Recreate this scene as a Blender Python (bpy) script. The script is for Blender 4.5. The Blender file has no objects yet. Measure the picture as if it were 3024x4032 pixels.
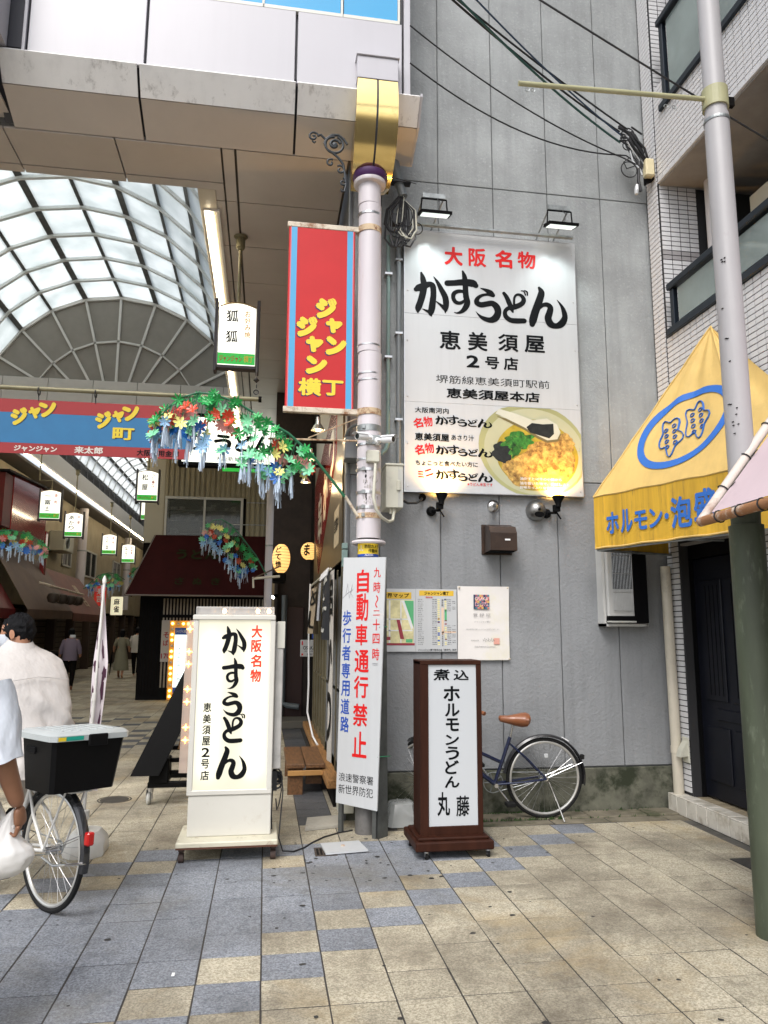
import bpy, math, random
from mathutils import Vector, Matrix, noise
R = math.radians
random.seed(7)
scene = bpy.context.scene
col = scene.collection

# ---------------------------------------------------------------- camera
cam_d = bpy.data.cameras.new('camera')
cam = bpy.data.objects.new('camera', cam_d); col.objects.link(cam)
cam_d.sensor_fit = 'HORIZONTAL'; cam_d.sensor_width = 36.0
cam_d.lens = 36.0 * 2929.3 / 3024.0
cam_d.clip_start = 0.05; cam_d.clip_end = 500
yaw, pitch, roll = R(8.9457), R(9.0032), R(0.2308)
fw = Vector((math.sin(yaw)*math.cos(pitch), math.cos(yaw)*math.cos(pitch), math.sin(pitch)))
rt = Vector((math.cos(yaw), -math.sin(yaw), 0)); up = rt.cross(fw)
r2 = rt*math.cos(roll) + up*math.sin(roll); u2 = up*math.cos(roll) - rt*math.sin(roll)
cam.matrix_world = Matrix(((r2.x, u2.x, -fw.x, 0), (r2.y, u2.y, -fw.y, 0), (r2.z, u2.z, -fw.z, 1.6), (0, 0, 0, 1)))
scene.camera = cam

# ---------------------------------------------------------------- world and sun (overcast daylight)
world = bpy.data.worlds.new('World'); scene.world = world; world.use_nodes = True
wn = world.node_tree; wn.nodes.clear()
SUN_EL, SUN_AZ = R(52), R(205)
sky = wn.nodes.new('ShaderNodeTexSky'); sky.sky_type = 'NISHITA'; sky.sun_disc = False
sky.sun_elevation = SUN_EL; sky.sun_rotation = SUN_AZ; sky.air_density = 1.0; sky.dust_density = 3.0; sky.ozone_density = 1.0
hs = wn.nodes.new('ShaderNodeHueSaturation'); hs.inputs['Saturation'].default_value = 0.4
bg = wn.nodes.new('ShaderNodeBackground'); bg.inputs['Strength'].default_value = 0.15
wo = wn.nodes.new('ShaderNodeOutputWorld')
wn.links.new(sky.outputs[0], hs.inputs['Color']); wn.links.new(hs.outputs[0], bg.inputs['Color']); wn.links.new(bg.outputs[0], wo.inputs[0])
sd = bpy.data.lights.new('sun', 'SUN'); sd.energy = 1.1; sd.angle = R(25); sd.color = (1.0, .975, .955)
sun = bpy.data.objects.new('sun', sd); col.objects.link(sun)
sv = Vector((math.sin(SUN_AZ)*math.cos(SUN_EL), math.cos(SUN_AZ)*math.cos(SUN_EL), math.sin(SUN_EL)))
sun.rotation_euler = sv.to_track_quat('Z', 'Y').to_euler()
scene.view_settings.view_transform = 'Standard'; scene.view_settings.look = 'None'
scene.view_settings.gamma = 1.0; scene.view_settings.use_curve_mapping = False
scene.view_settings.exposure = 0.78
scene.cycles.max_bounces = 6; scene.cycles.diffuse_bounces = 4; scene.cycles.glossy_bounces = 3
scene.cycles.transmission_bounces = 4; scene.cycles.transparent_max_bounces = 8
scene.cycles.use_denoising = True; scene.cycles.sample_clamp_indirect = 4.0

# ---------------------------------------------------------------- materials
def mat(name, c, rough=.6, metal=0, var=.0, vs=6, bump=0, bs=60, emit=None, es=1.0, dirt=None, dc=(.03, .025, .02), ds=3, dt=.55, spec=.5, alpha=1, trans=0, coat=0, tint=None, stretch=(1, 1, 1), streak=0):
    m = bpy.data.materials.new(name); m.use_nodes = True
    nt = m.node_tree; b = nt.nodes['Principled BSDF']; L = nt.links
    c4 = (c[0], c[1], c[2], 1)
    b.inputs['Base Color'].default_value = c4; b.inputs['Roughness'].default_value = rough
    b.inputs['Metallic'].default_value = metal; b.inputs['Specular IOR Level'].default_value = spec
    if alpha < 1: b.inputs['Alpha'].default_value = alpha
    if trans: b.inputs['Transmission Weight'].default_value = trans
    if coat: b.inputs['Coat Weight'].default_value = coat; b.inputs['Coat Roughness'].default_value = .08
    src = None
    if var or dirt or bump or tint or streak:
        tc = nt.nodes.new('ShaderNodeTexCoord'); mp = nt.nodes.new('ShaderNodeMapping'); mp.inputs['Scale'].default_value = stretch
        L.new(tc.outputs['Object'], mp.inputs['Vector'])
    def noi(s, d=6, r=.6):
        n = nt.nodes.new('ShaderNodeTexNoise'); n.inputs['Scale'].default_value = s; n.inputs['Detail'].default_value = d; n.inputs['Roughness'].default_value = r
        L.new(mp.outputs[0], n.inputs['Vector']); return n
    def mix(a, bcol, fac, bt='MIX'):
        x = nt.nodes.new('ShaderNodeMix'); x.data_type = 'RGBA'; x.blend_type = bt
        if hasattr(fac, 'links'): L.new(fac, x.inputs['Factor'])
        else: x.inputs['Factor'].default_value = fac
        for sock, v in ((x.inputs[6], a), (x.inputs[7], bcol)):
            if hasattr(v, 'links'): L.new(v, sock)
            else: sock.default_value = (v[0], v[1], v[2], 1)
        return x.outputs[2]
    def ramp(o, a, bb):
        r_ = nt.nodes.new('ShaderNodeMapRange'); r_.inputs['From Min'].default_value = a; r_.inputs['From Max'].default_value = bb
        L.new(o, r_.inputs['Value']); return r_.outputs[0]
    cur = c4
    if tint:
        oi = nt.nodes.new('ShaderNodeObjectInfo')
        r_ = nt.nodes.new('ShaderNodeMapRange'); r_.inputs['To Min'].default_value = 1-tint; r_.inputs['To Max'].default_value = 1+tint
        L.new(oi.outputs['Random'], r_.inputs['Value'])
        cb = nt.nodes.new('ShaderNodeCombineColor'); [L.new(r_.outputs[0], cb.inputs[i]) for i in range(3)]
        cur = mix(cur, cb.outputs[0], 1.0, 'MULTIPLY')
    if var:
        n = noi(vs); f = ramp(n.outputs['Fac'], .32, .68)
        lo = [x*(1-var) for x in c]; hi = [min(1, x*(1+var)) for x in c]
        vmix = mix(lo, hi, f)
        if tint: vmix = mix(vmix, cb.outputs[0], 1.0, 'MULTIPLY')
        cur = vmix
    if dirt:
        n = noi(ds, 8, .7); f = ramp(n.outputs['Fac'], dt, dt+.14)
        mm = nt.nodes.new('ShaderNodeMath'); mm.operation = 'MULTIPLY'; mm.inputs[1].default_value = dirt; L.new(f, mm.inputs[0])
        cur = mix(cur, dc, mm.outputs[0])
    if streak:
        mp2 = nt.nodes.new('ShaderNodeMapping'); mp2.inputs['Scale'].default_value = (5, 5, .35); L.new(tc.outputs['Object'], mp2.inputs['Vector'])
        ns = nt.nodes.new('ShaderNodeTexNoise'); ns.inputs['Scale'].default_value = 1.6; ns.inputs['Detail'].default_value = 7; ns.inputs['Roughness'].default_value = .65; L.new(mp2.outputs[0], ns.inputs['Vector'])
        fs = ramp(ns.outputs['Fac'], .46, .72); ms = nt.nodes.new('ShaderNodeMath'); ms.operation = 'MULTIPLY'; ms.inputs[1].default_value = streak; L.new(fs, ms.inputs[0])
        cur = mix(cur if hasattr(cur, 'links') else c, [x*.45 for x in c], ms.outputs[0])
    if hasattr(cur, 'links'): L.new(cur, b.inputs['Base Color'])
    if bump:
        n = noi(bs, 4, .6); bp = nt.nodes.new('ShaderNodeBump'); bp.inputs['Strength'].default_value = min(1, bump); bp.inputs['Distance'].default_value = .004*max(1, bump)
        L.new(n.outputs['Fac'], bp.inputs['Height']); L.new(bp.outputs[0], b.inputs['Normal'])
    if emit:
        b.inputs['Emission Color'].default_value = (*emit, 1); b.inputs['Emission Strength'].default_value = es
    return m

# ---------------------------------------------------------------- mesh building
class MB:
    def __init__(s): s.v = []; s.f = []; s.mi = []
    def add(s, vs, fs, mi=0):
        o = len(s.v); s.v += [tuple(p) for p in vs]; s.f += [tuple(i+o for i in f) for f in fs]; s.mi += [mi]*len(fs); return s
    def box(s, x0, x1, y0, y1, z0, z1, mi=0):
        return s.add([(x0, y0, z0), (x1, y0, z0), (x1, y1, z0), (x0, y1, z0), (x0, y0, z1), (x1, y0, z1), (x1, y1, z1), (x0, y1, z1)],
                     [(0, 3, 2, 1), (4, 5, 6, 7), (0, 1, 5, 4), (1, 2, 6, 5), (2, 3, 7, 6), (3, 0, 4, 7)], mi)
    def bbox(s, x0, x1, y0, y1, z0, z1, b=.01, mi=0):
        # box with chamfered vertical and horizontal edges
        b = min(b, (x1-x0)*.45, (y1-y0)*.45, (z1-z0)*.45)
        def ring(z, i): return [(x0+i, y0+b+0, z), (x0+b, y0+i, z), (x1-b, y0+i, z), (x1-i, y0+b, z), (x1-i, y1-b, z), (x1-b, y1-i, z), (x0+b, y1-i, z), (x0+i, y1-b, z)]
        v = ring(z0, b*.9) + ring(z0+b, 0) + ring(z1-b, 0) + ring(z1, b*.9)
        f = [tuple(range(7, -1, -1)), tuple(range(24, 32))]
        for k in range(3):
            for i in range(8): j = (i+1) % 8; f.append((k*8+i, k*8+j, k*8+8+j, k*8+8+i))
        return s.add(v, f, mi)
    def obb(s, c, dx, dy, dz, mi=0):
        c = Vector(c); dx, dy, dz = Vector(dx)/2, Vector(dy)/2, Vector(dz)/2
        v = [c+a*dx+b_*dy+e*dz for e in (-1, 1) for (a, b_) in ((-1, -1), (1, -1), (1, 1), (-1, 1))]
        return s.add(v, [(0, 3, 2, 1), (4, 5, 6, 7), (0, 1, 5, 4), (1, 2, 6, 5), (2, 3, 7, 6), (3, 0, 4, 7)], mi)
    def tube(s, pts, r, n=8, cap=True, mi=0, flat=1.0):
        P = [Vector(p) for p in pts]; rs = r if isinstance(r, (list, tuple)) else [r]*len(P)
        vs = []; fs = []; prev = None
        for i, p in enumerate(P):
            t = (P[min(i+1, len(P)-1)]-P[max(i-1, 0)])
            if t.length < 1e-9: t = Vector((0, 0, 1))
            t.normalize()
            if prev is None:
                a = Vector((0, 0, 1)) if abs(t.z) < .9 else Vector((1, 0, 0)); x = t.cross(a).normalized()
            else:
                x = (prev - t*prev.dot(t)); x = x.normalized() if x.length > 1e-6 else t.orthogonal().normalized()
            prev = x; y = t.cross(x)
            for k in range(n):
                a = 2*math.pi*k/n; vs.append(p + (x*math.cos(a) + y*math.sin(a)*flat)*rs[i])
        for i in range(len(P)-1):
            for k in range(n): j = (k+1) % n; fs.append((i*n+k, i*n+j, i*n+n+j, i*n+n+k))
        if cap: fs.append(tuple(range(n-1, -1, -1))); fs.append(tuple(range((len(P)-1)*n, len(P)*n)))
        return s.add(vs, fs, mi)
    def ring(s, c, r, t, axis='Z', n=28, m=8, arc=(0, 1), ax=None, flat=1.0, mi=0):
        c = Vector(c)
        w = ax.normalized() if ax is not None else {'X': Vector((1, 0, 0)), 'Y': Vector((0, 1, 0)), 'Z': Vector((0, 0, 1))}[axis]
        u = w.orthogonal().normalized() if ax is None else (Vector((0, 0, 1)) - w*w.z).normalized() if abs(w.z) < .99 else w.orthogonal().normalized()
        v = w.cross(u); full = arc == (0, 1); N = n if full else n+1; vs = []; fs = []
        for i in range(N):
            a = 2*math.pi*(arc[0]+(arc[1]-arc[0])*i/n); d = u*math.cos(a)+v*math.sin(a)
            for k in range(m):
                b = 2*math.pi*k/m; vs.append(c + d*(r+t*math.cos(b)) + w*(t*math.sin(b)*flat))
        for i in range(n):
            ii = (i+1) % N
            for k in range(m): j = (k+1) % m; fs.append((i*m+k, i*m+j, ii*m+j, ii*m+k))
        return s.add(vs, fs, mi)
    def lathe(s, prof, c, axis=(0, 0, 1), n=20, mi=0):
        # prof: (radius, height) along the axis from c
        w = Vector(axis).normalized(); u = w.orthogonal().normalized(); v = w.cross(u); c = Vector(c); vs = []; fs = []
        for (r, h) in prof:
            for k in range(n): a = 2*math.pi*k/n; vs.append(c + w*h + (u*math.cos(a)+v*math.sin(a))*r)
        for i in range(len(prof)-1):
            for k in range(n): j = (k+1) % n; fs.append((i*n+k, i*n+j, i*n+n+j, i*n+n+k))
        if prof[0][0] > 1e-5: fs.append(tuple(range(n-1, -1, -1)))
        if prof[-1][0] > 1e-5: fs.append(tuple(range((len(prof)-1)*n, len(prof)*n)))
        return s.add(vs, fs, mi)
    def poly(s, pts, mi=0): return s.add(pts, [tuple(range(len(pts)))], mi)
    def prism(s, pts, d, mi=0):
        n = len(pts); d = Vector(d); P = [Vector(p) for p in pts]
        return s.add(P+[p+d for p in P], [tuple(range(n-1, -1, -1)), tuple(range(n, 2*n))]+[(i, (i+1) % n, n+(i+1) % n, n+i) for i in range(n)], mi)
    def loft(s, rings, cap=True, mi=0):
        n = len(rings[0]); vs = [p for r_ in rings for p in r_]; fs = []
        for i in range(len(rings)-1):
            for k in range(n): j = (k+1) % n; fs.append((i*n+k, i*n+j, i*n+n+j, i*n+n+k))
        if cap: fs.append(tuple(range(n-1, -1, -1))); fs.append(tuple(range((len(rings)-1)*n, len(rings)*n)))
        return s.add(vs, fs, mi)
    def grid(s, f, nu, nv, mi=0):
        vs = [f(i/nu, j/nv) for j in range(nv+1) for i in range(nu+1)]
        return s.add(vs, [(j*(nu+1)+i, j*(nu+1)+i+1, (j+1)*(nu+1)+i+1, (j+1)*(nu+1)+i) for j in range(nv) for i in range(nu)], mi)

def mesh(name, mb, mats, smooth=False):
    me = bpy.data.meshes.new(name); me.from_pydata([tuple(v) for v in mb.v], [], mb.f)
    for m in (mats if isinstance(mats, (list, tuple)) else [mats]): me.materials.append(m)
    me.polygons.foreach_set('material_index', mb.mi)
    if smooth:
        me.polygons.foreach_set('use_smooth', [True]*len(me.polygons))
        me.set_sharp_from_angle(angle=R(40))
    me.update(); return me
def setp(o, label=None, cat=None, group=None, kind=None):
    for k, v in (('label', label), ('category', cat), ('group', group), ('kind', kind)):
        if v: o[k] = v
    return o
def thing(name, label, cat, loc=(0, 0, 0), group=None):
    o = bpy.data.objects.new(name, None); col.objects.link(o); o.location = loc; o.empty_display_size = .1
    return setp(o, label, cat, group)
def obj(name, mb, mats, parent=None, smooth=False, label=None, cat=None, group=None, kind=None):
    me = mb if isinstance(mb, bpy.types.Mesh) else mesh(name, mb, mats, smooth)
    o = bpy.data.objects.new(name, me); col.objects.link(o)
    if parent is not None:
        o.parent = parent
        if parent.type == 'EMPTY': o.matrix_parent_inverse = Matrix.Translation(-parent.location)
    return setp(o, label, cat, group, kind)
def copy_tree(o, delta, label=None):
    r = o.copy(); col.objects.link(r); r.location = o.location + Vector(delta)
    if label: r['label'] = label
    if r.type == 'MESH' : return r
    for ch in list(o.children):
        c = ch.copy(); col.objects.link(c); c.parent = r
        for g in ch.children:
            d = g.copy(); col.objects.link(d); d.parent = c
    return r

# ---------------------------------------------------------------- lettering
_fc = {}
def glyph(body, bold):
    k = (body, bold)
    if k not in _fc:
        cu = bpy.data.curves.new('t', 'FONT'); cu.body = body; cu.size = 1; cu.offset = bold; cu.resolution_u = 4; cu.fill_mode = 'BOTH'
        ob = bpy.data.objects.new('t', cu); col.objects.link(ob)
        dg = bpy.context.evaluated_depsgraph_get(); e = ob.evaluated_get(dg); me = e.to_mesh()
        V = [(v.co.x, v.co.y) for v in me.vertices]; F = [tuple(p.vertices) for p in me.polygons]
        e.to_mesh_clear(); bpy.data.objects.remove(ob); bpy.data.curves.remove(cu)
        if V:
            x0, x1 = min(v[0] for v in V), max(v[0] for v in V); y0, y1 = min(v[1] for v in V), max(v[1] for v in V)
        else: x0 = x1 = y0 = y1 = 0
        _fc[k] = (V, F, x0, x1, y0, y1)
    return _fc[k]
class Plane:
    def __init__(s, o, u, v): s.o = Vector(o); s.u = Vector(u).normalized(); s.v = Vector(v).normalized(); s.n = s.u.cross(s.v)
    def __call__(s, a, b, d=0): return s.o + s.u*a + s.v*b + s.n*d
def XZ(y): return Plane((0, y, 0), (1, 0, 0), (0, 0, 1))
def put(mb, pl, body, x0, x1, z0, z1, bold=.0, d=.0015, rot=0, mi=0, keep=False, skew=0):
    # fit the lettering's outline box to the rectangle (x0..x1, z0..z1) of plane pl
    V, F, a0, a1, b0, b1 = glyph(body, 0)
    if not V: return
    w, h = max(1e-6, a1-a0)+bold*1.6, max(1e-6, b1-b0)+bold*1.6; sx, sz = (x1-x0)/w, (z1-z0)/h
    if keep or h < .3*w and (z1-z0) > .5*(x1-x0): sx = sz = min(sx, sz)
    cx, cz = (x0+x1)/2, (z0+z1)/2; c, s_ = math.cos(R(rot)), math.sin(R(rot))
    # a bold face is the same outline laid eight times round a small circle, each a hair above the last
    for k in range(1 if bold <= .004 else 8):
        ox, oz = (0, 0) if bold <= .004 else (bold*.8*math.cos(k*.785), bold*.8*math.sin(k*.785)); out = []
        for (a, b) in V:
            p, q = (a+ox-(a0+a1)/2)*sx, (b+oz-(b0+b1)/2)*sz; p += q*skew
            out.append(pl(cx+p*c-q*s_, cz+p*s_+q*c, d+k*.00012))
        mb.add(out, F, mi)
def column(mb, pl, body, xc, ztop, size, pitch, bold=0, d=.0015, mi=0, wx=1.0):
    bold = 0
    for i, ch in enumerate(body):
        if ch == ' ': continue
        V, F, a0, a1, b0, b1 = glyph(ch, bold); zc = ztop-size/2-i*pitch
        out = [pl(xc+(a-(a0+a1)/2)*size*wx, zc+(b-.38)*size if ch not in 'ー一～' else zc+(b-(b0+b1)/2)*size, d) for (a, b) in V]
        mb.add(out, F, mi)

# brush-written characters: strokes of (x, y, width), y down, in a 0..1659 x 0..638 frame
BR = {
 'か': ((50, 95, 395, 572), [[(124, 108, 22), (140, 170, 54), (150, 250, 62), (135, 340, 66), (115, 420, 64), (92, 490, 62), (88, 532, 20)],
   [(72, 290, 48), (100, 272, 74), (150, 248, 70), (200, 225, 58), (235, 240, 60), (243, 320, 58), (236, 400, 62), (226, 480, 66), (214, 535, 52), (222, 566, 10)],
   [(216, 528, 46), (175, 512, 26), (134, 494, 6)], [(245, 138, 5), (285, 200, 34), (325, 280, 52), (358, 350, 60), (366, 420, 60), (362, 475, 46), (358, 518, 10)], [(352, 468, 52), (315, 440, 28), (268, 404, 8)]]),
 'す': ((352, 45, 690, 522), [[(382, 198, 62), (450, 190, 62), (520, 178, 68), (590, 175, 78), (640, 182, 82), (664, 200, 58)],
   [(536, 56, 20), (552, 110, 48), (560, 180, 56), (562, 260, 56), (566, 330, 60), (578, 390, 60), (560, 445, 56), (525, 490, 40), (480, 512, 20), (448, 508, 8)],
   [(545, 276, 34), (492, 276, 38), (448, 302, 42), (438, 350, 42), (462, 395, 42), (508, 402, 36), (550, 375, 30)]]),
 'う': ((645, 215, 912, 592), [[(715, 226, 10), (760, 240, 34), (812, 266, 56), (838, 292, 44)], [(830, 296, 34), (780, 288, 28), (722, 305, 32), (680, 342, 42), (674, 385, 56), (715, 405, 60), (770, 393, 58), (830, 382, 62), (874, 420, 72), (884, 480, 68), (855, 540, 72), (800, 564, 58), (730, 546, 42), (690, 515, 20), (662, 482, 4)]]),
 'ど': ((935, 208, 1200, 585), [[(950, 262, 36), (975, 300, 46), (1000, 360, 52), (1022, 420, 48), (1036, 458, 20)],
   [(1050, 372, 24), (1056, 300, 24), (1084, 266, 26), (1125, 272, 36), (1150, 310, 46), (1138, 352, 50), (1095, 384, 54), (1040, 408, 56), (985, 425, 42), (956, 465, 42), (966, 515, 50), (1010, 548, 54), (1070, 552, 58), (1148, 546, 54)],
   [(1128, 220, 10), (1152, 222, 12), (1170, 262, 16)], [(1160, 214, 10), (1186, 228, 18), (1190, 264, 14)]]),
 'ん': ((1195, 155, 1600, 607), [[(1314, 172, 30), (1335, 220, 66), (1318, 290, 74), (1290, 370, 78), (1262, 450, 80), (1240, 530, 80), (1230, 578, 56)],
   [(1310, 400, 20), (1350, 358, 40), (1396, 352, 52), (1424, 384, 60), (1412, 440, 68), (1396, 500, 72), (1420, 560, 76), (1475, 578, 60), (1532, 550, 74), (1570, 480, 60), (1562, 410, 50), (1538, 350, 30), (1495, 290, 4)]]),
}
def brush(mb, pl, ch, x0, x1, z0, z1, d=.002, mi=0):
    (bx0, by0, bx1, by1), strokes = BR[ch]
    sx, sz = (x1-x0)/(bx1-bx0), (z1-z0)/(by1-by0)
    for si, st in enumerate(strokes):
        P = []
        for i in range(len(st)-1):
            p0, p1, p2, p3 = (Vector(st[max(0, min(len(st)-1, i+k))]) for k in (-1, 0, 1, 2))
            for t in [q/6 for q in range(6)]:
                P.append(.5*((2*p1)+(p2-p0)*t+(2*p0-5*p1+4*p2-p3)*t*t+(3*p1-p0-3*p2+p3)*t**3))
        P.append(Vector(st[-1])); dd = d+.0004*si
        W = lambda x, y: pl(x0+(x-bx0)*sx, z1-(y-by0)*sz, dd)
        L, Rr = [], []
        for i, p in enumerate(P):
            t = (P[min(i+1, len(P)-1)]-P[max(0, i-1)]); t.z = 0; t.normalize(); w = max(2, p.z)/2
            L.append((p.x-t.y*w, p.y+t.x*w)); Rr.append((p.x+t.y*w, p.y-t.x*w))
        n = len(P); vs = [W(*q) for q in L]+[W(*q) for q in Rr]
        mb.add(vs, [(i, i+1, n+i+1, n+i) for i in range(n-1)], mi)
        for e, (p, q) in enumerate(((P[0], P[1]), (P[-1], P[-2]))):
            a0 = math.atan2(p.y-q.y, p.x-q.x); w = max(2, p.z)/2
            mb.add([W(p.x+w*math.cos(a0-math.pi/2+math.pi*k/8), p.y+w*math.sin(a0-math.pi/2+math.pi*k/8)) for k in range(9)], [tuple(range(9))], mi)
def kasuudon(mb, pl, x0, x1, z0, z1, d=.002, mi=0):
    # the whole word as on the wall sign, fitted to a rectangle
    X0, Y0, X1, Y1 = 50, 45, 1600, 607
    for ch, (b, _) in BR.items():
        f = lambda v: x0+(v-X0)/(X1-X0)*(x1-x0); g_ = lambda v: z1-(v-Y0)/(Y1-Y0)*(z1-z0)
        brush(mb, pl, ch, f(b[0]), f(b[2]), g_(b[3]), g_(b[1]), d, mi)

# ---------------------------------------------------------------- shared materials
def flat(n, c, r=.5, **k): return mat(n, c, r, **k)
M = dict(
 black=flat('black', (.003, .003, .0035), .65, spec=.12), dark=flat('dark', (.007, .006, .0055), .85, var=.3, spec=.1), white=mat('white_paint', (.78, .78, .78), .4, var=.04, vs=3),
 signwhite=mat('sign_white', (.53, .545, .555), .22, var=.02, vs=2, coat=.3, streak=.12), ink=flat('ink_black', (.004, .005, .006), .5, spec=.12), red=flat('print_red', (.62, .012, .012), .45, spec=.3), blue=flat('print_blue', (.015, .07, .38), .35),
 yellow=flat('print_yellow', (.8, .58, .03), .4), skyblue=flat('print_sky', (.07, .34, .60), .5), bred=flat('print_board_red', (.50, .020, .022), .5, var=.06, vs=3, spec=.3),
 steel=mat('steel', (.55, .55, .55), .3, 1, var=.15, vs=20), galv=mat('galvanised', (.32, .34, .34), .45, .7, var=.25, vs=14), rubber=mat('rubber', (.010, .010, .010), .8, bump=.3, spec=.25),
 rust=mat('rusty_paint', (.62, .55, .44), .65, var=.1, dirt=.95, dc=(.22, .08, .02), ds=9, dt=.5, bump=.5), cable=flat('cable_black', (.014, .014, .016), .5),
 greyp=mat('grey_plastic', (.50, .50, .46), .5, var=.05), beige=mat('beige_plastic', (.56, .55, .46), .5, var=.05, dirt=.2, ds=5),
 glass=mat('dark_glass', (.03, .035, .035), .05, spec=.8), wood=mat('wood', (.30, .15, .05), .6, var=.35, vs=5, stretch=(12, 1.2, 12), bump=.4, bs=20),
)
# ================================================================ ground and paving
base_m = mat('joint_mortar', (.045, .04, .035), .9, var=.3, vs=20)
ground = obj('ground', MB().box(-60, 60, -40, 90, -.5, -.006), base_m, kind='structure')
road_m = mat('asphalt', (.06, .06, .06), .9, var=.25, vs=8, bump=.6, bs=120)
GR = dict(rough=.72, bump=.55, bs=150)
def v_off(nt, L, gm):
    v = nt.nodes.new('ShaderNodeVectorMath'); v.operation = 'ADD'; v.inputs[1].default_value = (7.3, 2.1, 0); L.new(gm.outputs['Position'], v.inputs[0]); return v.outputs[0]
def granite(name, a, b, stain, wear):
    m = mat(name, a, .72, bump=.5, bs=170, tint=.09); nt = m.node_tree; L = nt.links; bs = nt.nodes['Principled BSDF']
    tc = nt.nodes.new('ShaderNodeTexCoord')
    mp = nt.nodes.new('ShaderNodeVectorMath'); mp.operation = 'ADD'
    gm = nt.nodes.new('ShaderNodeNewGeometry')
    n1 = nt.nodes.new('ShaderNodeTexNoise'); n1.inputs['Scale'].default_value = 95; n1.inputs['Detail'].default_value = 3; n1.inputs['Roughness'].default_value = .75
    n2 = nt.nodes.new('ShaderNodeTexNoise'); n2.inputs['Scale'].default_value = 1.1; n2.inputs['Detail'].default_value = 7; n2.inputs['Roughness'].default_value = .65
    n3 = nt.nodes.new('ShaderNodeTexNoise'); n3.inputs['Scale'].default_value = 9; n3.inputs['Detail'].default_value = 6
    for n in (n1, n2, n3): L.new(gm.outputs['Position'], n.inputs['Vector'])
    def mr(o, x0, x1, y0=0, y1=1):
        r_ = nt.nodes.new('ShaderNodeMapRange'); r_.inputs[1].default_value = x0; r_.inputs[2].default_value = x1; r_.inputs[3].default_value = y0; r_.inputs[4].default_value = y1; L.new(o, r_.inputs[0]); return r_.outputs[0]
    def mx(x, y, f, bt='MIX'):
        k = nt.nodes.new('ShaderNodeMix'); k.data_type = 'RGBA'; k.blend_type = bt
        for s_, v in ((k.inputs[6], x), (k.inputs[7], y), (k.inputs['Factor'], f)):
            if hasattr(v, 'links'): L.new(v, s_)
            elif isinstance(v, (int, float)): s_.default_value = v
            else: s_.default_value = (*v, 1)
        return k.outputs[2]
    c = mx(a, b, mr(n1.outputs['Fac'], .38, .62)); c = mx(c, stain, mr(n2.outputs['Fac'], .42, .66, 0, wear)); c = mx(c, [v*.55 for v in a], mr(n3.outputs['Fac'], .52, .75, 0, .5))
    n4 = nt.nodes.new('ShaderNodeTexNoise'); n4.inputs['Scale'].default_value = .9; n4.inputs['Detail'].default_value = 9; n4.inputs['Roughness'].default_value = .7; n4.inputs['Distortion'].default_value = .6
    L.new(v_off(nt, L, gm), n4.inputs['Vector']); c = mx(c, (.40, .29, .13) if a[0] > .2 else (.16, .15, .12), mr(n4.outputs['Fac'], .52, .72, 0, .55))
    v1 = nt.nodes.new('ShaderNodeVectorMath'); v1.operation = 'SUBTRACT'; v1.inputs[1].default_value = (.0271, 3.4867, 0); L.new(gm.outputs['Position'], v1.inputs[0])
    v2 = nt.nodes.new('ShaderNodeVectorMath'); v2.operation = 'DIVIDE'; v2.inputs[1].default_value = (.2943, .27367, 1e6); L.new(v1.outputs[0], v2.inputs[0])
    v3 = nt.nodes.new('ShaderNodeVectorMath'); v3.operation = 'FLOOR'; L.new(v2.outputs[0], v3.inputs[0])
    wn_ = nt.nodes.new('ShaderNodeTexWhiteNoise'); L.new(v3.outputs[0], wn_.inputs['Vector']); t = mr(wn_.outputs['Value'], 0, 1, .87, 1.09)
    cc = nt.nodes.new('ShaderNodeCombineColor'); [L.new(t, cc.inputs[i]) for i in range(3)]
    c = mx(c, cc.outputs[0], 1.0, 'MULTIPLY')
    for l in list(bs.inputs['Base Color'].links): L.remove(l)
    L.new(c, bs.inputs['Base Color']); return m
M['ty'] = granite('tile_sand', (.26, .23, .165), (.57, .52, .40), (.11, .09, .065), .8)
M['tb'] = granite('tile_slate_blue', (.12, .135, .16), (.32, .34, .375), (.09, .09, .09), .5)
M['td'] = granite('tile_dark', (.05, .055, .065), (.11, .115, .125), (.05, .045, .04), .4)
TW, TH, TX, TY = .2943, .27367, .0271, 3.4867
def tcol(k, j):
    d = j-k
    if j >= 9:
        if 27 <= j <= 31 and -8 <= k <= -5 and (j+k) % 2 == 0: return 'td'
        if k == 1 and j >= 11: return 'td'
        if 33 <= j <= 40 and (j*3+k) % 4 == 0: return 'td'
        if j == 9 and 6 <= k <= 8: return 'tb' if d == 1 else 'ty'
        return 'ty'
    if d <= 0 or d == 2: return 'ty'
    if (k, j) == (0, 7): return 'ty'
    if k <= -2:
        if d == 10 or d >= 12: return 'ty'
    if k in (-1, ) and j >= 8: return 'ty' if (k, j) == (-1, 9) else 'tb'
    return 'tb'
paving = obj('paving', MB().box(-8.5, 3.52, -3, 45, -.005, .0012), base_m, kind='structure')
g_ = .0041
tm = {}
for c in ('ty', 'tb', 'td'):
    tm[c] = [mesh('paving_tile', MB().bbox(g_, TW-g_, g_*.9, TH-g_*.9, -.004, .0040+random.uniform(-.0004, .0004), .0012), M[c]) for _ in range(3)]
cells = []
for j in range(-18, 150):
    for k in range(-29, 13):
        x, y = TX+k*TW, TY+j*TH
        if j >= 10 and k > 2: continue
        if k > 11 or (j > 9 and k >= 3): continue
        if y > 6.24 and x > 1.0: continue
        if y > 7.6 and x > .55: continue
        cells.append((x, y, tcol(k, j)))
def seen(c): return c[1] > 2.75 and abs((c[0]+.15)-c[1]*.157) < c[1]*.62
vis = sorted([c for c in cells if seen(c)], key=lambda c: c[0]**2+c[1]**2); rest = [c for c in cells if not seen(c)]+vis[300:]
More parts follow.
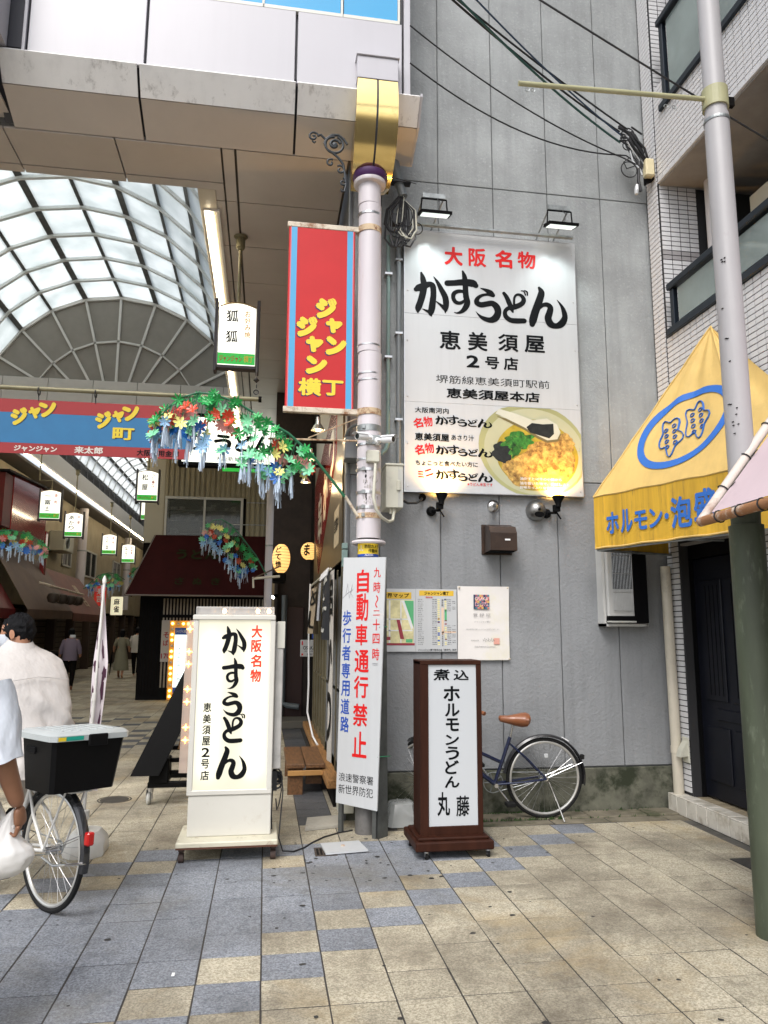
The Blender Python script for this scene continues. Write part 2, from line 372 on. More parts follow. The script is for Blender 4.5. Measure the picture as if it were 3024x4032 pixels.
for (x, y, c) in vis[:300]:
    o = obj('paving_tile', random.choice(tm[c]), None, paving); o.location = (x, y, random.uniform(-.0010, .0014)); o.rotation_euler = (random.uniform(-.004, .004), random.uniform(-.004, .004), random.uniform(-.006, .006))
fb = MB(); mi_ = {'ty': 0, 'tb': 1, 'td': 2}
for (x, y, c) in rest: fb.box(x+g_, x+TW-g_, y+g_, y+TH-g_, -.0035, .003+random.uniform(-.001, .001), mi_[c])
obj('paving_tile_field', fb, [M['ty'], M['tb'], M['td']], paving, kind='stuff')
# worn concrete gutter along the grey wall and the asphalt strip before the step
gut_m = mat('gutter_stone', (.16, .14, .10), .85, var=.4, vs=4, dirt=.8, dc=(.035, .045, .015), ds=3, dt=.5, bump=1.2, bs=30)
gutter = obj('gutter', MB().box(1.0, 3.66, 6.20, 6.64, -.01, -.001), gut_m, kind='structure')
x = 1.0
while x < 3.6:
    w = random.uniform(.42, .75)
    obj('gutter_stone', MB().bbox(x+.006, min(x+w, 3.66)-.006, 6.39, 6.615, -.005, .012+random.uniform(-.004, .008), .006), gut_m, gutter)
    obj('gutter_stone', MB().bbox(x+.106, min(x+w+.1, 3.66)-.006, 6.245, 6.38, -.005, .004+random.uniform(-.001, .003), .006), gut_m, gutter); x += w
asp = mat('asphalt_strip', (.09, .085, .075), .9, var=.35, vs=5, dirt=.6, dc=(.03, .03, .025), ds=6, dt=.5, bump=1.0, bs=80)
obj('side_strip', MB().box(3.525, 3.66, -3, 6.2, -.006, .001), asp, kind='structure')
drain = thing('drain_cover', 'dark square drain cover beside the tiled step at the foot of the tall pole', 'drain cover', (3.4, 5.05, 0))
obj('plate', MB().box(3.30, 3.60, 4.86, 5.14, .0, .009), mat('drain_iron', (.03, .028, .025), .8, var=.4, vs=30, bump=1), drain)
# chewing gum spots, dried flat on the tiles
gum = MB()
for i in range(130):
    x, y = random.uniform(-2.2, 3.2), random.uniform(2.9, 6.2)
    if i < 55: x, y = random.uniform(.1, 1.2), random.uniform(5.0, 6.1)
    r_ = random.choice((.008, .010, .013, .018)); a0 = random.random()*6
    gum.add([(x+r_*random.uniform(.7, 1.25)*math.cos(a0+k*.9), y+r_*random.uniform(.6, 1.1)*math.sin(a0+k*.9), .0062) for k in range(7)], [tuple(range(7))])
obj('gum_spots', gum, mat('old_gum', (.03, .028, .026), .8), kind='stuff', label='dark trodden gum spots scattered on the paving')
setp(obj('paper_scrap', MB().bbox(-.385, -.37, 3.86, 3.892, .005, .009, .002), M['white']), 'tiny white paper scrap on the blue paving tiles', 'litter')
# manhole covers
mh = mat('manhole_iron', (.05, .045, .038), .75, .3, var=.3, vs=12, bump=1, bs=60)
o = thing('manhole_cover', 'round iron manhole cover in the sand-coloured tiles beyond the bicycle box', 'manhole cover', (-1.36, 7.68, 0))
obj('cover', MB().lathe([(.0, .007), (.13, .007), (.134, .003)], (-1.36, 7.68, 0), n=28), mh, o); obj('rim', MB().ring((-1.36, 7.68, .004), .15, .008, n=28, flat=.5), mh, o)

# ================================================================ grey wall building
wall_m = mat('grey_render', (.25, .26, .27), .8, var=.10, vs=1.6, bump=1.9, bs=36, streak=.28, dirt=.25, dc=(.20, .19, .18), ds=1.2, dt=.5)
wall_up = mat('grey_render_speckled', (.32, .335, .335), .85, var=.16, vs=1.8, bump=1.6, bs=34, streak=.3, dirt=.55, dc=(.50, .52, .53), ds=38, dt=.56)
gb = thing('grey_building', 'grey rendered building side wall behind the big white noodle sign', 'building', (2.2, 6.8, 0))
WY = 6.62
core = MB(); core.box(.72, 3.86, WY+.02, 9.0, .0, 12.0)
obj('wall_core', core, mat('joint_grey', (.16, .165, .17), .9), gb)
xs = [.685, 1.005, 1.572, 2.135, 2.705, 3.275, 3.80]; zs = [.385, 3.0, 5.98, 8.98, 12]
for a in range(6):
    for b in range(4):
        x0, x1, z0, z1 = xs[a], xs[a+1], zs[b], zs[b+1]
        obj('wall_panel', MB().bbox(x0+.004, x1-.004, WY, WY+.05, z0+.004, z1-.004, .005), wall_m if b == 0 else wall_up, gb)
obj('plinth', MB().bbox(.70, 3.80, WY-.012, WY+.05, -.05, .378, .008), mat('mossy_concrete', (.12, .12, .09), .9, var=.4, vs=5, dirt=.95, dc=(.018, .024, .010), ds=3.4, dt=.44, bump=1.5, bs=20), gb)
# horizontal joint soft stain line and an old hole
obj('cable_hole', MB().lathe([(.001, .0), (.02, .0), (.035, .01), (.035, .02)], (1.399, WY-.02, 2.808), (0, 1, 0), 14), M['dark'], gb)

moss = MB(); random.seed(9)
for k in range(420):
    x = random.choice((random.gauss(2.35, .16), random.gauss(1.95, .2), random.uniform(1.1, 3.5))); y = random.choice((6.612, 6.60, 6.385))-random.random()*.02; h = random.uniform(.008, .035); a = random.random()*6.28; w = h*.35
    if not 1.02 < x < 3.6: continue
    moss.add([(x-w*math.cos(a), y-w*math.sin(a)*.4, .008), (x+w*math.cos(a), y+w*math.sin(a)*.4, .008), (x+h*.5*math.sin(a*3), y-h*.3, .008+h)], [(0, 1, 2)])
obj('weeds', moss, mat('weed_green', (.03, .075, .015), .8, var=.4, vs=30), kind='stuff', label='small green weeds and moss along the foot of the grey wall')

# ================================================================ big wall sign
SY = 6.555
ws = thing('wall_sign', 'large white wall sign with brush lettering above the parked bicycle', 'sign', (2.08, SY, 4.1))
sx0, sx1, sz0, sz1 = 1.222, 2.944, 2.853, 5.42
obj('panel', MB().box(sx0, sx1, SY, SY+.03, 4.571, sz1), M['signwhite'], ws); obj('panel', MB().box(sx0, sx1, SY, SY+.03, 3.702, 4.568), M['signwhite'], ws)
obj('panel', MB().box(sx0, sx1, SY, SY+.03, sz0, 3.70), M['signwhite'], ws)
fr = MB()
for a in ((sx0-.006, sx1+.006, SY-.002, WY-.01, sz0-.008, sz0), (sx0-.006, sx0, SY-.002, WY-.01, sz0, sz1), (sx1, sx1+.006, SY-.002, WY-.01, sz0, sz1), (sx0-.006, sx1+.006, SY-.002, WY-.01, sz1, sz1+.006)): fr.box(*a)
obj('frame', fr, M['steel'], ws)
P = XZ(SY)
t = MB()
put(t, P, '大', 1.613, 1.796, 5.088, 5.280, .05); put(t, P, '阪', 1.854, 2.031, 5.094, 5.287, .035); put(t, P, '名', 2.118, 2.297, 5.102, 5.289, .045); put(t, P, '物', 2.351, 2.537, 5.115, 5.295, .035)
for z0, z1 in ((3.450, 3.555), (3.195, 3.30)):
    dx = 0 if z0 > 3.4 else .012
    put(t, P, '名', 1.303+dx, 1.392+dx, z0, z1-.01, .04, rot=14); put(t, P, '物', 1.398+dx, 1.486+dx, z0+.015, z1+.01, .03, rot=8)
put(t, P, 'ミ', 1.343, 1.40, 2.975, 3.045, .04, rot=12); put(t, P, 'ニ', 1.41, 1.485, 3.0, 3.06, .04, rot=20)
put(t, P, '※うどん半玉です', 1.812, 2.054, 2.919, 2.950, .02)
obj('lettering', t, M['red'], ws, label='red lettering')
t = MB(); kasuudon(t, P, 1.311, 2.850, 4.563-.05, 5.044); 
for ch, r_ in zip('恵美須屋', ((1.558, 1.765, 4.232, 4.418), (1.835, 2.029, 4.235, 4.423), (2.135, 2.338, 4.248, 4.423), (2.398, 2.605, 4.251, 4.427))): put(t, P, ch, *r_, .03)
for ch, r_ in zip('2号店', ((1.818, 1.945, 4.065, 4.187), (2.001, 2.142, 4.063, 4.185), (2.185, 2.331, 4.061, 4.190))): put(t, P, ch, *r_, .035)
put(t, P, '堺筋線恵美須町駅前', 1.521, 2.640, 3.895, 3.975, .0); put(t, P, '恵美須屋本店', 1.620, 2.538, 3.752, 3.852, .035)
put(t, P, '大阪南河内', 1.318, 1.641, 3.596, 3.650, .025); kasuudon(t, P, 1.511, 2.060, 3.478, 3.588)
put(t, P, '恵美須屋', 1.318, 1.643, 3.330, 3.404, .035); put(t, P, 'あさり汁', 1.663, 1.881, 3.345, 3.400, .02); kasuudon(t, P, 1.512, 2.060, 3.194, 3.302)
put(t, P, 'ちょこっと食べたい方に', 1.324, 1.914, 3.096, 3.146, .02); kasuudon(t, P, 1.510, 2.055, 2.958, 3.072)
obj('lettering', t, M['ink'], ws, label='black lettering')
# printed photograph of the noodle bowl
def ell(cx, cz, rx, rz, rot=0, n=40, clip=None, wob=0, seed=0):
    out = []
    for k in range(n):
        a = 2*math.pi*k/n; w = 1+wob*noise.noise(Vector((math.cos(a)*2+seed, math.sin(a)*2, seed)))
        p, q = rx*w*math.cos(a), rz*w*math.sin(a); c, s_ = math.cos(R(rot)), math.sin(R(rot)); x, z = cx+p*c-q*s_, cz+p*s_+q*c
        if clip: x = min(max(x, clip[0]), clip[1]); z = min(max(z, clip[2]), clip[3])
        out.append((x, z))
    return out
CL = (sx0+.002, sx1-.002, sz0+.002, 3.698)
bowlm = mat('print_bowl', (.36, .36, .17), .3, var=.16, vs=1.5); bowl2 = mat('print_bowl_rim', (.46, .46, .30), .3, var=.08, vs=2)
broth = mat('print_broth', (.40, .30, .03), .3, var=.4, vs=7); norim = mat('print_nori', (.012, .014, .013), .4, var=.6, vs=30)
noodm = mat('print_noodle', (.52, .33, .09), .3, var=.6, vs=18, dirt=.9, dc=(.14, .06, .015), ds=13, dt=.5); negim = mat('print_negi', (.03, .15, .02), .3, var=.8, vs=26, dirt=.5, dc=(.35, .5, .1), ds=30)
spoonm = mat('print_spoon', (.58, .58, .48), .25, var=.06)
def lay(pts, d, m, nm):
    obj(nm, MB().poly([P(x, z, d) for (x, z) in pts]), m, ws)
lay(ell(2.46, 3.285, .54, .455, -12, clip=CL), .0010, bowlm, 'bowl_print'); lay(ell(2.475, 3.27, .50, .415, -10, clip=CL), .0014, bowl2, 'bowl_print')
lay(ell(2.50, 3.235, .405, .345, -8, clip=CL, wob=.05), .0018, broth, 'broth_print')
lay(ell(2.60, 3.15, .28, .23, 10, clip=CL, wob=.25, seed=3), .0022, noodm, 'noodle_print'); lay(ell(2.36, 3.06, .22, .14, -20, clip=CL, wob=.3, seed=5), .0025, noodm, 'noodle_print')
lay(ell(2.77, 3.36, .11, .11, 0, wob=.5, seed=9), .0027, noodm, 'noodle_print')
lay(ell(2.15, 3.255, .095, .10, 0, wob=.35, seed=1), .0030, norim, 'seaweed_print')
lay(ell(2.31, 3.375, .165, .085, 12, wob=.5, seed=2), .0034, negim, 'onion_print'); lay(ell(2.29, 3.29, .09, .05, 60, wob=.5, seed=7), .0037, negim, 'onion_print')
lay([(2.093, 3.625), (2.13, 3.672), (2.30, 3.63), (2.46, 3.575), (2.60, 3.60), (2.70, 3.545), (2.735, 3.47), (2.70, 3.40), (2.60, 3.385), (2.50, 3.43), (2.38, 3.50), (2.20, 3.58)], .0040, spoonm, 'spoon_print')
lay([(2.10, 3.60), (2.20, 3.555), (2.38, 3.475), (2.50, 3.40), (2.60, 3.36), (2.71, 3.38), (2.74, 3.45), (2.6, 3.5)], .0038, flat('print_shadow_brown', (.16, .13, .05)), 'spoon_shadow_print')
lay([(2.395, 3.505), (2.45, 3.548), (2.56, 3.54), (2.665, 3.55), (2.668, 3.45), (2.62, 3.405), (2.52, 3.43), (2.43, 3.455)], .0044, norim, 'seaweed_print')
t = MB()
for s_, r_ in (('油かすとは牛の小腸から', (2.318, 2.730, 2.992, 3.02)), ('油を抜いた物で、香ばしさと', (2.317, 2.805, 2.948, 2.976)), ('旨味たっぷりな食材です。', (2.316, 2.738, 2.908, 2.936))): put(t, P, s_, *r_, .02, d=.005)
obj('lettering', t, M['white'], ws, label='small white lettering')
# mounting bolts
bt = MB()
for x in (1.25, 2.915):
    for z in (2.9, 3.3, 3.75, 4.3, 4.8, 5.3): bt.lathe([(.007, 0), (.007, .004), (.004, .006)], (x, SY, z), (0, -1, 0), 8)
obj('bolt', bt, M['steel'], ws, kind='stuff')
# LED floodlights above the sign
def flood(xc, lab):
    o = thing('floodlight', lab, 'floodlight', (xc, SY, 5.45), 'floodlights on top of the wall sign')
    yb, zb = 6.35, 5.50
    obj('bracket', MB().box(xc-.11, xc+.11, 6.36, 6.40, 5.655, 5.70).tube([(xc-.10, 6.38, 5.67), (xc-.16, 6.60, 5.44)], .008, 6).tube([(xc+.10, 6.38, 5.67), (xc+.02, 6.60, 5.45)], .008, 6), M['galv'], o)
    obj('yoke', MB().tube([(xc-.12, 6.36, 5.64), (xc-.13, 6.36, 5.47)], .007, 6).tube([(xc+.12, 6.36, 5.64), (xc+.13, 6.36, 5.47)], .007, 6).tube([(xc-.12, 6.36, 5.64), (xc+.12, 6.36, 5.64)], .007, 6), M['black'], o)
    obj('housing', MB().obb((xc, 6.33, 5.475), (.30, 0, 0), (0, .15, .045), (0, -.008, .026)), M['black'], o)
    obj('led_panel', MB().obb((xc, 6.334, 5.459), (.26, 0, 0), (0, .12, .036), (0, -.002, .006)), mat('led_face', (.9, .95, .95), .3, emit=(.85, 1, .97), es=.5), o)
    obj('cable', MB().tube([(xc+.02, 6.37, 5.66), (xc+.05, 6.33, 5.6), (xc+.04, 6.34, 5.49)], .004, 5), M['cable'], o)
flood(1.47, 'black floodlight at the left end of the top edge of the wall sign'); flood(2.72, 'black floodlight at the right end of the top edge of the wall sign')
obj('light_rail', MB().box(1.25, 2.9, 6.46, 6.50, 5.432, 5.45), M['galv'], ws)
for xc in (1.47, 2.72):
    l = bpy.data.lights.new('floodlight_beam', 'SPOT'); l.energy = 12; l.spot_size = R(100); l.spot_blend = .7; l.color = (.88, 1, .98); l.shadow_soft_size = .06
    lo = bpy.data.objects.new('floodlight_beam', l); col.objects.link(lo); lo.location = (xc, 6.28, 5.43); lo.rotation_euler = Vector((0, -.25, .9)).to_track_quat('Z', 'Y').to_euler()
# warm spotlights below the sign
def uplight(x, z, dx, lab):
    o = thing('spotlight', lab, 'spotlight', (x, 6.6, z), 'black spotlights under the wall sign')
    obj('wall_base', MB().lathe([(.045, 0), (.045, .02), (.03, .05), (.0, .055)], (x-.05, WY, z-.03), (0, -1, 0), 16), M['black'], o, smooth=True)
    obj('arm', MB().tube([(x-.05, 6.56, z-.03), (x, 6.50, z-.04), (x+.01, 6.48, z)], .012, 8).tube([(x, 6.49, z-.03), (x+.04, 6.48, z-.1)], .008, 6).box(x-.03, x+.03, 6.46, 6.50, z-.03, z+.03), M['black'], o)
    ax = Vector((dx, .10, 1)).normalized(); b0 = Vector((x+.01, 6.46, z+.01))
    obj('shade', MB().lathe([(.025, 0), (.026, .03), (.034, .05), (.054, .09), (.058, .10), (.053, .098), (.03, .055)], b0, ax, 20), M['black'], o, smooth=True)
    obj('bulb', MB().lathe([(.030, .055), (.047, .088), (.0, .094)], b0, ax, 16), mat('hot_bulb', (1, .8, .5), .3, emit=(1, .62, .22), es=40), o)
    l = bpy.data.lights.new('spotlight_beam', 'SPOT'); l.energy = 26; l.spot_size = R(140); l.spot_blend = .8; l.color = (1, .52, .12); l.shadow_soft_size = .03
    lo = bpy.data.objects.new('spotlight_beam', l); col.objects.link(lo); lo.location = b0+ax*.115; lo.rotation_euler = (-(ax+Vector((0, .5, 0)))).to_track_quat('Z', 'Y').to_euler()
uplight(1.53, 2.71, .06, 'black spotlight glowing warm under the left end of the wall sign'); uplight(2.64, 2.72, .06, 'black spotlight glowing warm under the right end of the wall sign')
# vents on the wall
o = thing('vent_spout', 'small chrome pipe spout on the grey wall under the sign', 'vent', (2.06, 6.6, 2.73))
obj('rosette', MB().lathe([(.062, 0), (.058, .012), (.03, .03), (.0, .032)], (2.075, WY, 2.745), (0, -1, 0), 24), M['steel'], o, smooth=True); obj('spout', MB().tube([(2.075, 6.60, 2.745), (2.03, 6.50, 2.71), (1.985, 6.40, 2.685)], .024, 14), M['steel'], o, smooth=True)
o = thing('vent_hood', 'domed steel vent hood on the grey wall under the sign', 'vent', (2.49, 6.6, 2.71))
dm = MB()
def domef(u, v):
    a = math.pi*2*u; b = math.pi/2*v*.9; r_ = .098*math.cos(b); return (2.487+r_*math.cos(a), WY-.11*math.sin(b), 2.712+r_*math.sin(a))
dm.grid(domef, 28, 8); obj('hood', dm, mat('stained_steel', (.30, .30, .29), .35, .9, dirt=.6, ds=8), o, smooth=True)
obj('opening', MB().poly([(2.487+.052*math.cos(a*.5), WY-.113+.002*abs(a-6), 2.665+.028*math.sin(a*.5)) for a in range(12)]), M['black'], o)
o = thing('exhaust_hood', 'brown metal exhaust hood mounted in a square on the grey wall', 'vent', (2.09, 6.6, 2.43))
hm = mat('brown_metal', (.045, .028, .02), .4, .3, var=.3, dirt=.4, dc=(.10, .05, .03), ds=8)
hood = MB(); prof = [(6.62, 2.545), (6.56, 2.555), (6.44, 2.53), (6.40, 2.47), (6.40, 2.33), (6.40, 2.31)]
for (ya, za), (yb, zb) in zip(prof[:-1], prof[1:]): hood.poly([(1.975, ya, za), (2.225, ya, za), (2.225, yb, zb), (1.975, yb, zb)])
for x in (1.975, 2.225): hood.poly([(x, y, z) for y, z in prof]+[(x, 6.62, 2.30)])
obj('hood', hood, hm, o); obj('mount_plate', MB().bbox(1.955, 2.245, 6.605, WY+.003, 2.288, 2.568, .004), hm, o); obj('sticker', MB().box(2.11, 2.16, 6.396, 6.399, 2.40, 2.415), M['white'], o)
obj('dark_mouth', MB().box(1.985, 2.215, 6.45, 6.60, 2.305, 2.31), M['black'], o)
# ================================================================ posters on the grey wall
PY = 6.598; P = XZ(PY)
o = thing('map_board', 'illustrated yellow and white street map board on the grey wall', 'map', (1.38, PY, 1.69))
obj('board', MB().box(1.00, 1.329, PY, PY+.015, 1.41, 1.965), M['signwhite'], o); obj('board', MB().box(1.331, 1.708, PY, PY+.015, 1.41, 1.965), M['signwhite'], o)
gold_p = flat('print_gold', (.72, .46, .04), .4); pal = flat('print_pale_yellow', (.78, .70, .30), .4); grn = flat('print_green', (.10, .42, .18), .4); mar = flat('print_maroon', (.30, .03, .05), .4)
def rect(mb, x0, x1, z0, z1, d=.0012, mi=0, pl=None): pl = pl or P; mb.poly([pl(x0, z0, d), pl(x1, z0, d), pl(x1, z1, d), pl(x0, z1, d)], mi)
m = MB(); rect(m, 1.00, 1.29, 1.875, 1.935); rect(m, 1.362, 1.68, 1.905, 1.952); obj('title_band', m, gold_p, o)
m = MB(); rect(m, 1.01, 1.31, 1.47, 1.865); obj('map_print', m, mat('print_map', (.72, .66, .36), .4, var=.25, vs=14), o)
m = MB()
for (a, b_, c, d) in ((1.02, 1.30, 1.69, 1.70), (1.02, 1.30, 1.59, 1.60), (1.085, 1.10, 1.47, 1.86), (1.19, 1.20, 1.47, 1.86)): rect(m, a, b_, c, d, .0018)
m.poly([P(1.20, 1.86, .0017), P(1.24, 1.86, .0017), P(1.305, 1.62, .0017), P(1.29, 1.60, .0017)]); obj('map_streets', m, M['white'], o)
m = MB(); m.poly([P(1.225, 1.86, .002), P(1.31, 1.86, .002), P(1.31, 1.62, .002)]); rect(m, 1.595, 1.615, 1.685, 1.785); rect(m, 1.24, 1.30, 1.49, 1.52, .002); obj('map_print', m, grn, o)
m = MB(); m.poly([P(1.155, 1.69, .0022), P(1.185, 1.69, .0022), P(1.225, 1.52, .0022), P(1.19, 1.52, .0022)]); rect(m, 1.0, 1.32, 1.465, 1.485, .002); rect(m, 1.02, 1.10, 1.51, 1.54, .002)
for z, x in ((1.695, 1.53), (1.665, 1.53), (1.68, 1.595), (1.65, 1.595), (1.515, 1.595)): rect(m, x, x+.02, z, z+.009)
obj('map_print', m, mar, o)
m = MB()
for i in range(25):
    z = 1.877-i*.0166
    if i not in (12, 13, 14, 18, 19, 22): rect(m, 1.53, 1.55, z-.010, z)
    if i not in (7, 8, 9, 10, 11, 12, 13, 14, 18, 22): rect(m, 1.595, 1.613, z-.010, z)
obj('shop_boxes', m, pal, o, kind='stuff')
m = MB()
for i in (12, 18, 19, 22): z = 1.877-i*.0166; rect(m, 1.53, 1.55, z-.010, z)
rect(m, 1.593, 1.613, 1.868, 1.878); obj('shop_boxes', m, M['blue'], o, kind='stuff')
m = MB(); rect(m, 1.566, 1.588, 1.56, 1.80); rect(m, 1.57, 1.70, 1.575, 1.588); obj('street_print', m, flat('print_peach', (.72, .52, .38)), o)
t = MB(); put(t, P, '世界マップ', 1.02, 1.27, 1.885, 1.925, .03, d=.002); put(t, P, 'ジャンジャン横丁', 1.41, 1.635, 1.912, 1.945, .03, d=.002)
put(t, P, 'ジャンジャン横丁若手の会「新世代」制作', 1.35, 1.70, 1.416, 1.434, .02)
column(t, P, '通天閣', 1.575, 1.875, .02, .022, .03, d=.002); column(t, P, '地下鉄動物園前駅', 1.575, 1.58, .014, .0155, .03, d=.002)
for i in range(25):
    z = 1.877-i*.0166
    put(t, P, ('お好み焼', '串かつ', 'うどん・そば', '立ち飲み', '立ち飲み', '麻雀', '串かつ', '立ち飲み')[i % 8], 1.35, 1.35+random.uniform(.03, .055), z-.009, z-.001, .0)
    put(t, P, ('福政', '日進', '松屋', 'のんきや', '壱番', 'おに', 'さくら', '峰')[i % 8], 1.48, 1.525, z-.009, z-.001, .0)
    if not (7 <= i <= 13): put(t, P, ('喫茶店', '立ち飲み', '将棋', '食堂', '串かつ')[i % 5], 1.62, 1.655, z-.009, z-.001, 0)
    if not (7 <= i <= 13) and i % 3: put(t, P, ('新世界', '福屋', '三桂', '朝日')[i % 4], 1.665, 1.695, z-.009, z-.001, 0)
obj('lettering', t, M['ink'], o)
t = MB(); put(t, P, '現在地', 1.42, 1.485, 1.883, 1.899, .02); obj('lettering', t, M['red'], o)
o = thing('certificate', 'white museum registration certificate pinned to the grey wall beside the map', 'poster', (1.95, PY, 1.65))
def certf(u, v): x = 1.712+.482*u; z = 1.335+.66*v; return (x+.004*v, PY-.006-.004*math.sin(3*u+4*v)-.010*(u*v)**6, z)
obj('sheet', MB().grid(certf, 12, 14), mat('aged_paper', (.74, .71, .68), .6, var=.03, dirt=.5, dc=(.70, .66, .42), ds=2, dt=.5), o, smooth=True)
P2 = XZ(PY-.014); bc = [flat('print_c%d' % i, c) for i, c in enumerate(((.03, .05, .10), (.62, .22, .18), (.65, .45, .12), (.05, .20, .25), (.35, .08, .12)))]
for ci in range(5):
    m = MB()
    for a in range(8):
        for b in range(7):
            if (a*3+b*5+a*b) % 5 == ci: rect(m, 1.862+a*.0185, 1.862+(a+1)*.0185+.0, 1.79+b*.0185, 1.79+(b+1)*.0185, 0, 0, P2)
    obj('emblem', m, bc[ci], o, kind='stuff')
t = MB(); put(t, P2, 'OSAKA', 1.875, 2.0, 1.868, 1.898, .02); put(t, P2, 'ミュージアム', 1.872, 2.0, 1.818, 1.852, .03, d=.0016); obj('lettering', t, flat('print_pinkwhite', (.85, .55, .6)), o)
t = MB(); put(t, P2, '登 録 証', 1.855, 2.02, 1.725, 1.752); put(t, P2, 'ジャンジャン横丁', 1.865, 2.02, 1.668, 1.685); put(t, P2, '上記の名称を大阪ミュージアムの登録物に認定します', 1.785, 2.10, 1.603, 1.615); put(t, P2, '大阪府知事', 1.83, 1.905, 1.503, 1.515); put(t, P2, 'Osaka Prefectural Government', 1.865, 2.06, 1.447, 1.462)
obj('lettering', t, flat('faded_ink', (.30, .29, .29)), o)
sgn = MB()
for k in range(7): x = 1.945+k*.016; sgn.tube([(x, PY-.015, 1.522+.01*(k % 2)), (x+.004, PY-.015, 1.505), (x+.012, PY-.015, 1.498+.012*((k+1) % 2))], .0012, 4)
obj('signature', sgn, M['ink'], o); m = MB(); rect(m, 2.045, 2.10, 1.475, 1.53, .0, 0, P2); obj('seal_print', m, flat('print_seal', (.70, .35, .28)), o)
pn = MB()
for x, z in ((1.73, 1.985), (2.185, 1.985), (2.19, 1.345)): pn.lathe([(.009, 0), (.009, .006), (.004, .01)], (x, PY-.012, z), (0, -1, 0), 10)
obj('pin', pn, M['rust'], o, kind='stuff')

# ================================================================ conduits and pipe on the wall
def conduit(x, z0, z1, r_, m, lab, cl=()):
    o = thing('conduit', lab, 'pipe', (x, 6.58, z0)); obj('pipe', MB().tube([(x, 6.575, z0), (x, 6.575, z1)], r_, 12), m, o, smooth=True)
    for z in cl: obj('clamp', MB().box(x-.035, x+.035, 6.545, WY, z-.008, z+.012).lathe([(r_+.004, -.012), (r_+.004, .012)], (x, 6.575, z), (0, 0, 1), 12), M['steel'], o)
pvc_g = mat('conduit_green_grey', (.20, .29, .27), .45, var=.08); pvc_d = mat('conduit_grey', (.17, .19, .20), .45, var=.08)
conduit(1.068, 3.38, 5.35, .018, pvc_g, 'pale green conduit running up the grey wall beside the pink column', (4.12, 4.95))
conduit(1.168, 3.04, 5.45, .023, pvc_d, 'dark grey conduit running up the grey wall into the meter box', (3.52, 4.36, 5.1))
o = thing('conduit', 'green-grey conduit bend curving behind the pink column', 'pipe', (1.0, 6.4, 3.2)); obj('pipe', MB().tube([(1.068, 6.575, 3.40), (1.066, 6.56, 3.30), (1.03, 6.48, 3.21), (.96, 6.35, 3.13)], .019, 12), pvc_g, o, smooth=True)
o = thing('drain_pipe', 'cream drain pipe in the corner between grey wall and white tiles', 'pipe', (3.72, 6.5, .15))
pm = mat('cream_pipe', (.58, .53, .43), .5, var=.08, vs=3, dirt=.3, ds=4)
obj('pipe', MB().tube([(3.725, 6.51, .15), (3.71, 6.51, 2.2)], .046, 18), pm, o, smooth=True)
obj('collar', MB().lathe([(.053, -.03), (.053, .03)], (3.724, 6.51, .54), n=18), pm, o)
# gray boxes
o = thing('meter_box', 'beige electrical cabinet with a long door strapped beside the pink column', 'electrical box', (1.08, 6.35, 2.85))
obj('cabinet', MB().bbox(1.003, 1.158, 6.28, 6.56, 2.648, 3.02, .006), M['beige'], o); obj('lid', MB().bbox(.998, 1.163, 6.272, 6.57, 3.02, 3.042, .006), M['beige'], o)
obj('door_edge', MB().box(1.112, 1.12, 6.276, 6.28, 2.655, 3.015).box(1.122, 1.155, 6.277, 6.28, 2.655, 2.99), M['greyp'], o); obj('latch', MB().bbox(1.10, 1.132, 6.262, 6.28, 2.80, 2.89, .004), M['beige'], o)
obj('gland', MB().tube([(1.085, 6.33, 2.66), (1.085, 6.33, 2.615)], .018, 12).tube([(1.055, 6.33, 2.66), (1.055, 6.33, 2.60)], .012, 10), M['beige'], o)
obj('hose', MB().tube([(.875, 6.03, 2.975), (.872, 6.02, 2.92), (.862, 6.00, 2.80), (.856, 6.0, 2.68), (.88, 6.0, 2.58), (.93, 6.04, 2.525), (1.0, 6.12, 2.50), (1.06, 6.25, 2.53), (1.085, 6.33, 2.62)], .0135, 10), M['beige'], o, smooth=True)
o = thing('junction_box', 'small beige junction box clamped on the front of the pink column', 'electrical box', (.86, 6.06, 3.04)); obj('box', MB().bbox(.803, .914, 6.04, 6.11, 2.992, 3.095, .008), M['beige'], o)
obj('screw', MB().lathe([(.005, 0), (.004, .003)], (.816, 6.04, 3.008), (0, -1, 0), 8).lathe([(.005, 0), (.004, .003)], (.902, 6.04, 3.072), (0, -1, 0), 8), M['steel'], o)
o = thing('wall_box', 'grey metal box on the wall half hidden behind the pink column', 'electrical box', (.73, 6.5, 3.2)); obj('box', MB().bbox(.655, .90, 6.40, 6.60, 3.10, 3.30, .006), mat('grey_box', (.19, .20, .205), .45, .3, var=.06), o)
obj('hose', MB().tube([(.665, 6.45, 3.30), (.68, 6.40, 3.35), (.72, 6.32, 3.375), (.78, 6.28, 3.38)], .014, 8), pvc_d, o, smooth=True)
o = thing('cable_drop', 'black cable looping from the beige cabinet into a hole in the grey wall', 'cable', (1.25, 6.5, 2.75)); obj('cable', MB().tube([(1.155, 6.45, 2.80), (1.185, 6.48, 2.752), (1.24, 6.50, 2.73), (1.32, 6.53, 2.738), (1.38, 6.57, 2.775), (1.399, 6.63, 2.81)], .012, 8), M['cable'], o, smooth=True)

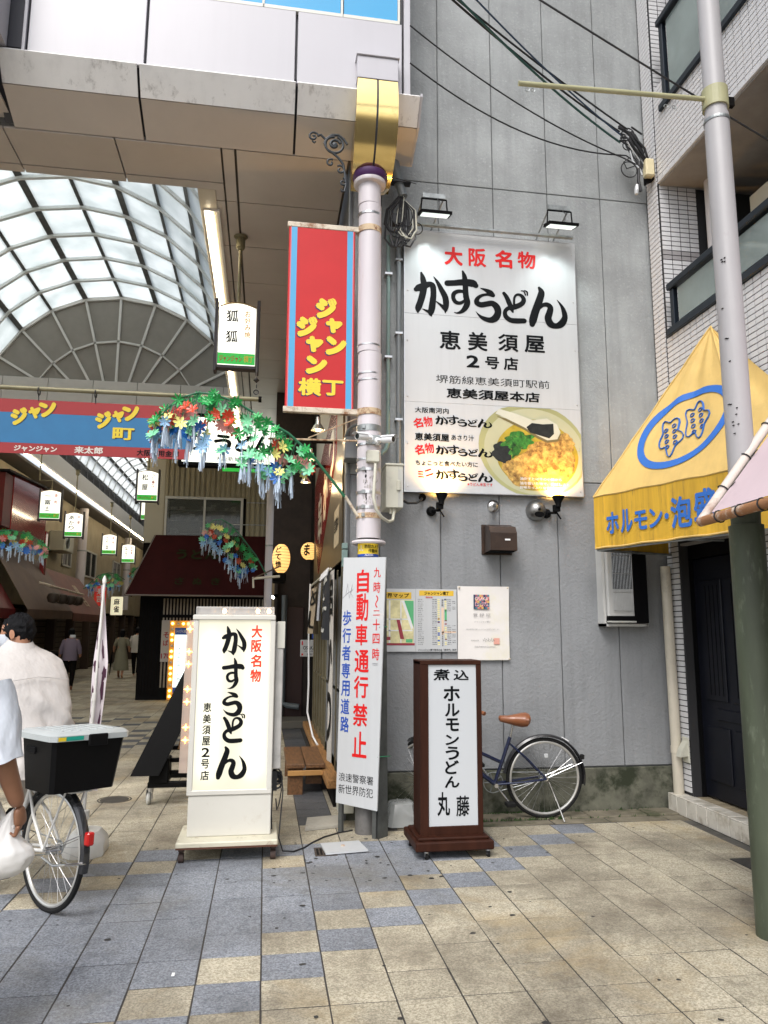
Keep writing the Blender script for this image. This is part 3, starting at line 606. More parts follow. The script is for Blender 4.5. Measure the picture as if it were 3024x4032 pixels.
# ================================================================ pink column with all that is strapped to it
CX, CY = .845, 6.20; CR = .103
cm = mat('pink_white_paint', (.60, .56, .585), .42, streak=.15, var=.05, vs=2, dirt=.35, dc=(.42, .25, .12), ds=5, dt=.58, stretch=(3, 3, .25))
o = thing('arcade_column', 'pale pink steel column with rusty bands at the arcade entrance', 'column', (CX, CY, 0)); colm = o
for z0, z1 in ((2.36, 3.995), (4.0, 5.395), (5.40, 5.83)): obj('shaft', MB().lathe([(CR, z0), (CR, z1)], (CX-.004*(z0-2), CY, 0), n=40), cm, o, smooth=True)
obj('lower_shaft', MB().lathe([(.088, .0), (.088, 2.36)], (CX-.005, CY, 0), n=36), mat('grey_column_foot', (.15, .145, .14), .6, .3, var=.3, vs=5, dirt=.5, ds=10), o, smooth=True)
obj('ring_collar', MB().ring((CX, CY, 2.325), .13, .017, n=40), cm, o, smooth=True)
rust2 = mat('rust_band', (.52, .40, .26), .7, var=.2, dirt=.95, dc=(.18, .06, .02), ds=14, dt=.48)
for z, h, m_, rr in ((5.30, .010, M['steel'], .004), (5.72, .006, rust2, .003), (4.06, .006, M['steel'], .003), (3.80, .006, M['steel'], .003), (3.74, .006, M['steel'], .003), (3.31, .028, M['galv'], .004), (3.165, .010, M['steel'], .005), (3.035, .008, M['steel'], .004), (2.945, .011, M['steel'], .005), (2.748, .011, M['steel'], .005), (2.62, .012, M['steel'], .005), (2.55, .022, rust2, .004)):
    obj('band', MB().lathe([(CR+.0005, z-h), (CR+rr, z-h), (CR+rr, z+h), (CR+.0005, z+h)], (CX-.004*(z-2), CY, 0), n=36), m_, o)
bk = MB()
for z in (2.945, 2.748, 2.62, 3.31, 2.55): bk.box(CX-.075, CX-.05, CY-.108, CY-.085, z-.014, z+.016)
obj('buckle', bk, M['galv'], o)
# torn old stickers
m = MB()
for i in range(46):
    a = random.uniform(-2.2, -.9); z = random.choice((2.80, 2.70, 2.85, 2.66, 2.58, 2.78))+random.uniform(-.03, .03); w = random.uniform(.02, .07); h = random.uniform(.008, .035)
    m.add([(CX+(CR+.0012+i*.00003)*math.cos(a+w*k), CY+(CR+.0012+i*.00003)*math.sin(a+w*k), z+h*e) for e in (0, 1) for k in (0, 1, 2)], [(0, 1, 4, 3), (1, 2, 5, 4)])
obj('torn_sticker', m, mat('torn_paper', (.42, .39, .38), .8, var=.2, vs=40), o, kind='stuff')
m = MB()
for z, x in ((2.875, -.045), (2.70, -.04), (2.84, .02), (2.68, .03)):
    m.add([(CX+x+random.uniform(-.006, .006), CY-math.sqrt((CR+.0025)**2-(x)**2)-.001, z+k*.014) for k in range(-4, 5)]+[(CX+x+.008+random.uniform(-.004, .004), CY-math.sqrt((CR+.0025)**2-(x+.008)**2)-.001, z+k*.014) for k in range(4, -5, -1)], [tuple(range(18))])
obj('tape_residue', m, M['ink'], o, kind='stuff')
# yellow camera notice wrapped round the column
def wrap(a0, a1, z0, z1, rr): 
    n = 12; return MB().add([(CX-.005+rr*math.cos(a0+(a1-a0)*k/n), CY+rr*math.sin(a0+(a1-a0)*k/n), z) for z in (z0, z1) for k in range(n+1)], [(k, k+1, n+2+k, n+1+k) for k in range(n)])
A0, A1 = -2.95, -.35
st = thing('camera_notice', 'yellow and blue camera notice sticker wrapped around the column', 'sticker', (CX, 6.1, 2.26))
obj('yellow_band', wrap(A0, A1, 2.225, 2.312, .0905), M['yellow'], st); obj('blue_band', wrap(A0, A1, 2.203, 2.225, .0905), M['blue'], st)
class Cyl:
    def __call__(s, a, b, d=0): th = -math.pi/2-.1+(a-CX)/.0905; return Vector((CX-.005+(.0905+d)*math.cos(th), CY+(.0905+d)*math.sin(th), b))
t = MB(); put(t, Cyl(), '防犯カメラ', CX-.03, CX+.10, 2.272, 2.303, .02); put(t, Cyl(), '作動中', CX+.0, CX+.085, 2.234, 2.266, .02); obj('lettering', t, M['ink'], st)
t = MB(); put(t, Cyl(), 'ALSOK', CX-.03, CX+.045, 2.208, 2.221, .03); rect(t, CX-.085, CX-.045, 2.25, 2.263, .001, 0, Cyl()); rect(t, CX-.068, CX-.062, 2.25, 2.30, .001, 0, Cyl()); obj('lettering', t, M['white'], st)
# security cameras
def seccam(base, d, lab):
    o = thing('security_camera', lab, 'camera', base, 'white cameras on the column'); b = Vector(base); d = Vector(d).normalized(); wm = mat('camera_white', (.75, .76, .77), .3)
    obj('mount', MB().lathe([(.034, 0), (.034, .018), (.022, .04), (.0, .045)], b, (0, -1, 0), 20), wm, o, smooth=True)
    e = b+Vector((0, -.05, 0))+d*.05; obj('arm', MB().tube([b+Vector((0, -.03, 0)), b+Vector((0, -.055, 0)), e], .011, 10), wm, o, smooth=True)
    obj('body', MB().lathe([(.0, -.005), (.026, .0), (.030, .02), (.030, .12), (.026, .125), (.024, .118), (.0, .117)], e, d, 22), wm, o, smooth=True)
    obj('lens', MB().lathe([(.0, .1185), (.023, .119), (.021, .121), (.0, .1215)], e, d, 18), mat('lens_black', (.02, .022, .025), .08), o, smooth=True)
    s_ = d.cross(Vector((0, 0, 1))).normalized(); u_ = s_.cross(d)
    def sh(u, v): a = math.pi*(.15+.7*u); return e+d*(.0+.15*v)+s_*(.036*math.cos(a))+u_*(.036*math.sin(a)+.003)
    obj('sunshade', MB().grid(sh, 10, 3), wm, o, smooth=True)
seccam((.835, 6.09, 3.20), (-.72, -.62, -.12), 'white security camera pointing left on the pink column'); seccam((.90, 6.10, 3.185), (.62, -.75, -.12), 'white security camera pointing right on the pink column')
obj('cam_bracket', MB().bbox(.80, .93, 6.075, 6.10, 3.155, 3.235, .004), M['galv'], colm)

# ================================================================ hanging vertical board on the column
o = thing('vertical_banner_sign', 'tall red and blue hanging sign with yellow lettering on the pink column', 'sign', (.41, 6.2, 4.3))
BX0, BX1, BZ0, BZ1, BY = .112, .700, 3.475, 5.13, 6.17
obj('panel', MB().bbox(BX0, BX1, BY, BY+.035, BZ0, BZ1, .004), M['bred'], o)
P = XZ(BY)
m = MB(); rect(m, .135, .185, BZ0+.003, BZ1-.003); rect(m, .630, .680, BZ0+.003, BZ1-.003); obj('stripe', m, M['skyblue'], o)
m = MB(); rect(m, .128, .133, BZ0+.003, BZ1-.003); rect(m, .682, .687, BZ0+.003, BZ1-.003); obj('stripe', m, flat('print_pink_line', (.75, .25, .3)), o)
for z in (5.152, 3.455): obj('rail', MB().bbox(.098, .76, 6.165, 6.215, z-.024, z+.024, .004), M['rust'], o); obj('rail_band', MB().lathe([(CR, -.028), (CR+.006, -.028), (CR+.006, .028), (CR, .028)], (CX-.004*(z-2), CY, z), n=30), rust2, o)
sh, tx = MB(), MB()
for ch, r_, ro in (('ジ', (.358, .545, 4.285, 4.481), 0), ('ャ', (.446, .594, 4.155, 4.293), -8), ('ン', (.449, .635, 3.955, 4.130), 0), ('ジ', (.193, .379, 4.105, 4.299), 0), ('ャ', (.276, .428, 3.970, 4.118), -8), ('ン', (.280, .469, 3.774, 3.942), 0), ('横', (.222, .421, 3.58, 3.738), 0), ('丁', (.428, .611, 3.59, 3.728), 0)):
    b = .12 if ch not in '横丁' else .05
    put(sh, P, ch, r_[0]-.008, r_[1]-.008, r_[2]-.008, r_[3]-.008, b, d=.0016, rot=ro); put(tx, P, ch, *r_, b, d=.0036, rot=ro)
obj('lettering', sh, flat('print_shadow', (.03, .02, .10)), o, label='dark drop shadow of the lettering'); obj('lettering', tx, M['yellow'], o)
o = thing('bracket_rod', 'thin rusty rod reaching left from the pink column under the hanging sign', 'rod', (.4, 6.2, 3.2)); obj('rod', MB().tube([(-.02, 6.2, 3.195), (.745, 6.2, 3.208)], .009, 8), rust2, o); obj('stay', MB().tube([(.318, 6.2, 3.216), (.745, 6.2, 3.41)], .005, 6), rust2, o)

# ================================================================ traffic notice board around the foot of the column
L0, R0 = Vector((.615, 6.23, 0)), Vector((.865, 5.99, 0)); uu = (R0-L0).normalized()
PB = Plane(L0, uu, (0, 0, 1)); o = thing('notice_board', 'tall white board with red and blue traffic warning standing before the column', 'sign', (.74, 6.11, 0))
PBm = Plane(L0, uu, (0, 0, 1))
def bp(a, z, d=0):    # board leans back a little and tapers
    k = (z-.22)/1.97; return PBm(a*(1)+(.03*k), z, d)
obj('face', MB().prism([bp(-.02, .23), bp(.385, .218), bp(.43, 2.18), bp(.0, 2.198)], PB.n*-.012), M['signwhite'], o)
stm = mat('weathered_angle', (.10, .105, .10), .6, .4, var=.3, vs=8)
lg = obj('leg', MB().box(-.018, .018, -.014, .014, 0, 2.15), stm, o); lg.matrix_parent_inverse = Matrix.Identity(4); lg.location = L0-o.location+uu*.01-PB.n*.03; lg.rotation_euler = (0, R(.6), math.atan2(uu.y, uu.x))
lg2 = lg.copy(); col.objects.link(lg2); lg2.parent = o; lg2.location = lg.location+uu*.335+Vector((0, 0, 0))
bk_ = MB(); bk_.prism([PBm(.375, .0, -.02), PBm(.385, .0, -.14), PBm(.425, 2.1, -.05), PBm(.425, 2.17, -.02)], PB.n*-.01); obj('side_panel', bk_, stm, o)
0 and obj('back_face', MB().prism([PBm(-.0, .02, -.30), PBm(.43, .02, -.30), PBm(.44, 2.15, -.28), PBm(.02, 2.15, -.28)], PB.n*-.012), stm, o)
obj('green_tie', MB().tube([PBm(.40, 1.62, .0), PBm(.44, 1.625, -.05)], .005, 6).tube([PBm(.385, .62, .0), PBm(.44, .62, -.1)], .004, 6), flat('green_wire', (.01, .14, .06)), o)
class BPl:
    n = PB.n
    def __call__(s, a, b, d=0): return bp(a, b, d)
Q = BPl(); t = MB()
zz = [(2.035, 1.865), (1.845, 1.655), (1.625, 1.465), (1.44, 1.28), (1.255, 1.095), (1.07, .905), (.83, .655)]
zz = [(2.09, 1.90), (1.895, 1.67), (1.645, 1.475), (1.44, 1.26), (1.235, 1.06), (1.015, .84), (.80, .60)]
for i, (ch, (a, b)) in enumerate(zip('自動車通行禁止', zz)): put(t, Q, ch, .145-.012*i/6, .268-.012*i/6+(.02 if i > 2 else 0), b, a, .025)
for ch, a, b in (('九', 2.10, 2.02), ('時', 1.985, 1.895), ('二', 1.755, 1.715), ('十', 1.685, 1.595), ('四', 1.57, 1.49), ('時', 1.455, 1.36)): put(t, Q, ch, .315, .383, b, a, .012)
put(t, Q, '～', .298, .40, 1.812, 1.84, .01, rot=-90); obj('lettering', t, M['red'], o)
t = MB()
for i, ch in enumerate('歩行者専用道路'): put(t, Q, ch, .008, .095, 1.635-i*.142, 1.758-i*.142, .02)
obj('lettering', t, M['blue'], o)
t = MB(); put(t, Q, '浪速警察署', .005, .345, .402, .468, -.004); put(t, Q, '新世界防犯', .005, .345, .308, .378, -.004); obj('lettering', t, M['ink'], o)
scr = MB(); scr.tube([Q(.03, 1.88, .002), Q(.05, 1.98, .002), Q(.06, 1.9, .002), Q(.07, 1.86, .002), Q(.1, 1.97, .002), Q(.085, 1.9, .002), Q(.11, 1.86, .002)], .0014, 4); scr.tube([Q(.0, 1.86, .002), Q(.05, 1.9, .002), Q(.11, 1.93, .002)], .0014, 4)
for k in range(4): scr.ring(Q(.325+k*.013, 1.33, .002), .008, .0012, ax=PB.n, n=10, m=4)
obj('scribble', scr, flat('pencil_grey', (.33, .33, .35)), o)
# clear box, white plates
o = thing('plastic_tub', 'clear plastic tub upside down at the foot of the grey wall behind the notice board', 'tub', (1.15, 6.4, 0))
def rr_(x0, x1, y0, y1, z, b=.03): return [(x0+b, y0, z), (x1-b, y0, z), (x1, y0+b, z), (x1, y1-b, z), (x1-b, y1, z), (x0+b, y1, z), (x0, y1-b, z), (x0, y0+b, z)]
obj('tub', MB().loft([rr_(1.03, 1.29, 6.26, 6.50, .016), rr_(1.035, 1.285, 6.265, 6.495, .03), rr_(1.06, 1.26, 6.285, 6.475, .185), rr_(1.07, 1.25, 6.295, 6.465, .195)]), mat('frosted_plastic', (.55, .57, .56), .25, alpha=.45, spec=.6), o, smooth=True)
o = thing('drain_plate', 'white plastic plate lying on the blue tiles in front of the notice board', 'plate', (.6, 5.78, 0))
PL = [(.44, 5.645), (.765, 5.68), (.79, 5.76), (.72, 5.935), (.43, 5.89)]
obj('plate', MB().prism([(.474, 5.62, .012), (.785, 5.665, .012), (.745, 5.905, .014), (.452, 5.875, .014)], (0, 0, .012)), M['signwhite'], o); obj('knob', MB().box(.60, .625, 5.77, 5.79, .024, .033), M['rust'], o)
o = thing('drain_grate', 'rusty square drain grate under the edge of the white plate', 'drain cover', (.45, 5.72, 0)); gm_ = MB().box(.40, .56, 5.62, 5.83, .004, .007)
obj('plate', gm_, mat('rust_iron', (.055, .04, .03), .85, var=.4, vs=20), o)
for k in range(5): obj('slot', MB().box(.415+k*.026, .43+k*.026, 5.65, 5.80, .0072, .0082), M['black'], o)
o = thing('concrete_lid', 'worn white concrete lid at the alley edge left of the notice board', 'drain cover', (.53, 6.6, 0)); obj('lid', MB().prism([(.36, 6.30, .006), (.66, 6.38, .006), (.70, 6.72, .006), (.40, 6.66, .006)], (0, 0, .02)), mat('lid_concrete', (.36, .34, .29), .85, var=.2, dirt=.4, ds=6, bump=.6), o)
o = thing('floor_duct', 'small white duct on the wall foot behind the notice board', 'box', (.70, 6.5, .1)); obj('box', MB().bbox(.64, .77, 6.42, 6.60, .10, .20, .006), M['beige'], o)
# ================================================================ arcade gantry above the entrance
fasc = mat('white_cladding', (.50, .49, .52), .32, var=.02, vs=1, streak=.06); lipm = mat('cladding_lip', (.84, .83, .81), .4, streak=.2, var=.04, vs=2, dirt=.6, dc=(.20, .18, .16), ds=9, dt=.56, stretch=(1, 1, .2))
soff = mat('soffit_panel', (.56, .505, .46), .38, var=.05, vs=2); seam = flat('seam_dark', (.05, .05, .06), .6)
ga = thing('arcade_gantry', 'white panelled gantry spanning the arcade entrance with a blue window band', 'gantry', (-1, 5.9, 6))
FY = 5.945; K_ = FY/5.507
def kx(x): return x*K_
def kz(z): return 1.6+(z-1.6)*K_
obj('core', MB().box(-6, 1.095, FY+.03, 6.44, 6.42, kz(8.4)), seam, ga)
ZB = kz(6.0)
xs = [kx(v) for v in (-1.955, -1.066, .120, 1.012)]
for a, b in zip(xs[:-1], xs[1:]): obj('fascia_panel', MB().bbox(a+.011, b-.011, FY-.012, FY+.03, ZB+.004, kz(6.67), .004), fasc, ga)
obj('fascia_panel', MB().bbox(kx(1.020), kx(1.075), FY-.012, 6.43, ZB+.01, kz(8.4), .004), fasc, ga); obj('fascia_panel', MB().bbox(kx(-1.99), kx(-1.965), FY-.012, FY+.02, ZB, kz(8.4), .003), fasc, ga)
xs = [kx(v) for v in (-2.16, -1.117, .131, 1.165)]
YL, ZL = 6.07, 6.15
for a, b in zip(xs[:-1], xs[1:]):
    obj('lip_panel', MB().prism([(a+.011, FY-.03, ZB), (b-.011, FY-.03, ZB), (b-.011, YL, ZL), (a+.011, YL, ZL)], (0, .015, .02)), lipm, ga)
    obj('soffit_panel', MB().prism([(a+.011, YL+.010, ZL-.004), (b-.011, YL+.010, ZL-.004), (b-.011, 6.432, 6.0), (a+.011, 6.432, 6.0)], (0, .005, .02)), soff, ga)
obj('joint_backing', MB().prism([(-2.4, FY+.01, ZB+.02), (1.22, FY+.01, ZB+.02), (1.22, 6.43, 6.03), (-2.4, 6.43, 6.03)], (0, .005, .02)), seam, ga)
ex = kx(1.165)
obj('end_cap', MB().prism([(ex-.008, FY-.03, ZB), (ex-.008, YL, ZL), (ex-.008, 6.432, 6.0), (ex-.008, 6.432, 6.03), (ex-.008, FY-.03, ZB+.03)], (.02, 0, 0)), fasc, ga)
xs = [-5.3, -4.35, -3.4, -2.427, -1.476, -.529]
for a, b in zip(xs[:-1], xs[1:]): obj('soffit_panel', MB().box(a+.008, b-.008, 6.446, 6.970, 5.99, 6.01), soff, ga); obj('edge_panel', MB().box(a+.008, b-.008, 6.982, 7.10, 5.985, 6.02), soff, ga)
obj('left_soffit', MB().box(-5.5, kx(-2.18), 5.71, 6.43, 6.08, 6.10), soff, ga)
obj('left_lip', MB().prism([(-3.6, 5.50, 6.36), (-2.33, 5.50, 6.36), (-2.33, 5.70, 6.10), (-3.6, 5.70, 6.10)], (0, .01, .022)), lipm, ga)
obj('left_fascia', MB().box(-3.6, kx(-2.10), 5.53, FY, 6.39, kz(8.4)), fasc, ga)
obj('inner_edge', MB().box(-6, -.53, 7.075, 7.11, 6.03, 6.9), soff, ga)
# blue window band
wfm = mat('cream_frame', (.66, .66, .60), .4); bl = mat('blue_glazing', (.03, .33, .62), .12, spec=.7)
z0 = kz(6.70)
for (a, b) in ((-1.94, -1.30), (-1.28, -.62), (-.60, -.17), (-.155, .48), (.508, .965)):
    a, b = kx(a), kx(b)
    w = obj('window', MB().box(a-.005, b+.02, FY-.014, FY+.03, z0-.035, z0-.002).box(b+.002, b+.022, FY-.012, FY+.03, z0, kz(8.4)), wfm, ga); obj('pane', MB().box(a, b, FY+.0, FY+.02, z0, kz(8.4)), bl, w)
# brass capital
brass = mat('polished_brass', (.82, .63, .27), .16, 1, var=.08, vs=3, dirt=.35, dc=(.40, .20, .04), ds=5, dt=.58)
o = thing('column_capital', 'curved polished gold capital joining the pink column to the gantry', 'capital', (.82, 6.0, 5.9))
obj('hood', MB().bbox(.665, 1.032, 5.83, FY-.012, 6.405, kz(6.25), .004), fasc, o); obj('hood_cap', MB().bbox(.655, 1.042, 5.815, FY-.012, kz(6.25)+.002, kz(6.25)+.02, .003), fasc, o)
pr = [(5.83, 6.395), (5.82, 6.30), (5.82, 6.2), (5.84, 6.08), (5.885, 5.97), (5.94, 5.88), (6.0, 5.80), (6.08, 5.73), (6.2, 5.67), (6.34, 5.63)]
n = len(pr)
def wx_(i): return .012*math.sin(math.pi*i/(n-1))
for sgn in (-1, 1):
    g = MB(); cx_ = .848
    g.add([(cx_+sgn*(.009 if k == 0 else .178+wx_(i)), y, z) for k in (0, 1) for i, (y, z) in enumerate(pr)], [(i, i+1, n+i+1, n+i) for i in range(n-1)])
    obj('curved_plate', g, brass, o, smooth=True)
for sgn in (-1, 1): obj('side_plate', MB().poly([(.848+sgn*(.178+wx_(i)), y, z) for i, (y, z) in enumerate(pr)]+[(.848+sgn*.178, 6.34, 6.0), (.848+sgn*.178, 6.07, 6.12), (.848+sgn*.178, 5.92, 6.37)]), brass, o)
g = MB(); g.add([(x, y+.008, z+.008) for x in (.829, .867) for y, z in pr], [(i, i+1, n+i+1, n+i) for i in range(n-1)]); obj('dark_joint', g, seam, o)
obj('purple_ring', MB().lathe([(.135, 5.635), (.158, 5.665), (.160, 5.70), (.14, 5.72)], (CX-.012, CY, 0), n=36), flat('purple_ring', (.07, .02, .10), .4), o, smooth=True)
obj('white_ring', MB().lathe([(.10, 5.59), (.142, 5.60), (.148, 5.615), (.146, 5.634), (.10, 5.636)], (CX-.012, CY, 0), n=36), cm, o, smooth=True)
# wrought iron scroll bracket
o = thing('scroll_bracket', 'black wrought iron scroll bracket beside the gold capital', 'bracket', (.5, 6.2, 5.8)); sm = MB(); irn = mat('wrought_iron', (.035, .04, .045), .5, .4)
SK = 5.95/6.2
def sp(pts, r_=.011): sm.tube([(x*SK, 5.95, 1.6+(z-1.6)*SK) for x, z in pts], r_, 8)
sp([(.61, 5.62), (.60, 5.72), (.585, 5.80), (.54, 5.86), (.49, 5.90), (.44, 5.93), (.41, 5.99), (.43, 6.04), (.48, 6.08), (.54, 6.085), (.59, 6.05), (.62, 6.0)])
def spiral(cx, cz, r0, a0, turns, sgn=1, r1=.008, th=.009):
    n = 26; sp([(cx+(r0+(r1-r0)*i/n)*math.cos(a0+sgn*2*math.pi*turns*i/n), cz+(r0+(r1-r0)*i/n)*math.sin(a0+sgn*2*math.pi*turns*i/n)) for i in range(n+1)], th)
spiral(.50, 5.985, .085, 1.2, .95, -1, .078, .011); spiral(.505, 5.985, .055, .3, 1.1, 1, .01, .012); spiral(.31, 6.045, .05, .2, 1.3, 1); sp([(.345, 6.06), (.38, 6.07), (.42, 6.03)]); sp([(.30, 6.0), (.32, 5.985), (.33, 6.0)], .008)
spiral(.56, 5.74, .045, 2.2, 1.1, -1); spiral(.585, 5.62, .04, 1.6, 1.1, -1); sp([(.61, 5.70), (.615, 5.60), (.60, 5.53), (.575, 5.53), (.57, 5.55)], .010); spiral(.47, 5.80, .04, 1.0, 1, 1)
obj('scroll', sm, irn, o, smooth=True); obj('rosette', MB().lathe([(.03, 0), (.02, .012), (.0, .016)], (.505*SK, 5.95, 1.6+(5.985-1.6)*SK), (0, -1, 0), 8), irn, o)

# ================================================================ covered arcade: ceiling, vault, tympanum
ac = thing('arcade_roof', 'glazed barrel vault and flat metal ceilings of the covered shopping arcade', 'arcade roof', (-3.4, 10, 6))
def ceil(x0, x1, ys, nm='ceiling_panel'):
    for a, b in zip(ys[:-1], ys[1:]): obj(nm, MB().box(x0+.007, x1-.007, a+.007, b-.007, 6.0, 6.02), soff, ac)
ys = [7.31-.92*.0+.92*i for i in range(0, 12)]
ceil(-.395, .66, [6.44]+ys); ceil(-.525, -.405, [6.44]+ys); ceil(-.64, -.53, [7.11]+ys)
ceil(-6.5, -6.2, ys)
obj('ceiling_backing', MB().box(-9.6, -6.45, 6.4, 45, 6.03, 6.1).box(-.62, .68, 6.45, 45, 6.03, 6.1).box(.68, 3.0, 9.0, 45, 6.03, 6.1), mat('ceiling_dark', (.10, .09, .08), .8), ac)
VC, VZ, VR = -3.40, 6.21, 2.74
rib_m = mat('vault_rib', (.78, .79, .76), .5, 0, var=.06); purl = mat('vault_purlin', (.10, .10, .095), .6, var=.3, vs=8)
pane_m = bpy.data.materials.new('frosted_pane'); pane_m.use_nodes = True; nt = pane_m.node_tree; nt.nodes.clear()
tr = nt.nodes.new('ShaderNodeBsdfTranslucent'); df = nt.nodes.new('ShaderNodeBsdfDiffuse'); mx_ = nt.nodes.new('ShaderNodeMixShader'); oo = nt.nodes.new('ShaderNodeOutputMaterial')
no_ = nt.nodes.new('ShaderNodeTexNoise'); no_.inputs['Scale'].default_value = 1.6; no_.inputs['Detail'].default_value = 6; cr_ = nt.nodes.new('ShaderNodeMix'); cr_.data_type = 'RGBA'; cr_.inputs[6].default_value = (.86, .89, .88, 1); cr_.inputs[7].default_value = (.66, .70, .69, 1)
gp = nt.nodes.new('ShaderNodeNewGeometry'); mr_ = nt.nodes.new('ShaderNodeMapRange'); mr_.inputs[1].default_value = .4; mr_.inputs[2].default_value = .7
nt.links.new(gp.outputs['Position'], no_.inputs['Vector']); nt.links.new(no_.outputs['Fac'], mr_.inputs[0]); nt.links.new(mr_.outputs[0], cr_.inputs['Factor']); nt.links.new(cr_.outputs[2], tr.inputs['Color'])
df.inputs['Color'].default_value = (.7, .7, .68, 1); mx_.inputs[0].default_value = .06; nt.links.new(tr.outputs[0], mx_.inputs[1]); nt.links.new(df.outputs[0], mx_.inputs[2]); nt.links.new(mx_.outputs[0], oo.inputs[0])
def vault(cx, cz, r_, y0, dy, nb, da, singles, ribt=.05, full=5):
    A = [math.pi/2+R(da)*k for k in range(-full, full+1)]; pts = [(cx+r_*math.cos(a), cz+r_*math.sin(a)) for a in A]
    joined = MB()
    for b in range(nb):
        ya, yb = y0+b*dy, y0+(b+1)*dy
        for (xa, za), (xb, zb) in zip(pts[:-1], pts[1:]):
            q = [(xa, ya+.03, za+.03), (xb, ya+.03, zb+.03), (xb, yb-.03, zb+.03), (xa, yb-.03, za+.03)]
            if singles: obj('roof_pane', MB().prism(q, ((xa+xb-2*cx)*.003, 0, (za+zb-2*cz)*.003)), pane_m, ac)
            else: joined.poly(q)
        rb = MB()
        for (xa, za), (xb, zb) in zip(pts[:-1], pts[1:]): rb.obb(((xa+xb)/2, ya, (za+zb)/2), (xb-xa, 0, zb-za), (0, .070, 0), Vector((xa+xb-2*cx, 0, za+zb-2*cz)).normalized()*.05)
        obj('vault_rib', rb, rib_m, ac)
    if not singles: obj('roof_panes', joined, pane_m, ac, kind='stuff')
    for k, (x, z) in enumerate(pts):
        w = .11 if k % 2 == 0 else .06
        n_ = Vector((x-cx, 0, z-cz)).normalized(); tt = Vector((-n_.z, 0, n_.x))
        obj('purlin', MB().obb(Vector((x, y0+nb*dy/2, z))+n_*.06, tt*w, (0, nb*dy, 0), n_*.10), purl, ac)
TY_ = 16.5
vault(VC, VZ, VR, TY_-.92*11, .92, 11, 16, True)
# shallow light trough edges
trim = mat('cove_trim', (.62, .56, .46), .4)
obj('cove', MB().box(-.80, -.625, 7.11, 45, 5.99, 6.02).box(-.80, -.78, 7.11, TY_, 6.02, 6.45), trim, ac); obj('cove', MB().box(-6.2, -6.02, 7.11, 45, 5.99, 6.02).box(-6.04, -6.02, 7.11, 45, 6.02, 6.55), trim, ac)
# tympanum
tym = mat('tympanum_mesh', (.25, .225, .19), .8, var=.05); fan = [math.pi/2+R(16)*k for k in range(-5, 6)]
pts = [(VC+VR*math.cos(a), TY_, VZ+VR*math.sin(a)) for a in fan]
HZ = 6.78
arcp = [(VC+VR*math.cos(a), VZ+VR*math.sin(a)) for a in fan]
obj('tympanum', MB().prism([(x, TY_+.03, max(z, 6.45)) for x, z in arcp], (0, .05, 0)), tym, ac)
rb = MB(); hubz = 5.95
for k, a in enumerate(fan):
    x, z = arcp[k]; rb.obb(((VC+(x-VC)*.62+VC*0), TY_, hubz+(z-hubz)*.62), Vector((x-VC, 0, z-hubz))*.76, (0, .05, 0), Vector((z-hubz, 0, -(x-VC))).normalized()*.05)
for (xa, za), (xb, zb) in zip(arcp[:-1], arcp[1:]): rb.obb(((xa+xb)/2, TY_, (za+zb)/2), (xb-xa, 0, zb-za), (0, .06, 0), (.0, 0, .09))
q = [(VC+(x-VC)*.66, hubz+(z-hubz)*.655) for x, z in arcp]
for (xa, za), (xb, zb) in zip(q[:-1], q[1:]): rb.obb(((xa+xb)/2, TY_, (za+zb)/2), (xb-xa, 0, zb-za), (0, .05, 0), (.0, 0, .045))
obj('tympanum_rib', rb, mat('tympanum_white', (.60, .57, .52), .5), ac)
bm_ = mat('beam_panel', (.52, .48, .43), .5, var=.03)
for i in range(-4, 5): obj('beam_panel', MB().bbox(VC+i*.93-.46, VC+i*.93+.46, TY_-.06, TY_+.1, 6.0, 6.97, .005), bm_, ac)
# the narrower vault beyond
NC = -4.65
vault(NC, 6.75, 1.55, TY_+.3, .92, 30, 16, False)
up_m = mat('upper_louvre_wall', (.40, .37, .33), .6, var=.06)
obj('upper_wall', MB().box(-6.14, -6.04, TY_+.2, 45, 6.02, 6.55).box(-3.26, -3.16, TY_+.2, 45, 6.02, 6.55), up_m, ac)
lv = MB()
for k in range(5):
    lv.obb((-6.15, 31, 6.6+k*.06), (.05, 0, .03), (0, 28, 0), (0, 0, .012)); lv.obb((-3.15, 31, 6.6+k*.06), (.05, 0, -.03), (0, 28, 0), (0, 0, .012))
for k in range(31): lv.box(-6.2, -6.1, TY_+.3+k*.92, TY_+.36+k*.92, 6.55, 6.9); lv.box(-3.2, -3.1, TY_+.3+k*.92, TY_+.36+k*.92, 6.55, 6.9)
obj('louvre', lv, purl, ac, kind='stuff')
obj('ceiling_strip', MB().box(-3.16, -.8, TY_+.1, 45, 6.0, 6.02), soff, ac)
# fluorescent strips
tube_m = mat('lit_tube', (1, .97, .9), .3, emit=(1, .84, .58), es=13); faint_glow_m = mat('faint_glow_tube', (.62, .55, .38), .3, emit=(1, .8, .5), es=.35)  # the switched-off twin tube has a faint warm glow put into its material
def strip(x, y0, n, lab, L=2.45):
    o = thing('light_strip', lab, 'strip light', (x, y0, 6))
    for i in range(n):
        a = y0+i*L; obj('lit_tube', MB().tube([(x, a+.04, 5.955), (x, a+L-.04, 5.955)], .022, 8), tube_m, o); obj('fitting', MB().box(x-.045, x+.12, a+.02, a+L-.02, 5.97, 5.998), M['white'], o)
        if x > -1: obj('faint_glow_tube', MB().tube([(x+.075, a+.04, 5.957), (x+.075, a+L-.04, 5.957)], .018, 8), faint_glow_m, o)
strip(-.72, 7.45, 4, 'bright fluorescent strip along the right edge of the vault near the entrance'); strip(-6.1, 9.2, 14, 'long bright fluorescent strip along the left side of the arcade'); strip(-3.14, 17, 6, 'short fluorescent strip glimpsed beside the tan clad building')
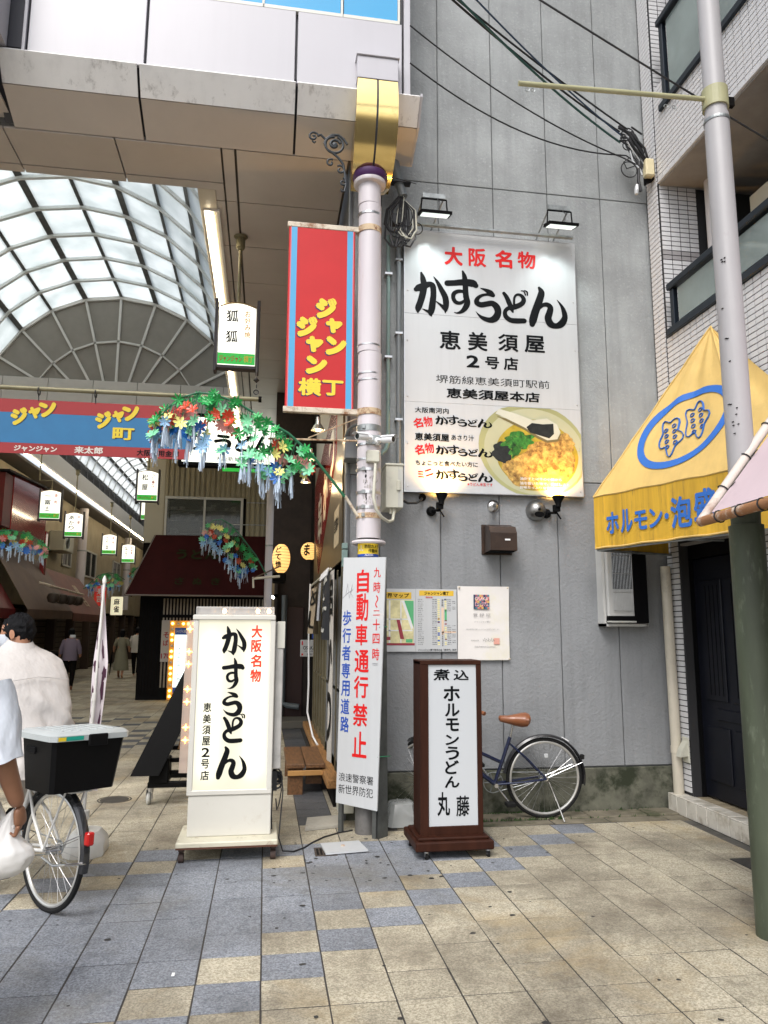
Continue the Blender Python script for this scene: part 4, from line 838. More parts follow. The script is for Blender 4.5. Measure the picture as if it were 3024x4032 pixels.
# ================================================================ white tiled building on the right
rbld = thing('tiled_building', 'white tiled apartment building on the right with glass balconies', 'building', (4.5, 5, 0))
FX = 3.77
grout = mat('dark_grout', (.025, .025, .027), .9); tile_w = mat('glazed_white_tile', (.66, .66, .67), .22, bump=.15, bs=90, tint=.04); tile_m = mat('glazed_grey_tile', (.36, .345, .35), .25, tint=.04)
body = MB()
body.box(FX+.012, 5.5, 6.362, 6.60, .15, 12)            # pillar beside the grey wall
body.box(FX+.012, FX+.16, -1.0, 6.36, 6.05, 7.06)          # upper parapet
body.box(FX+.012, FX+.16, -1.0, 6.36, 2.4, 4.42)          # lower parapet
body.box(FX+.012, FX+.16, -1.0, 6.36, 8.9, 10.5)
body.box(5.2, 5.5, -1, 6.4, .15, 12)
body.box(FX+.012, FX+.5, 4.2, 5.45, .15, 2.42); body.box(FX+.012, FX+.5, -1, 4.2, .15, 2.42)
obj('wall_core', body, grout, rbld)
obj('slab', MB().box(FX+.02, 5.5, -1.0, 6.36, 6.02, 6.05).box(FX+.02, 5.5, -1, 6.36, 2.38, 2.4).box(FX+.02, 5.5, -1, 6.36, 8.86, 8.9), mat('balcony_soffit', (.30, .28, .26), .8, var=.1), rbld)
PWt, PHt = .1, .05
def tbox(d, wy, hz): return MB().bbox(-.007, .0, 0, wy, 0, hz, .002)
tA = mesh('wall_tile', MB().bbox(-.006, .004, .0046, PWt-.0046, .0046, PHt-.0046, .0018), tile_w)
tB = mesh('wall_tile', MB().bbox(.0046, PWt-.0046, -.006, .004, .0046, PHt-.0046, .0018), tile_w)
tC = mesh('wall_tile', MB().bbox(.0022, PWt-.0022, -.006, .004, .0022, PHt-.0022, .0018), tile_m)
places = []
def tfield(y0, y1, z0, z1, step=0):
    n = int(round((y1-y0)/PWt)); m = int(round((z1-z0)/PHt))
    for j in range(m):
        for i in range(n): places.append((0, FX+.008, y1-(i+1)*PWt, z0+j*PHt))
tfield(6.38, 6.58, .18, 11.2)
for j in range(int((11.2-.18)/PHt)):
    z = .18+j*PHt
    if z < 2.35: continue
    for i in range(4): places.append((1 if not (5.2 < z < 5.32 or 2.3 < z < 2.4) else 2, FX+.012+i*PWt, 6.362, z))
tfield(1.0, 6.36, 6.06, 6.78); tfield(6.16, 6.36, 6.76, 7.06); tfield(1.0, 6.36, 2.45, 4.42); tfield(3.4, 5.5, .18, 2.4)
for i in range(2): 
    for j in range(44): places.append((1, FX+.012+i*PWt, 5.452, .18+j*PHt)) if False else None
places.sort(key=lambda p: (p[1])**2+(p[2])**2+(p[3]-1.6)**2)
big = [p for p in places if p[2] > 3.35 and p[3] < 9]
single = set(id(p) for p in big[:290])
rest_t = MB()
for p in places:
    k, x, y, z = p
    if id(p) in single:
        o = obj('wall_tile', (tA, tB, tC)[k], None, rbld); o.location = Vector((x, y, z)); o.matrix_parent_inverse = Matrix.Translation(-rbld.location)
    else:
        if k == 0: rest_t.box(x-.006, x+.003, y+.0046, y+PWt-.0046, z+.0046, z+PHt-.0046, 0)
        else: rest_t.box(x+.0046, x+PWt-.0046, y-.006, y+.003, z+.0046, z+PHt-.0046, 0 if k == 1 else 1)
obj('wall_tiles', rest_t, [tile_w, tile_m], rbld, kind='stuff')
# soffit edge tiles of the upper parapet
obj('soffit_tiles', MB().box(FX-.004, FX+.16, 1, 6.36, 6.04, 6.058), tile_w, rbld)
# balcony glass bands
navy = mat('navy_frame', (.015, .022, .032), .35, .3, var=.1); frost = mat('balcony_glass', (.22, .27, .26), .12, var=.2, vs=1.5, spec=.7, coat=.5)
def rail(z0, z1, y0, lab):
    r_ = obj('balcony_rail', MB().bbox(FX-.03, FX+.03, -1, y0+.08, z0-.07, z0, .006).bbox(FX-.05, FX+.05, -1, y0+.02, z1, z1+.07, .01).bbox(FX-.025, FX+.025, y0-.06, y0, z0, z1, .004), navy, rbld)
    for k in range(3): obj('glass_panel', MB().box(FX-.006, FX+.006, y0-.09-(k+1)*1.9, y0-.11-k*1.9, z0+.02, z1-.02), frost, r_); obj('mullion', MB().box(FX-.02, FX+.02, y0-.10-(k+1)*1.9, y0-.09-(k+1)*1.9+.03, z0, z1), navy, r_)
rail(6.80, 7.62, 6.14, 'u'); rail(4.47, 4.83, 6.22, 'l')
# recess contents: round cream post, water heater, downpipe
o = thing('balcony_post', 'round white post standing in the lower balcony recess', 'post', (4.05, 6.1, 4.4)); obj('post', MB().tube([(4.26, 6.2, 4.2), (4.26, 6.2, 6.02)], .075, 18), mat('post_white', (.62, .61, .62), .5), o, smooth=True)
o = thing('water_heater', 'cream wall-hung water heater in the balcony behind the tall pole', 'water heater', (4.45, 5.9, 4.9))
obj('case', MB().bbox(4.50, 4.95, 5.55, 6.0, 4.6, 5.75, .015), mat('heater_cream', (.66, .60, .46), .45, var=.04), o); obj('vent', MB().bbox(4.60, 4.85, 5.54, 5.56, 5.55, 5.63, .003), M['black'], o)
obj('case', MB().bbox(4.492, 4.50, 5.6, 5.75, 4.9, 4.95, .002), M['black'], o)
# ground floor: dark recess with door, step
dk = mat('dark_interior', (.012, .012, .015), .8)
obj('recess', MB().box(4.2, 4.25, 5.3, 6.4, .15, 2.42), dk, rbld)
o = thing('bar_door', 'dark navy panelled door with steel lever handle under the yellow awning', 'door', (3.92, 5.9, .16))
dm_ = mat('navy_door', (.006, .007, .012), .45, var=.25, vs=3, spec=.25)
obj('leaf', MB().bbox(3.90, 3.95, 5.47, 6.36, .17, 2.25, .006), dm_, o)
for y0, y1, z0, z1 in ((5.56, 5.86, 1.0, 2.05), (5.94, 6.26, 1.0, 2.05), (5.56, 5.86, .32, .78), (5.94, 6.26, .32, .78), (5.75, 6.1, .84, .94)):
    f = obj('door_panel', MB().bbox(3.885, 3.90, y0, y1, z0, z1, .012), dm_, o)
for k in range(4): obj('groove', MB().box(3.882, 3.886, 5.60+k*.06, 5.606+k*.06, 1.05, 2.0).box(3.882, 3.886, 5.98+k*.06, 5.986+k*.06, 1.05, 2.0), M['black'], o)
obj('handle', MB().bbox(3.885, 3.90, 5.50, 5.545, 1.16, 1.30, .003).bbox(3.85, 3.87, 5.50, 5.64, 1.20, 1.222, .006).box(3.87, 3.886, 5.505, 5.53, 1.2, 1.222), M['steel'], o)
obj('lock', MB().bbox(3.885, 3.90, 5.495, 5.54, .98, 1.04, .003), M['steel'], o); obj('door_frame', MB().box(3.86, 3.98, 6.355, 6.365, .15, 2.4).box(3.86, 3.98, 5.455, 5.465, .15, 2.4).box(3.86, 3.98, 5.46, 6.36, 2.26, 2.4), M['black'], o)
step_m = mat('step_tile', (.62, .59, .52), .3, dirt=.55, dc=(.22, .17, .10), ds=7, dt=.5, var=.05)
stp = thing('tiled_step', 'low white tiled step in front of the dark door', 'step', (3.8, 5.7, 0)); obj('core', MB().box(3.665, 4.2, 3.2, 6.585, -.01, .145), grout, stp)
y = 6.58
while y > 3.3:
    obj('step_tile', MB().bbox(3.652, 3.668, y-.148, y-.004, .004, .142, .004), step_m, stp); obj('tread_tile', MB().bbox(3.652, 3.80, y-.148, y-.004, .143, .155, .004), step_m, stp); obj('tread_tile', MB().bbox(3.804, 3.95, y-.148, y-.004, .143, .153, .004), mat('tread_brown', (.30, .25, .17), .5, var=.2) if y == 6.58 else bpy.data.materials['tread_brown'], stp); y -= .152
o = thing('door_light', 'small beige hooded wall lamp low on the white tiles beside the drain pipe', 'lamp', (3.74, 6.42, .6)); obj('back', MB().bbox(3.752, 3.766, 6.36, 6.46, .44, .66, .005), M['beige'], o); obj('hood', MB().prism([(3.752, 6.37, .50), (3.68, 6.37, .49), (3.70, 6.37, .55), (3.752, 6.37, .63)], (0, .08, 0)), M['beige'], o)
# air conditioner / fan window in the grey wall
o = thing('window_fan_unit', 'white framed window air conditioner with wire grille in the grey wall corner', 'air conditioner', (3.28, 6.5, 1.97))
wf = mat('window_frame_white', (.55, .55, .53), .5, var=.05); 
obj('frame', MB().box(3.07, 3.095, 6.50, 6.62, 1.64, 2.42).box(3.07, 3.50, 6.50, 6.62, 1.64, 1.665).box(3.488, 3.505, 6.50, 6.62, 1.64, 2.42), wf, o)
obj('case', MB().bbox(3.10, 3.36, 6.46, 6.60, 1.69, 2.40, .01), wf, o); obj('dark_pane', MB().box(3.36, 3.487, 6.45, 6.60, 1.67, 2.40), M['black'], o)
gr_ = MB()
for k in range(14): gr_.tube([(3.15+k*.0145, 6.448, 1.77), (3.15+k*.0145, 6.448, 2.38)], .0018, 4)
for z in (1.78, 1.95, 2.12, 2.29): gr_.tube([(3.145, 6.446, z), (3.345, 6.446, z)], .002, 4)
obj('grille', gr_, M['steel'], o); obj('fan_opening', MB().box(3.15, 3.345, 6.452, 6.46, 1.98, 2.36), M['black'], o); obj('sill', MB().box(3.10, 3.36, 6.44, 6.5, 1.675, 1.69), M['greyp'], o); obj('base', MB().box(3.10, 3.36, 6.455, 6.5, 1.69, 1.735), M['black'], o)

# ================================================================ yellow awning
yam = mat('yellow_canvas', (.66, .455, .15), .7, streak=.22, var=.10, vs=1.6, dirt=.25, dc=(.30, .22, .08), ds=3, bump=.4, bs=200)
val_m = mat('yellow_canvas_dirty', (.64, .38, .03), .75, streak=.5, var=.12, vs=3, dirt=.8, dc=(.15, .10, .04), ds=2.4, dt=.54, bump=.4, bs=200, stretch=(9, 9, .8))
yaw_ = thing('yellow_awning', 'faded yellow canvas awning with blue lettering and round emblem over the dark door', 'awning', (3.4, 5.4, 2.5))
A_ = Vector((2.865, 6.17, 2.775)); B_ = Vector((3.46, 4.83, 2.79)); C_ = Vector((3.755, 4.2, 2.80)); AP = Vector((3.755, 5.62, 4.215)); W_ = Vector((3.755, 6.50, 2.78))
def sheet(a, b, c, n=22, sag=.03):
    nn = (b-a).cross(c-a).normalized()
    def f(u, v): p = a*(1-u)+b*u; q = p*(1-v)+c*v; w = math.sin(math.pi*v)*math.sin(math.pi*u); return q - nn*(sag*w - .030*w*noise.noise(Vector((u*5, v*3, 2)))-.012*w*math.sin(u*16+v*5)) if v < 1 else c
    return MB().grid(f, n, n)
obj('main_panel', sheet(A_, B_, AP), yam, yaw_, smooth=True); obj('near_panel', sheet(B_, C_, AP, 8), yam, yaw_, smooth=True); obj('far_panel', sheet(W_, A_, AP, 8), yam, yaw_, smooth=True)
vd = Vector((0, 0, -.462))
def vpt(a, b, t, z): return a.lerp(b, t)+vd*z
for a, b in ((A_, B_), (B_, C_), (W_, A_)):
    nn = (b-a).cross(Vector((0, 0, 1))).normalized()
    obj('valance', MB().grid(lambda u, v, a=a, b=b, nn=nn: vpt(a, b, u, v)+nn*.006*math.sin(u*19+v*2)*v+Vector((0, 0, -.006*math.sin(u*9))), 30, 6), val_m, yaw_, smooth=True)
fr = MB()
for a, b in ((A_+vd, B_+vd), (A_+vd, W_+vd), (A_, AP), (B_+vd, C_+vd), (A_, A_+vd), (B_, B_+vd)): 
    c_ = Vector((.02, .0, -.01)); fr.tube([a+c_, b+c_], .012, 6)
fr.tube([Vector((3.10, 5.65, 2.35)), Vector((3.76, 5.65, 2.35))], .012, 6)
obj('frame', fr, M['galv'], yaw_)
hm0 = MB()
for a, b in ((A_, B_), (A_+vd, B_+vd), (A_, AP), (B_, C_), (B_, AP), (A_, W_)): hm0.tube([a.lerp(b, i/12)+Vector((0, 0, .003+.005*math.sin(i*1.9)*(0 < i < 12))) for i in range(13)], .009, 6)
obj('hem', hm0, yam, yaw_, smooth=True)
u_ = (B_-A_).normalized(); VP = Plane(A_, u_, (0, 0, 1)); yb = flat('awning_blue', (.025, .14, .50), .5)
t = MB(); x = .14
for ch, w, h, zt in (('ホ', .135, .19, -.16), ('ル', .125, .20, -.155), ('モ', .13, .16, -.19), ('ン', .13, .16, -.19), ('・', .04, .05, -.245), ('泡', .19, .25, -.13), ('盛', .19, .25, -.10)):
    put(t, VP, ch, x, x+w, zt-h, zt, .04, d=.012); x += w+.018
obj('lettering', t, yb, yaw_)
# emblem on the sloping panel
nm = (B_-A_).cross(AP-A_).normalized()
if nm.y > 0 or nm.z < 0: nm = -nm if (-nm).z > 0 else nm
uE = (B_-A_).normalized(); nE = uE.cross(AP-A_).normalized(); nE = nE if nE.z > 0 else -nE; vE = nE.cross(uE).normalized(); vE = vE if vE.z > 0 else -vE
EP = Plane(A_, uE, vE); EP.n = nE
cu_, cv_ = .80, .53
m = MB(); n = 56; ra, rb2 = (.45, .36), (.385, .295)
cr_, sr_ = math.cos(R(28)), math.sin(R(28))
_flat = EP; _nA = (B_-A_).cross(AP-A_).normalized()
def EP(a, b, d=0):      # lay the print on the sagging canvas
    P_ = _flat(a, b, 0); v = b/(AP-A_).dot(vE); v = min(max(v, 0), .95); p = (P_-AP*v)/(1-v); u = (p-A_).dot(B_-A_)/(B_-A_).length_squared; w = math.sin(math.pi*v)*math.sin(math.pi*u)
    return P_-_nA*(.03*w-.030*w*noise.noise(Vector((u*5, v*3, 2)))-.012*w*math.sin(u*16+v*5))+nE*d*.35
m.add([EP(cu_+q[0]*math.cos(2*math.pi*k/n)*cr_-q[1]*math.sin(2*math.pi*k/n)*sr_, cv_+q[0]*math.cos(2*math.pi*k/n)*sr_+q[1]*math.sin(2*math.pi*k/n)*cr_, .022) for q in (ra, rb2) for k in range(n)], [(k, (k+1) % n, n+(k+1) % n, n+k) for k in range(n)])
obj('emblem_ring', m, yb, yaw_)
m = MB()
def wig(pts, r_=.011, close=True):
    P_ = [EP(cu_+a*cr_-b*sr_*.5, cv_+a*sr_+b*cr_*.92, .022) for a, b in pts]; m.tube(P_+([P_[0]] if close else []), r_, 5, flat=.4)
for ox in (-.12, .12):
    top = []; 
    for k in range(36):
        a = 2*math.pi*k/36; rr = 1+.30*math.sin(5*a+ox*20)*(.7+.3*math.cos(3*a)); top.append((ox+.10*rr*math.cos(a), .21*rr*math.sin(a)))
    wig(top)
    for j in range(4):
        for i in (-1, 1): wig([(ox+i*.038+.018*math.cos(a*.9), -.12+j*.075+.022*math.sin(a*.9)) for a in range(7)], .008)
obj('emblem_character', m, yb, yaw_)

# ================================================================ pink awning at the right edge
pk = thing('pink_awning', 'pale pink canvas awning lashed to a rusty pipe frame at the right edge', 'awning', (3.2, 3.4, 2.4))
K0, K1, K2, K3 = Vector((2.395, 3.80, 2.205)), Vector((3.77, 3.80, 3.93)), Vector((2.36, 1.6, 2.24)), Vector((3.77, 1.6, 3.93))
obj('canvas', MB().grid(lambda u, v: (K0.lerp(K2, u)+Vector((.05, -.03*(1-u), .05))).lerp(K1.lerp(K3, u)+Vector((0, -.03, -.03)), v)-Vector((0, 0, .03*math.sin(math.pi*v))), 20, 14), mat('pink_canvas', (.54, .43, .46), .7, var=.06, vs=2, dirt=.2, ds=3), pk, smooth=True)
pr_ = mat('rusty_pipe_white', (.58, .52, .46), .6, dirt=.6, dc=(.20, .07, .02), ds=6, dt=.52, bump=.5); pr2 = mat('rusty_pipe', (.30, .14, .06), .75, dirt=.9, dc=(.62, .56, .48), ds=9, dt=.52, bump=.8)
obj('pipe', MB().tube([K0, K1], .026, 12), pr_, pk, smooth=True); obj('pipe', MB().tube([K0, K2], .028, 12), pr2, pk, smooth=True)
cd = MB()
for k in range(1, 9): p = K0.lerp(K1, k/9); cd.ring(p, .031, .004, ax=(K1-K0).normalized(), n=12, m=5); q = p+Vector((.03, -.07, .03)); cd.tube([p+Vector((.02, -.02, 0)), q], .003, 4)
for k in range(1, 12): p = K0.lerp(K2, k/12); cd.ring(p, .033, .004, ax=(K2-K0+Vector((0, 0, .6*(k % 2)-.3))).normalized(), n=12, m=5)
obj('lashing', cd, M['cable'], pk)

# ================================================================ tall pole
PX_, PY_ = 2.715, 3.86
po = thing('utility_pole', 'tall grey steel pole with a green lower sleeve at the right edge', 'pole', (PX_, PY_, 0))
gp_ = mat('grey_pole_paint', (.35, .34, .345), .5, streak=.2, var=.05, vs=2, dirt=.3, dc=(.20, .15, .14), ds=6, dt=.6); gr2 = mat('green_sleeve', (.055, .068, .042), .6, streak=.4, var=.35, vs=2.5, dirt=.5, dc=(.20, .23, .17), ds=7, dt=.56, stretch=(2, 2, .5)); 
obj('upper_shaft', MB().lathe([(.075, 2.2), (.073, 4.8), (.066, 4.82), (.062, 9.5)], (PX_, PY_, 0), n=32), gp_, po, smooth=True)
obj('lower_sleeve', MB().lathe([(.096, 0), (.094, 2.20), (.075, 2.205)], (PX_, PY_, 0), n=32), gr2, po, smooth=True); obj('collar', MB().lathe([(.079, 2.2), (.081, 2.275), (.098, 2.28), (.098, 2.30), (.078, 2.302)], (PX_, PY_, 0), n=32), gr2, po, smooth=True)
rs = MB()
for z, a, w, h in ((.42, -2.0, .35, .05), (.30, -1.9, .25, .03), (.2, -1.8, .3, .02)): rs.add([(PX_+.0975*math.cos(a+w*k/4), PY_+.0975*math.sin(a+w*k/4), z+e*h*(1+.4*math.sin(k*2))) for e in (0, 1) for k in range(5)], [(k, k+1, 6+k, 5+k) for k in range(4)])
obj('red_scrape', rs, flat('red_scrape', (.35, .05, .05), .7), po)
olive = mat('olive_paint', (.36, .35, .20), .5, var=.1); obj('arm_band', MB().lathe([(.078, 4.85), (.078, 4.98)], (PX_-.0, PY_, 0), n=28), olive, po)
obj('arm', MB().tube([(1.42, 3.86, 4.865), (2.70, 3.86, 4.915)], .0155, 10), olive, po, smooth=True)
hk = MB()
for x in (1.475, 1.51, 2.375, 2.43): hk.ring((x, 3.86, 4.83), .012, .003, 'Y', 12, 5)
obj('hook_ring', hk, M['galv'], po); obj('bolt', MB().obb((PX_+.10, PY_, 4.91), (.05, 0, 0), (0, .03, 0), (0, 0, .06)), M['dark'], po)
obj('band', MB().lathe([(.077, 4.75), (.078, 4.76), (.077, 4.77)], (PX_, PY_, 0), n=28), M['galv'], po)
nb = MB()
for k in range(16): z = random.choice((3.5, 3.3, 3.18, 2.9, 2.85, 2.8, 2.75, 3.8)); a = random.uniform(-2.9, -2.2); nb.obb((PX_+.076*math.cos(a), PY_+.076*math.sin(a), z+random.uniform(-.02, .02)), (.006, 0, 0), (0, .014, 0), (0, 0, .004))
obj('nicks', nb, M['dark'], po, kind='stuff')
pb = thing('pole_panel', 'small dark metal panel fixed low on the green pole sleeve', 'panel', (2.80, 3.80, .6)); obj('panel', MB().bbox(2.775, 2.84, 3.76, 3.78, .35, .80, .004), M['galv'], pb); obj('face', MB().box(2.785, 2.84, 3.752, 3.76, .36, .77), M['black'], pb)

# ================================================================ overhead wires
def sag(a, b, s, n=20): a, b = Vector(a), Vector(b); return [a.lerp(b, i/n)-Vector((0, 0, s*4*(i/n)*(1-i/n))) for i in range(n+1)]
def wire(a, b, s, lab, r_=.007, m_=None):
    o = obj('overhead_wire', MB().tube(sag(a, b, s), r_, 6), m_ or M['cable'], smooth=True); setp(o, lab, 'wire', 'overhead wires'); return o
gw = flat('cable_green', (.02, .09, .08), .5)
def thru(p, c, s, k=1.5): p, c = Vector(p), Vector(c); q = c+(p-c)*k; q.z += s*.95; return q, c
C1, C2_ = (3.42, 6.42, 6.62), (3.42, 6.42, 6.50)
q, c = thru((1.344, 5, 6.495), C1, .10); wire(q, c, .10, 'black overhead wire ending highest in the wire cluster', .010)
q, c = thru((1.375, 5, 6.50), (3.50, 6.40, 6.64), .06); wire(q, c, .06, 'black overhead wire running just beside the highest one', .009)
q, c = thru((1.41, 5, 6.50), C2_, .14); wire(q, c, .14, 'green-tinted overhead wire sagging to the wire cluster', .011, gw)
q, c = thru((1.57, 5, 6.53), (3.44, 6.42, 6.58), .03); wire(q, c, .10, 'blue-grey overhead wire crossing the others near the top edge', .008, flat('cable_blue', (.02, .05, .11), .5))
wire((1.14, 5.85, 7.0), (3.45, 6.42, 6.33), .12, 'thin overhead wire from the gantry edge, upper of two', .007); wire((1.14, 5.85, 6.62), (3.38, 6.44, 6.37), .20, 'thin overhead wire from the gantry edge, lower of two', .007)
wire((.5, 4.3, 6.60), (3.77, 4.3, 4.85), .03, 'twisted overhead wire passing behind the tall pole', .007)
cl = thing('wire_cluster', 'tangled wire cluster with white splices at the corner of the tiled building', 'wire bundle', (3.6, 6.45, 6.4)); cb, cw = MB(), MB()
random.seed(11)
for k in range(16):
    p0 = Vector((3.43+random.uniform(-.03, .06), 6.40, 6.60+random.uniform(-.10, .07))); p3 = Vector((3.66+random.uniform(-.04, .05), 6.42, 6.22+random.uniform(-.08, .1)))
    pm_ = p0.lerp(p3, .5)+Vector((random.uniform(-.02, .10), random.uniform(-.05, .02), random.uniform(-.06, .10)))
    (cw if k % 4 == 0 else cb).tube([p0, p0.lerp(pm_, .5)+Vector((0, 0, .05)), pm_, pm_.lerp(p3, .6)+Vector((.02, 0, 0)), p3], random.choice((.007, .009, .012)), 6)
cb.tube([(3.45, 6.42, 6.33), (3.52, 6.41, 6.29), (3.62, 6.41, 6.25)], .007, 6); cb.tube([(3.38, 6.44, 6.37), (3.48, 6.42, 6.36), (3.56, 6.41, 6.30), (3.64, 6.41, 6.22)], .007, 6); cb.tube([(3.50, 6.4, 6.32), (3.44, 6.4, 6.27), (3.47, 6.4, 6.20), (3.56, 6.4, 6.24)], .006, 6)
for k in range(9): cb.ring((3.48+random.uniform(-.02, .1), 6.4, 6.57+random.uniform(-.12, .03)), random.uniform(.035, .07), .006, 'Y', 20, 6)
cb.ring((3.50, 6.41, 6.20), .085, .006, 'Y', 20, 6); cb.tube([(3.62, 6.42, 6.3), (3.60, 6.42, 6.1), (3.62, 6.42, 5.98)], .016, 8)
cb.tube([(3.60, 6.5, 6.75), (3.74, 6.55, 6.72)], .010, 6)
obj('black_cables', cb, M['cable'], cl, smooth=True); obj('white_cables', cw, M['signwhite'], cl, smooth=True)
obj('splice_box', MB().bbox(3.66, 3.755, 6.36, 6.44, 6.13, 6.32, .012), flat('splice_cream', (.66, .58, .36), .5), cl); obj('splice_back', MB().obb((3.74, 6.45, 6.16), (.10, 0, .06), (0, .06, 0), (0, 0, .10)), M['black'], cl); obj('drip_tip', MB().lathe([(.018, 0), (.024, .04), (.018, .10), (.008, .11)], (3.56, 6.40, 5.93), (.1, 0, 1), 10), M['signwhite'], cl)
c2 = thing('cable_bundle', 'drooping black cable coils under a grey conduit beside the pink column', 'wire bundle', (1.15, 6.4, 5.4)); cb = MB(); cw = MB()
obj('conduit_head', MB().tube([(1.06, 6.42, 6.3), (1.10, 6.42, 5.98), (1.15, 6.42, 5.78)], .05, 14).tube([(1.15, 6.42, 5.79), (1.18, 6.40, 5.66)], .042, 14), pvc_d, c2, smooth=True)
for k in range(15):
    x = 1.17+random.uniform(-.1, .08); zb = random.uniform(5.12, 5.36); w = random.uniform(.04, .11)
    (cw if k % 6 == 5 else cb).tube([(1.17+random.uniform(-.02, .02), 6.40, 5.68), (x-w*.6, 6.38, 5.5), (x-w*.8, 6.38, zb+.08), (x-w*.3, 6.37, zb+.01), (x+w*.2, 6.37, zb), (x+w*.8, 6.38, zb+.1), (x+w*.7, 6.39, 5.52), (1.2, 6.41, 5.62)], random.choice((.006, .008, .010)), 6)
cb.ring((1.31, 6.42, 5.36), .06, .006, 'Y', 20, 6); cb.box(1.06, 1.15, 6.38, 6.46, 5.38, 5.47)
obj('black_cables', cb, M['cable'], c2, smooth=True); obj('white_cables', cw, M['beige'], c2, smooth=True)
obj('tie_strap', MB().box(1.05, 1.25, 6.36, 6.44, 5.79, 5.80).tube([(1.10, 6.36, 5.82), (1.30, 6.36, 5.78)], .004, 5), M['cable'], c2)
o = thing('cable_conduit', 'cream cable loop between gold capital and cable bundle', 'cable', (1.0, 6.3, 5.7)); obj('cable', MB().tube([(1.03, 6.32, 6.0), (1.04, 6.30, 5.8), (1.02, 6.29, 5.66), (.97, 6.28, 5.60), (.93, 6.26, 5.58)], .014, 8), M['beige'], o, smooth=True)
# ================================================================ white illuminated sign box (front left)
lb = thing('illuminated_sign', 'tall lit white sign box with black brush lettering on a rusty wheeled base', 'sign', (-.22, 5.75, 0))
LY = 5.70; LBW = mat('box_white', (.60, .585, .53), .38, var=.04, vs=2, dirt=.25, dc=(.35, .25, .15), ds=6, dt=.6); basem = mat('cream_base', (.58, .55, .43), .5, var=.06, dirt=.75, dc=(.13, .06, .03), ds=9, dt=.56)
obj('base', MB().bbox(-.567, .131, 5.56, 6.05, .105, .145, .008), basem, lb); obj('base_lip', MB().box(-.565, .129, 5.558, 5.562, .100, .112), flat('rust_edge', (.09, .035, .02), .8), lb)
obj('lower_panel', MB().bbox(-.507, .080, LY+.0, 5.98, .145, .425, .006), LBW, lb)
fr = MB(); fr.bbox(-.520, .080, LY-.01, 6.0, .425, .462, .006).bbox(-.520, -.480, LY-.01, 6.0, .455, 1.67, .006).bbox(.040, .080, LY-.01, 6.0, .455, 1.67, .006).bbox(-.525, .078, LY-.02, 6.01, 1.668, 1.706, .006)
obj('frame', fr, LBW, lb); obj('back', MB().box(-.50, .06, 5.99, 6.0, .14, 1.68), LBW, lb)
# lit acrylic face: warm diffuser, brighter over the two tubes inside
lit = bpy.data.materials.new('lit_acrylic'); lit.use_nodes = True; nt = lit.node_tree; L = nt.links; bs = nt.nodes['Principled BSDF']; bs.inputs['Base Color'].default_value = (.42, .40, .32, 1); bs.inputs['Roughness'].default_value = .25
geo = nt.nodes.new('ShaderNodeNewGeometry'); sx = nt.nodes.new('ShaderNodeSeparateXYZ'); L.new(geo.outputs['Position'], sx.inputs[0])
def mth(op, a, b=None):
    m = nt.nodes.new('ShaderNodeMath'); m.operation = op
    for i, v in enumerate((a, b)):
        if v is None: continue
        if hasattr(v, 'links'): L.new(v, m.inputs[i])
        else: m.inputs[i].default_value = v
    return m.outputs[0]
def tube_glow(x0, z0, z1):
    dx = mth('DIVIDE', mth('SUBTRACT', sx.outputs[0], x0), .075); cz = mth('MAXIMUM', mth('MAXIMUM', mth('SUBTRACT', z0, sx.outputs[2]), mth('SUBTRACT', sx.outputs[2], z1)), 0)
    dz = mth('DIVIDE', cz, .08); return mth('DIVIDE', 1.0, mth('ADD', 1.0, mth('POWER', mth('ADD', mth('MULTIPLY', dx, dx), mth('MULTIPLY', dz, dz)), 1.5)))
g1 = mth('ADD', tube_glow(-.385, .62, 1.50), tube_glow(-.055, .62, 1.50)); es_ = mth('ADD', mth('MULTIPLY', g1, .42), .24)
L.new(es_, bs.inputs['Emission Strength']); bs.inputs['Emission Color'].default_value = (1.0, .96, .74, 1)
obj('lit_panel', MB().box(-.482, .042, LY-.002, LY+.012, .46, 1.67), lit, lb)
P = XZ(LY-.002); t = MB()
for ch, r_ in (('か', (-.313, -.132, 1.410, 1.624)), ('す', (-.305, -.141, 1.167, 1.392)), ('う', (-.294, -.151, .971, 1.150)), ('ど', (-.283, -.123, .781, .992)), ('ん', (-.322, -.102, .532, .765))): brush(t, P, ch, *r_)
for ch, zt in zip('恵美須屋2号店', (1.072, .991, .913, .836, .756, .677, .597)): put(t, P, ch, -.427, -.368, zt-.066, zt, .03)
obj('lettering', t, M['ink'], lb, label='black lettering')
t = MB()
for ch, zt in zip('大阪名物', (1.631, 1.526, 1.417, 1.309)): put(t, P, ch, -.098, -.019, zt-.094, zt, .045)
obj('lettering', t, flat('lit_red', (.75, .03, .01), .4, emit=(1, .04, .01), es=.35), lb, label='red lettering')
clr = mat('clear_acrylic', (.75, .74, .72), .15, alpha=.38, spec=.6); bon = mat('bulb_on', (1, .7, .4), .3, emit=(1, .55, .2), es=14); boff = mat('bulb_off', (.6, .58, .55), .15, spec=.8, alpha=.8)
obj('top_cover', MB().box(-.503, .065, 5.70, 5.98, 1.708, 1.763), clr, lb); obj('cover_rim', MB().box(-.505, .067, 5.69, 5.70, 1.752, 1.766).box(-.505, -.50, 5.69, 5.70, 1.708, 1.766).box(.062, .067, 5.69, 5.70, 1.708, 1.766), clr, lb)
for i in range(7): obj('bulb', MB().lathe([(.0, 0), (.012, .004), (.015, .018), (.010, .03), (.0, .034)], (-.465+i*.082, 5.72, 1.718), (0, 0, 1), 10), bon if i in (2, 5, 6) else boff, lb, smooth=True)
bon2 = mat('bulb_amber', (1, .6, .2), .3, emit=(1, .42, .05), es=9)
wg = mat('wing_acrylic', (.62, .50, .42), .25, alpha=.55, spec=.6)
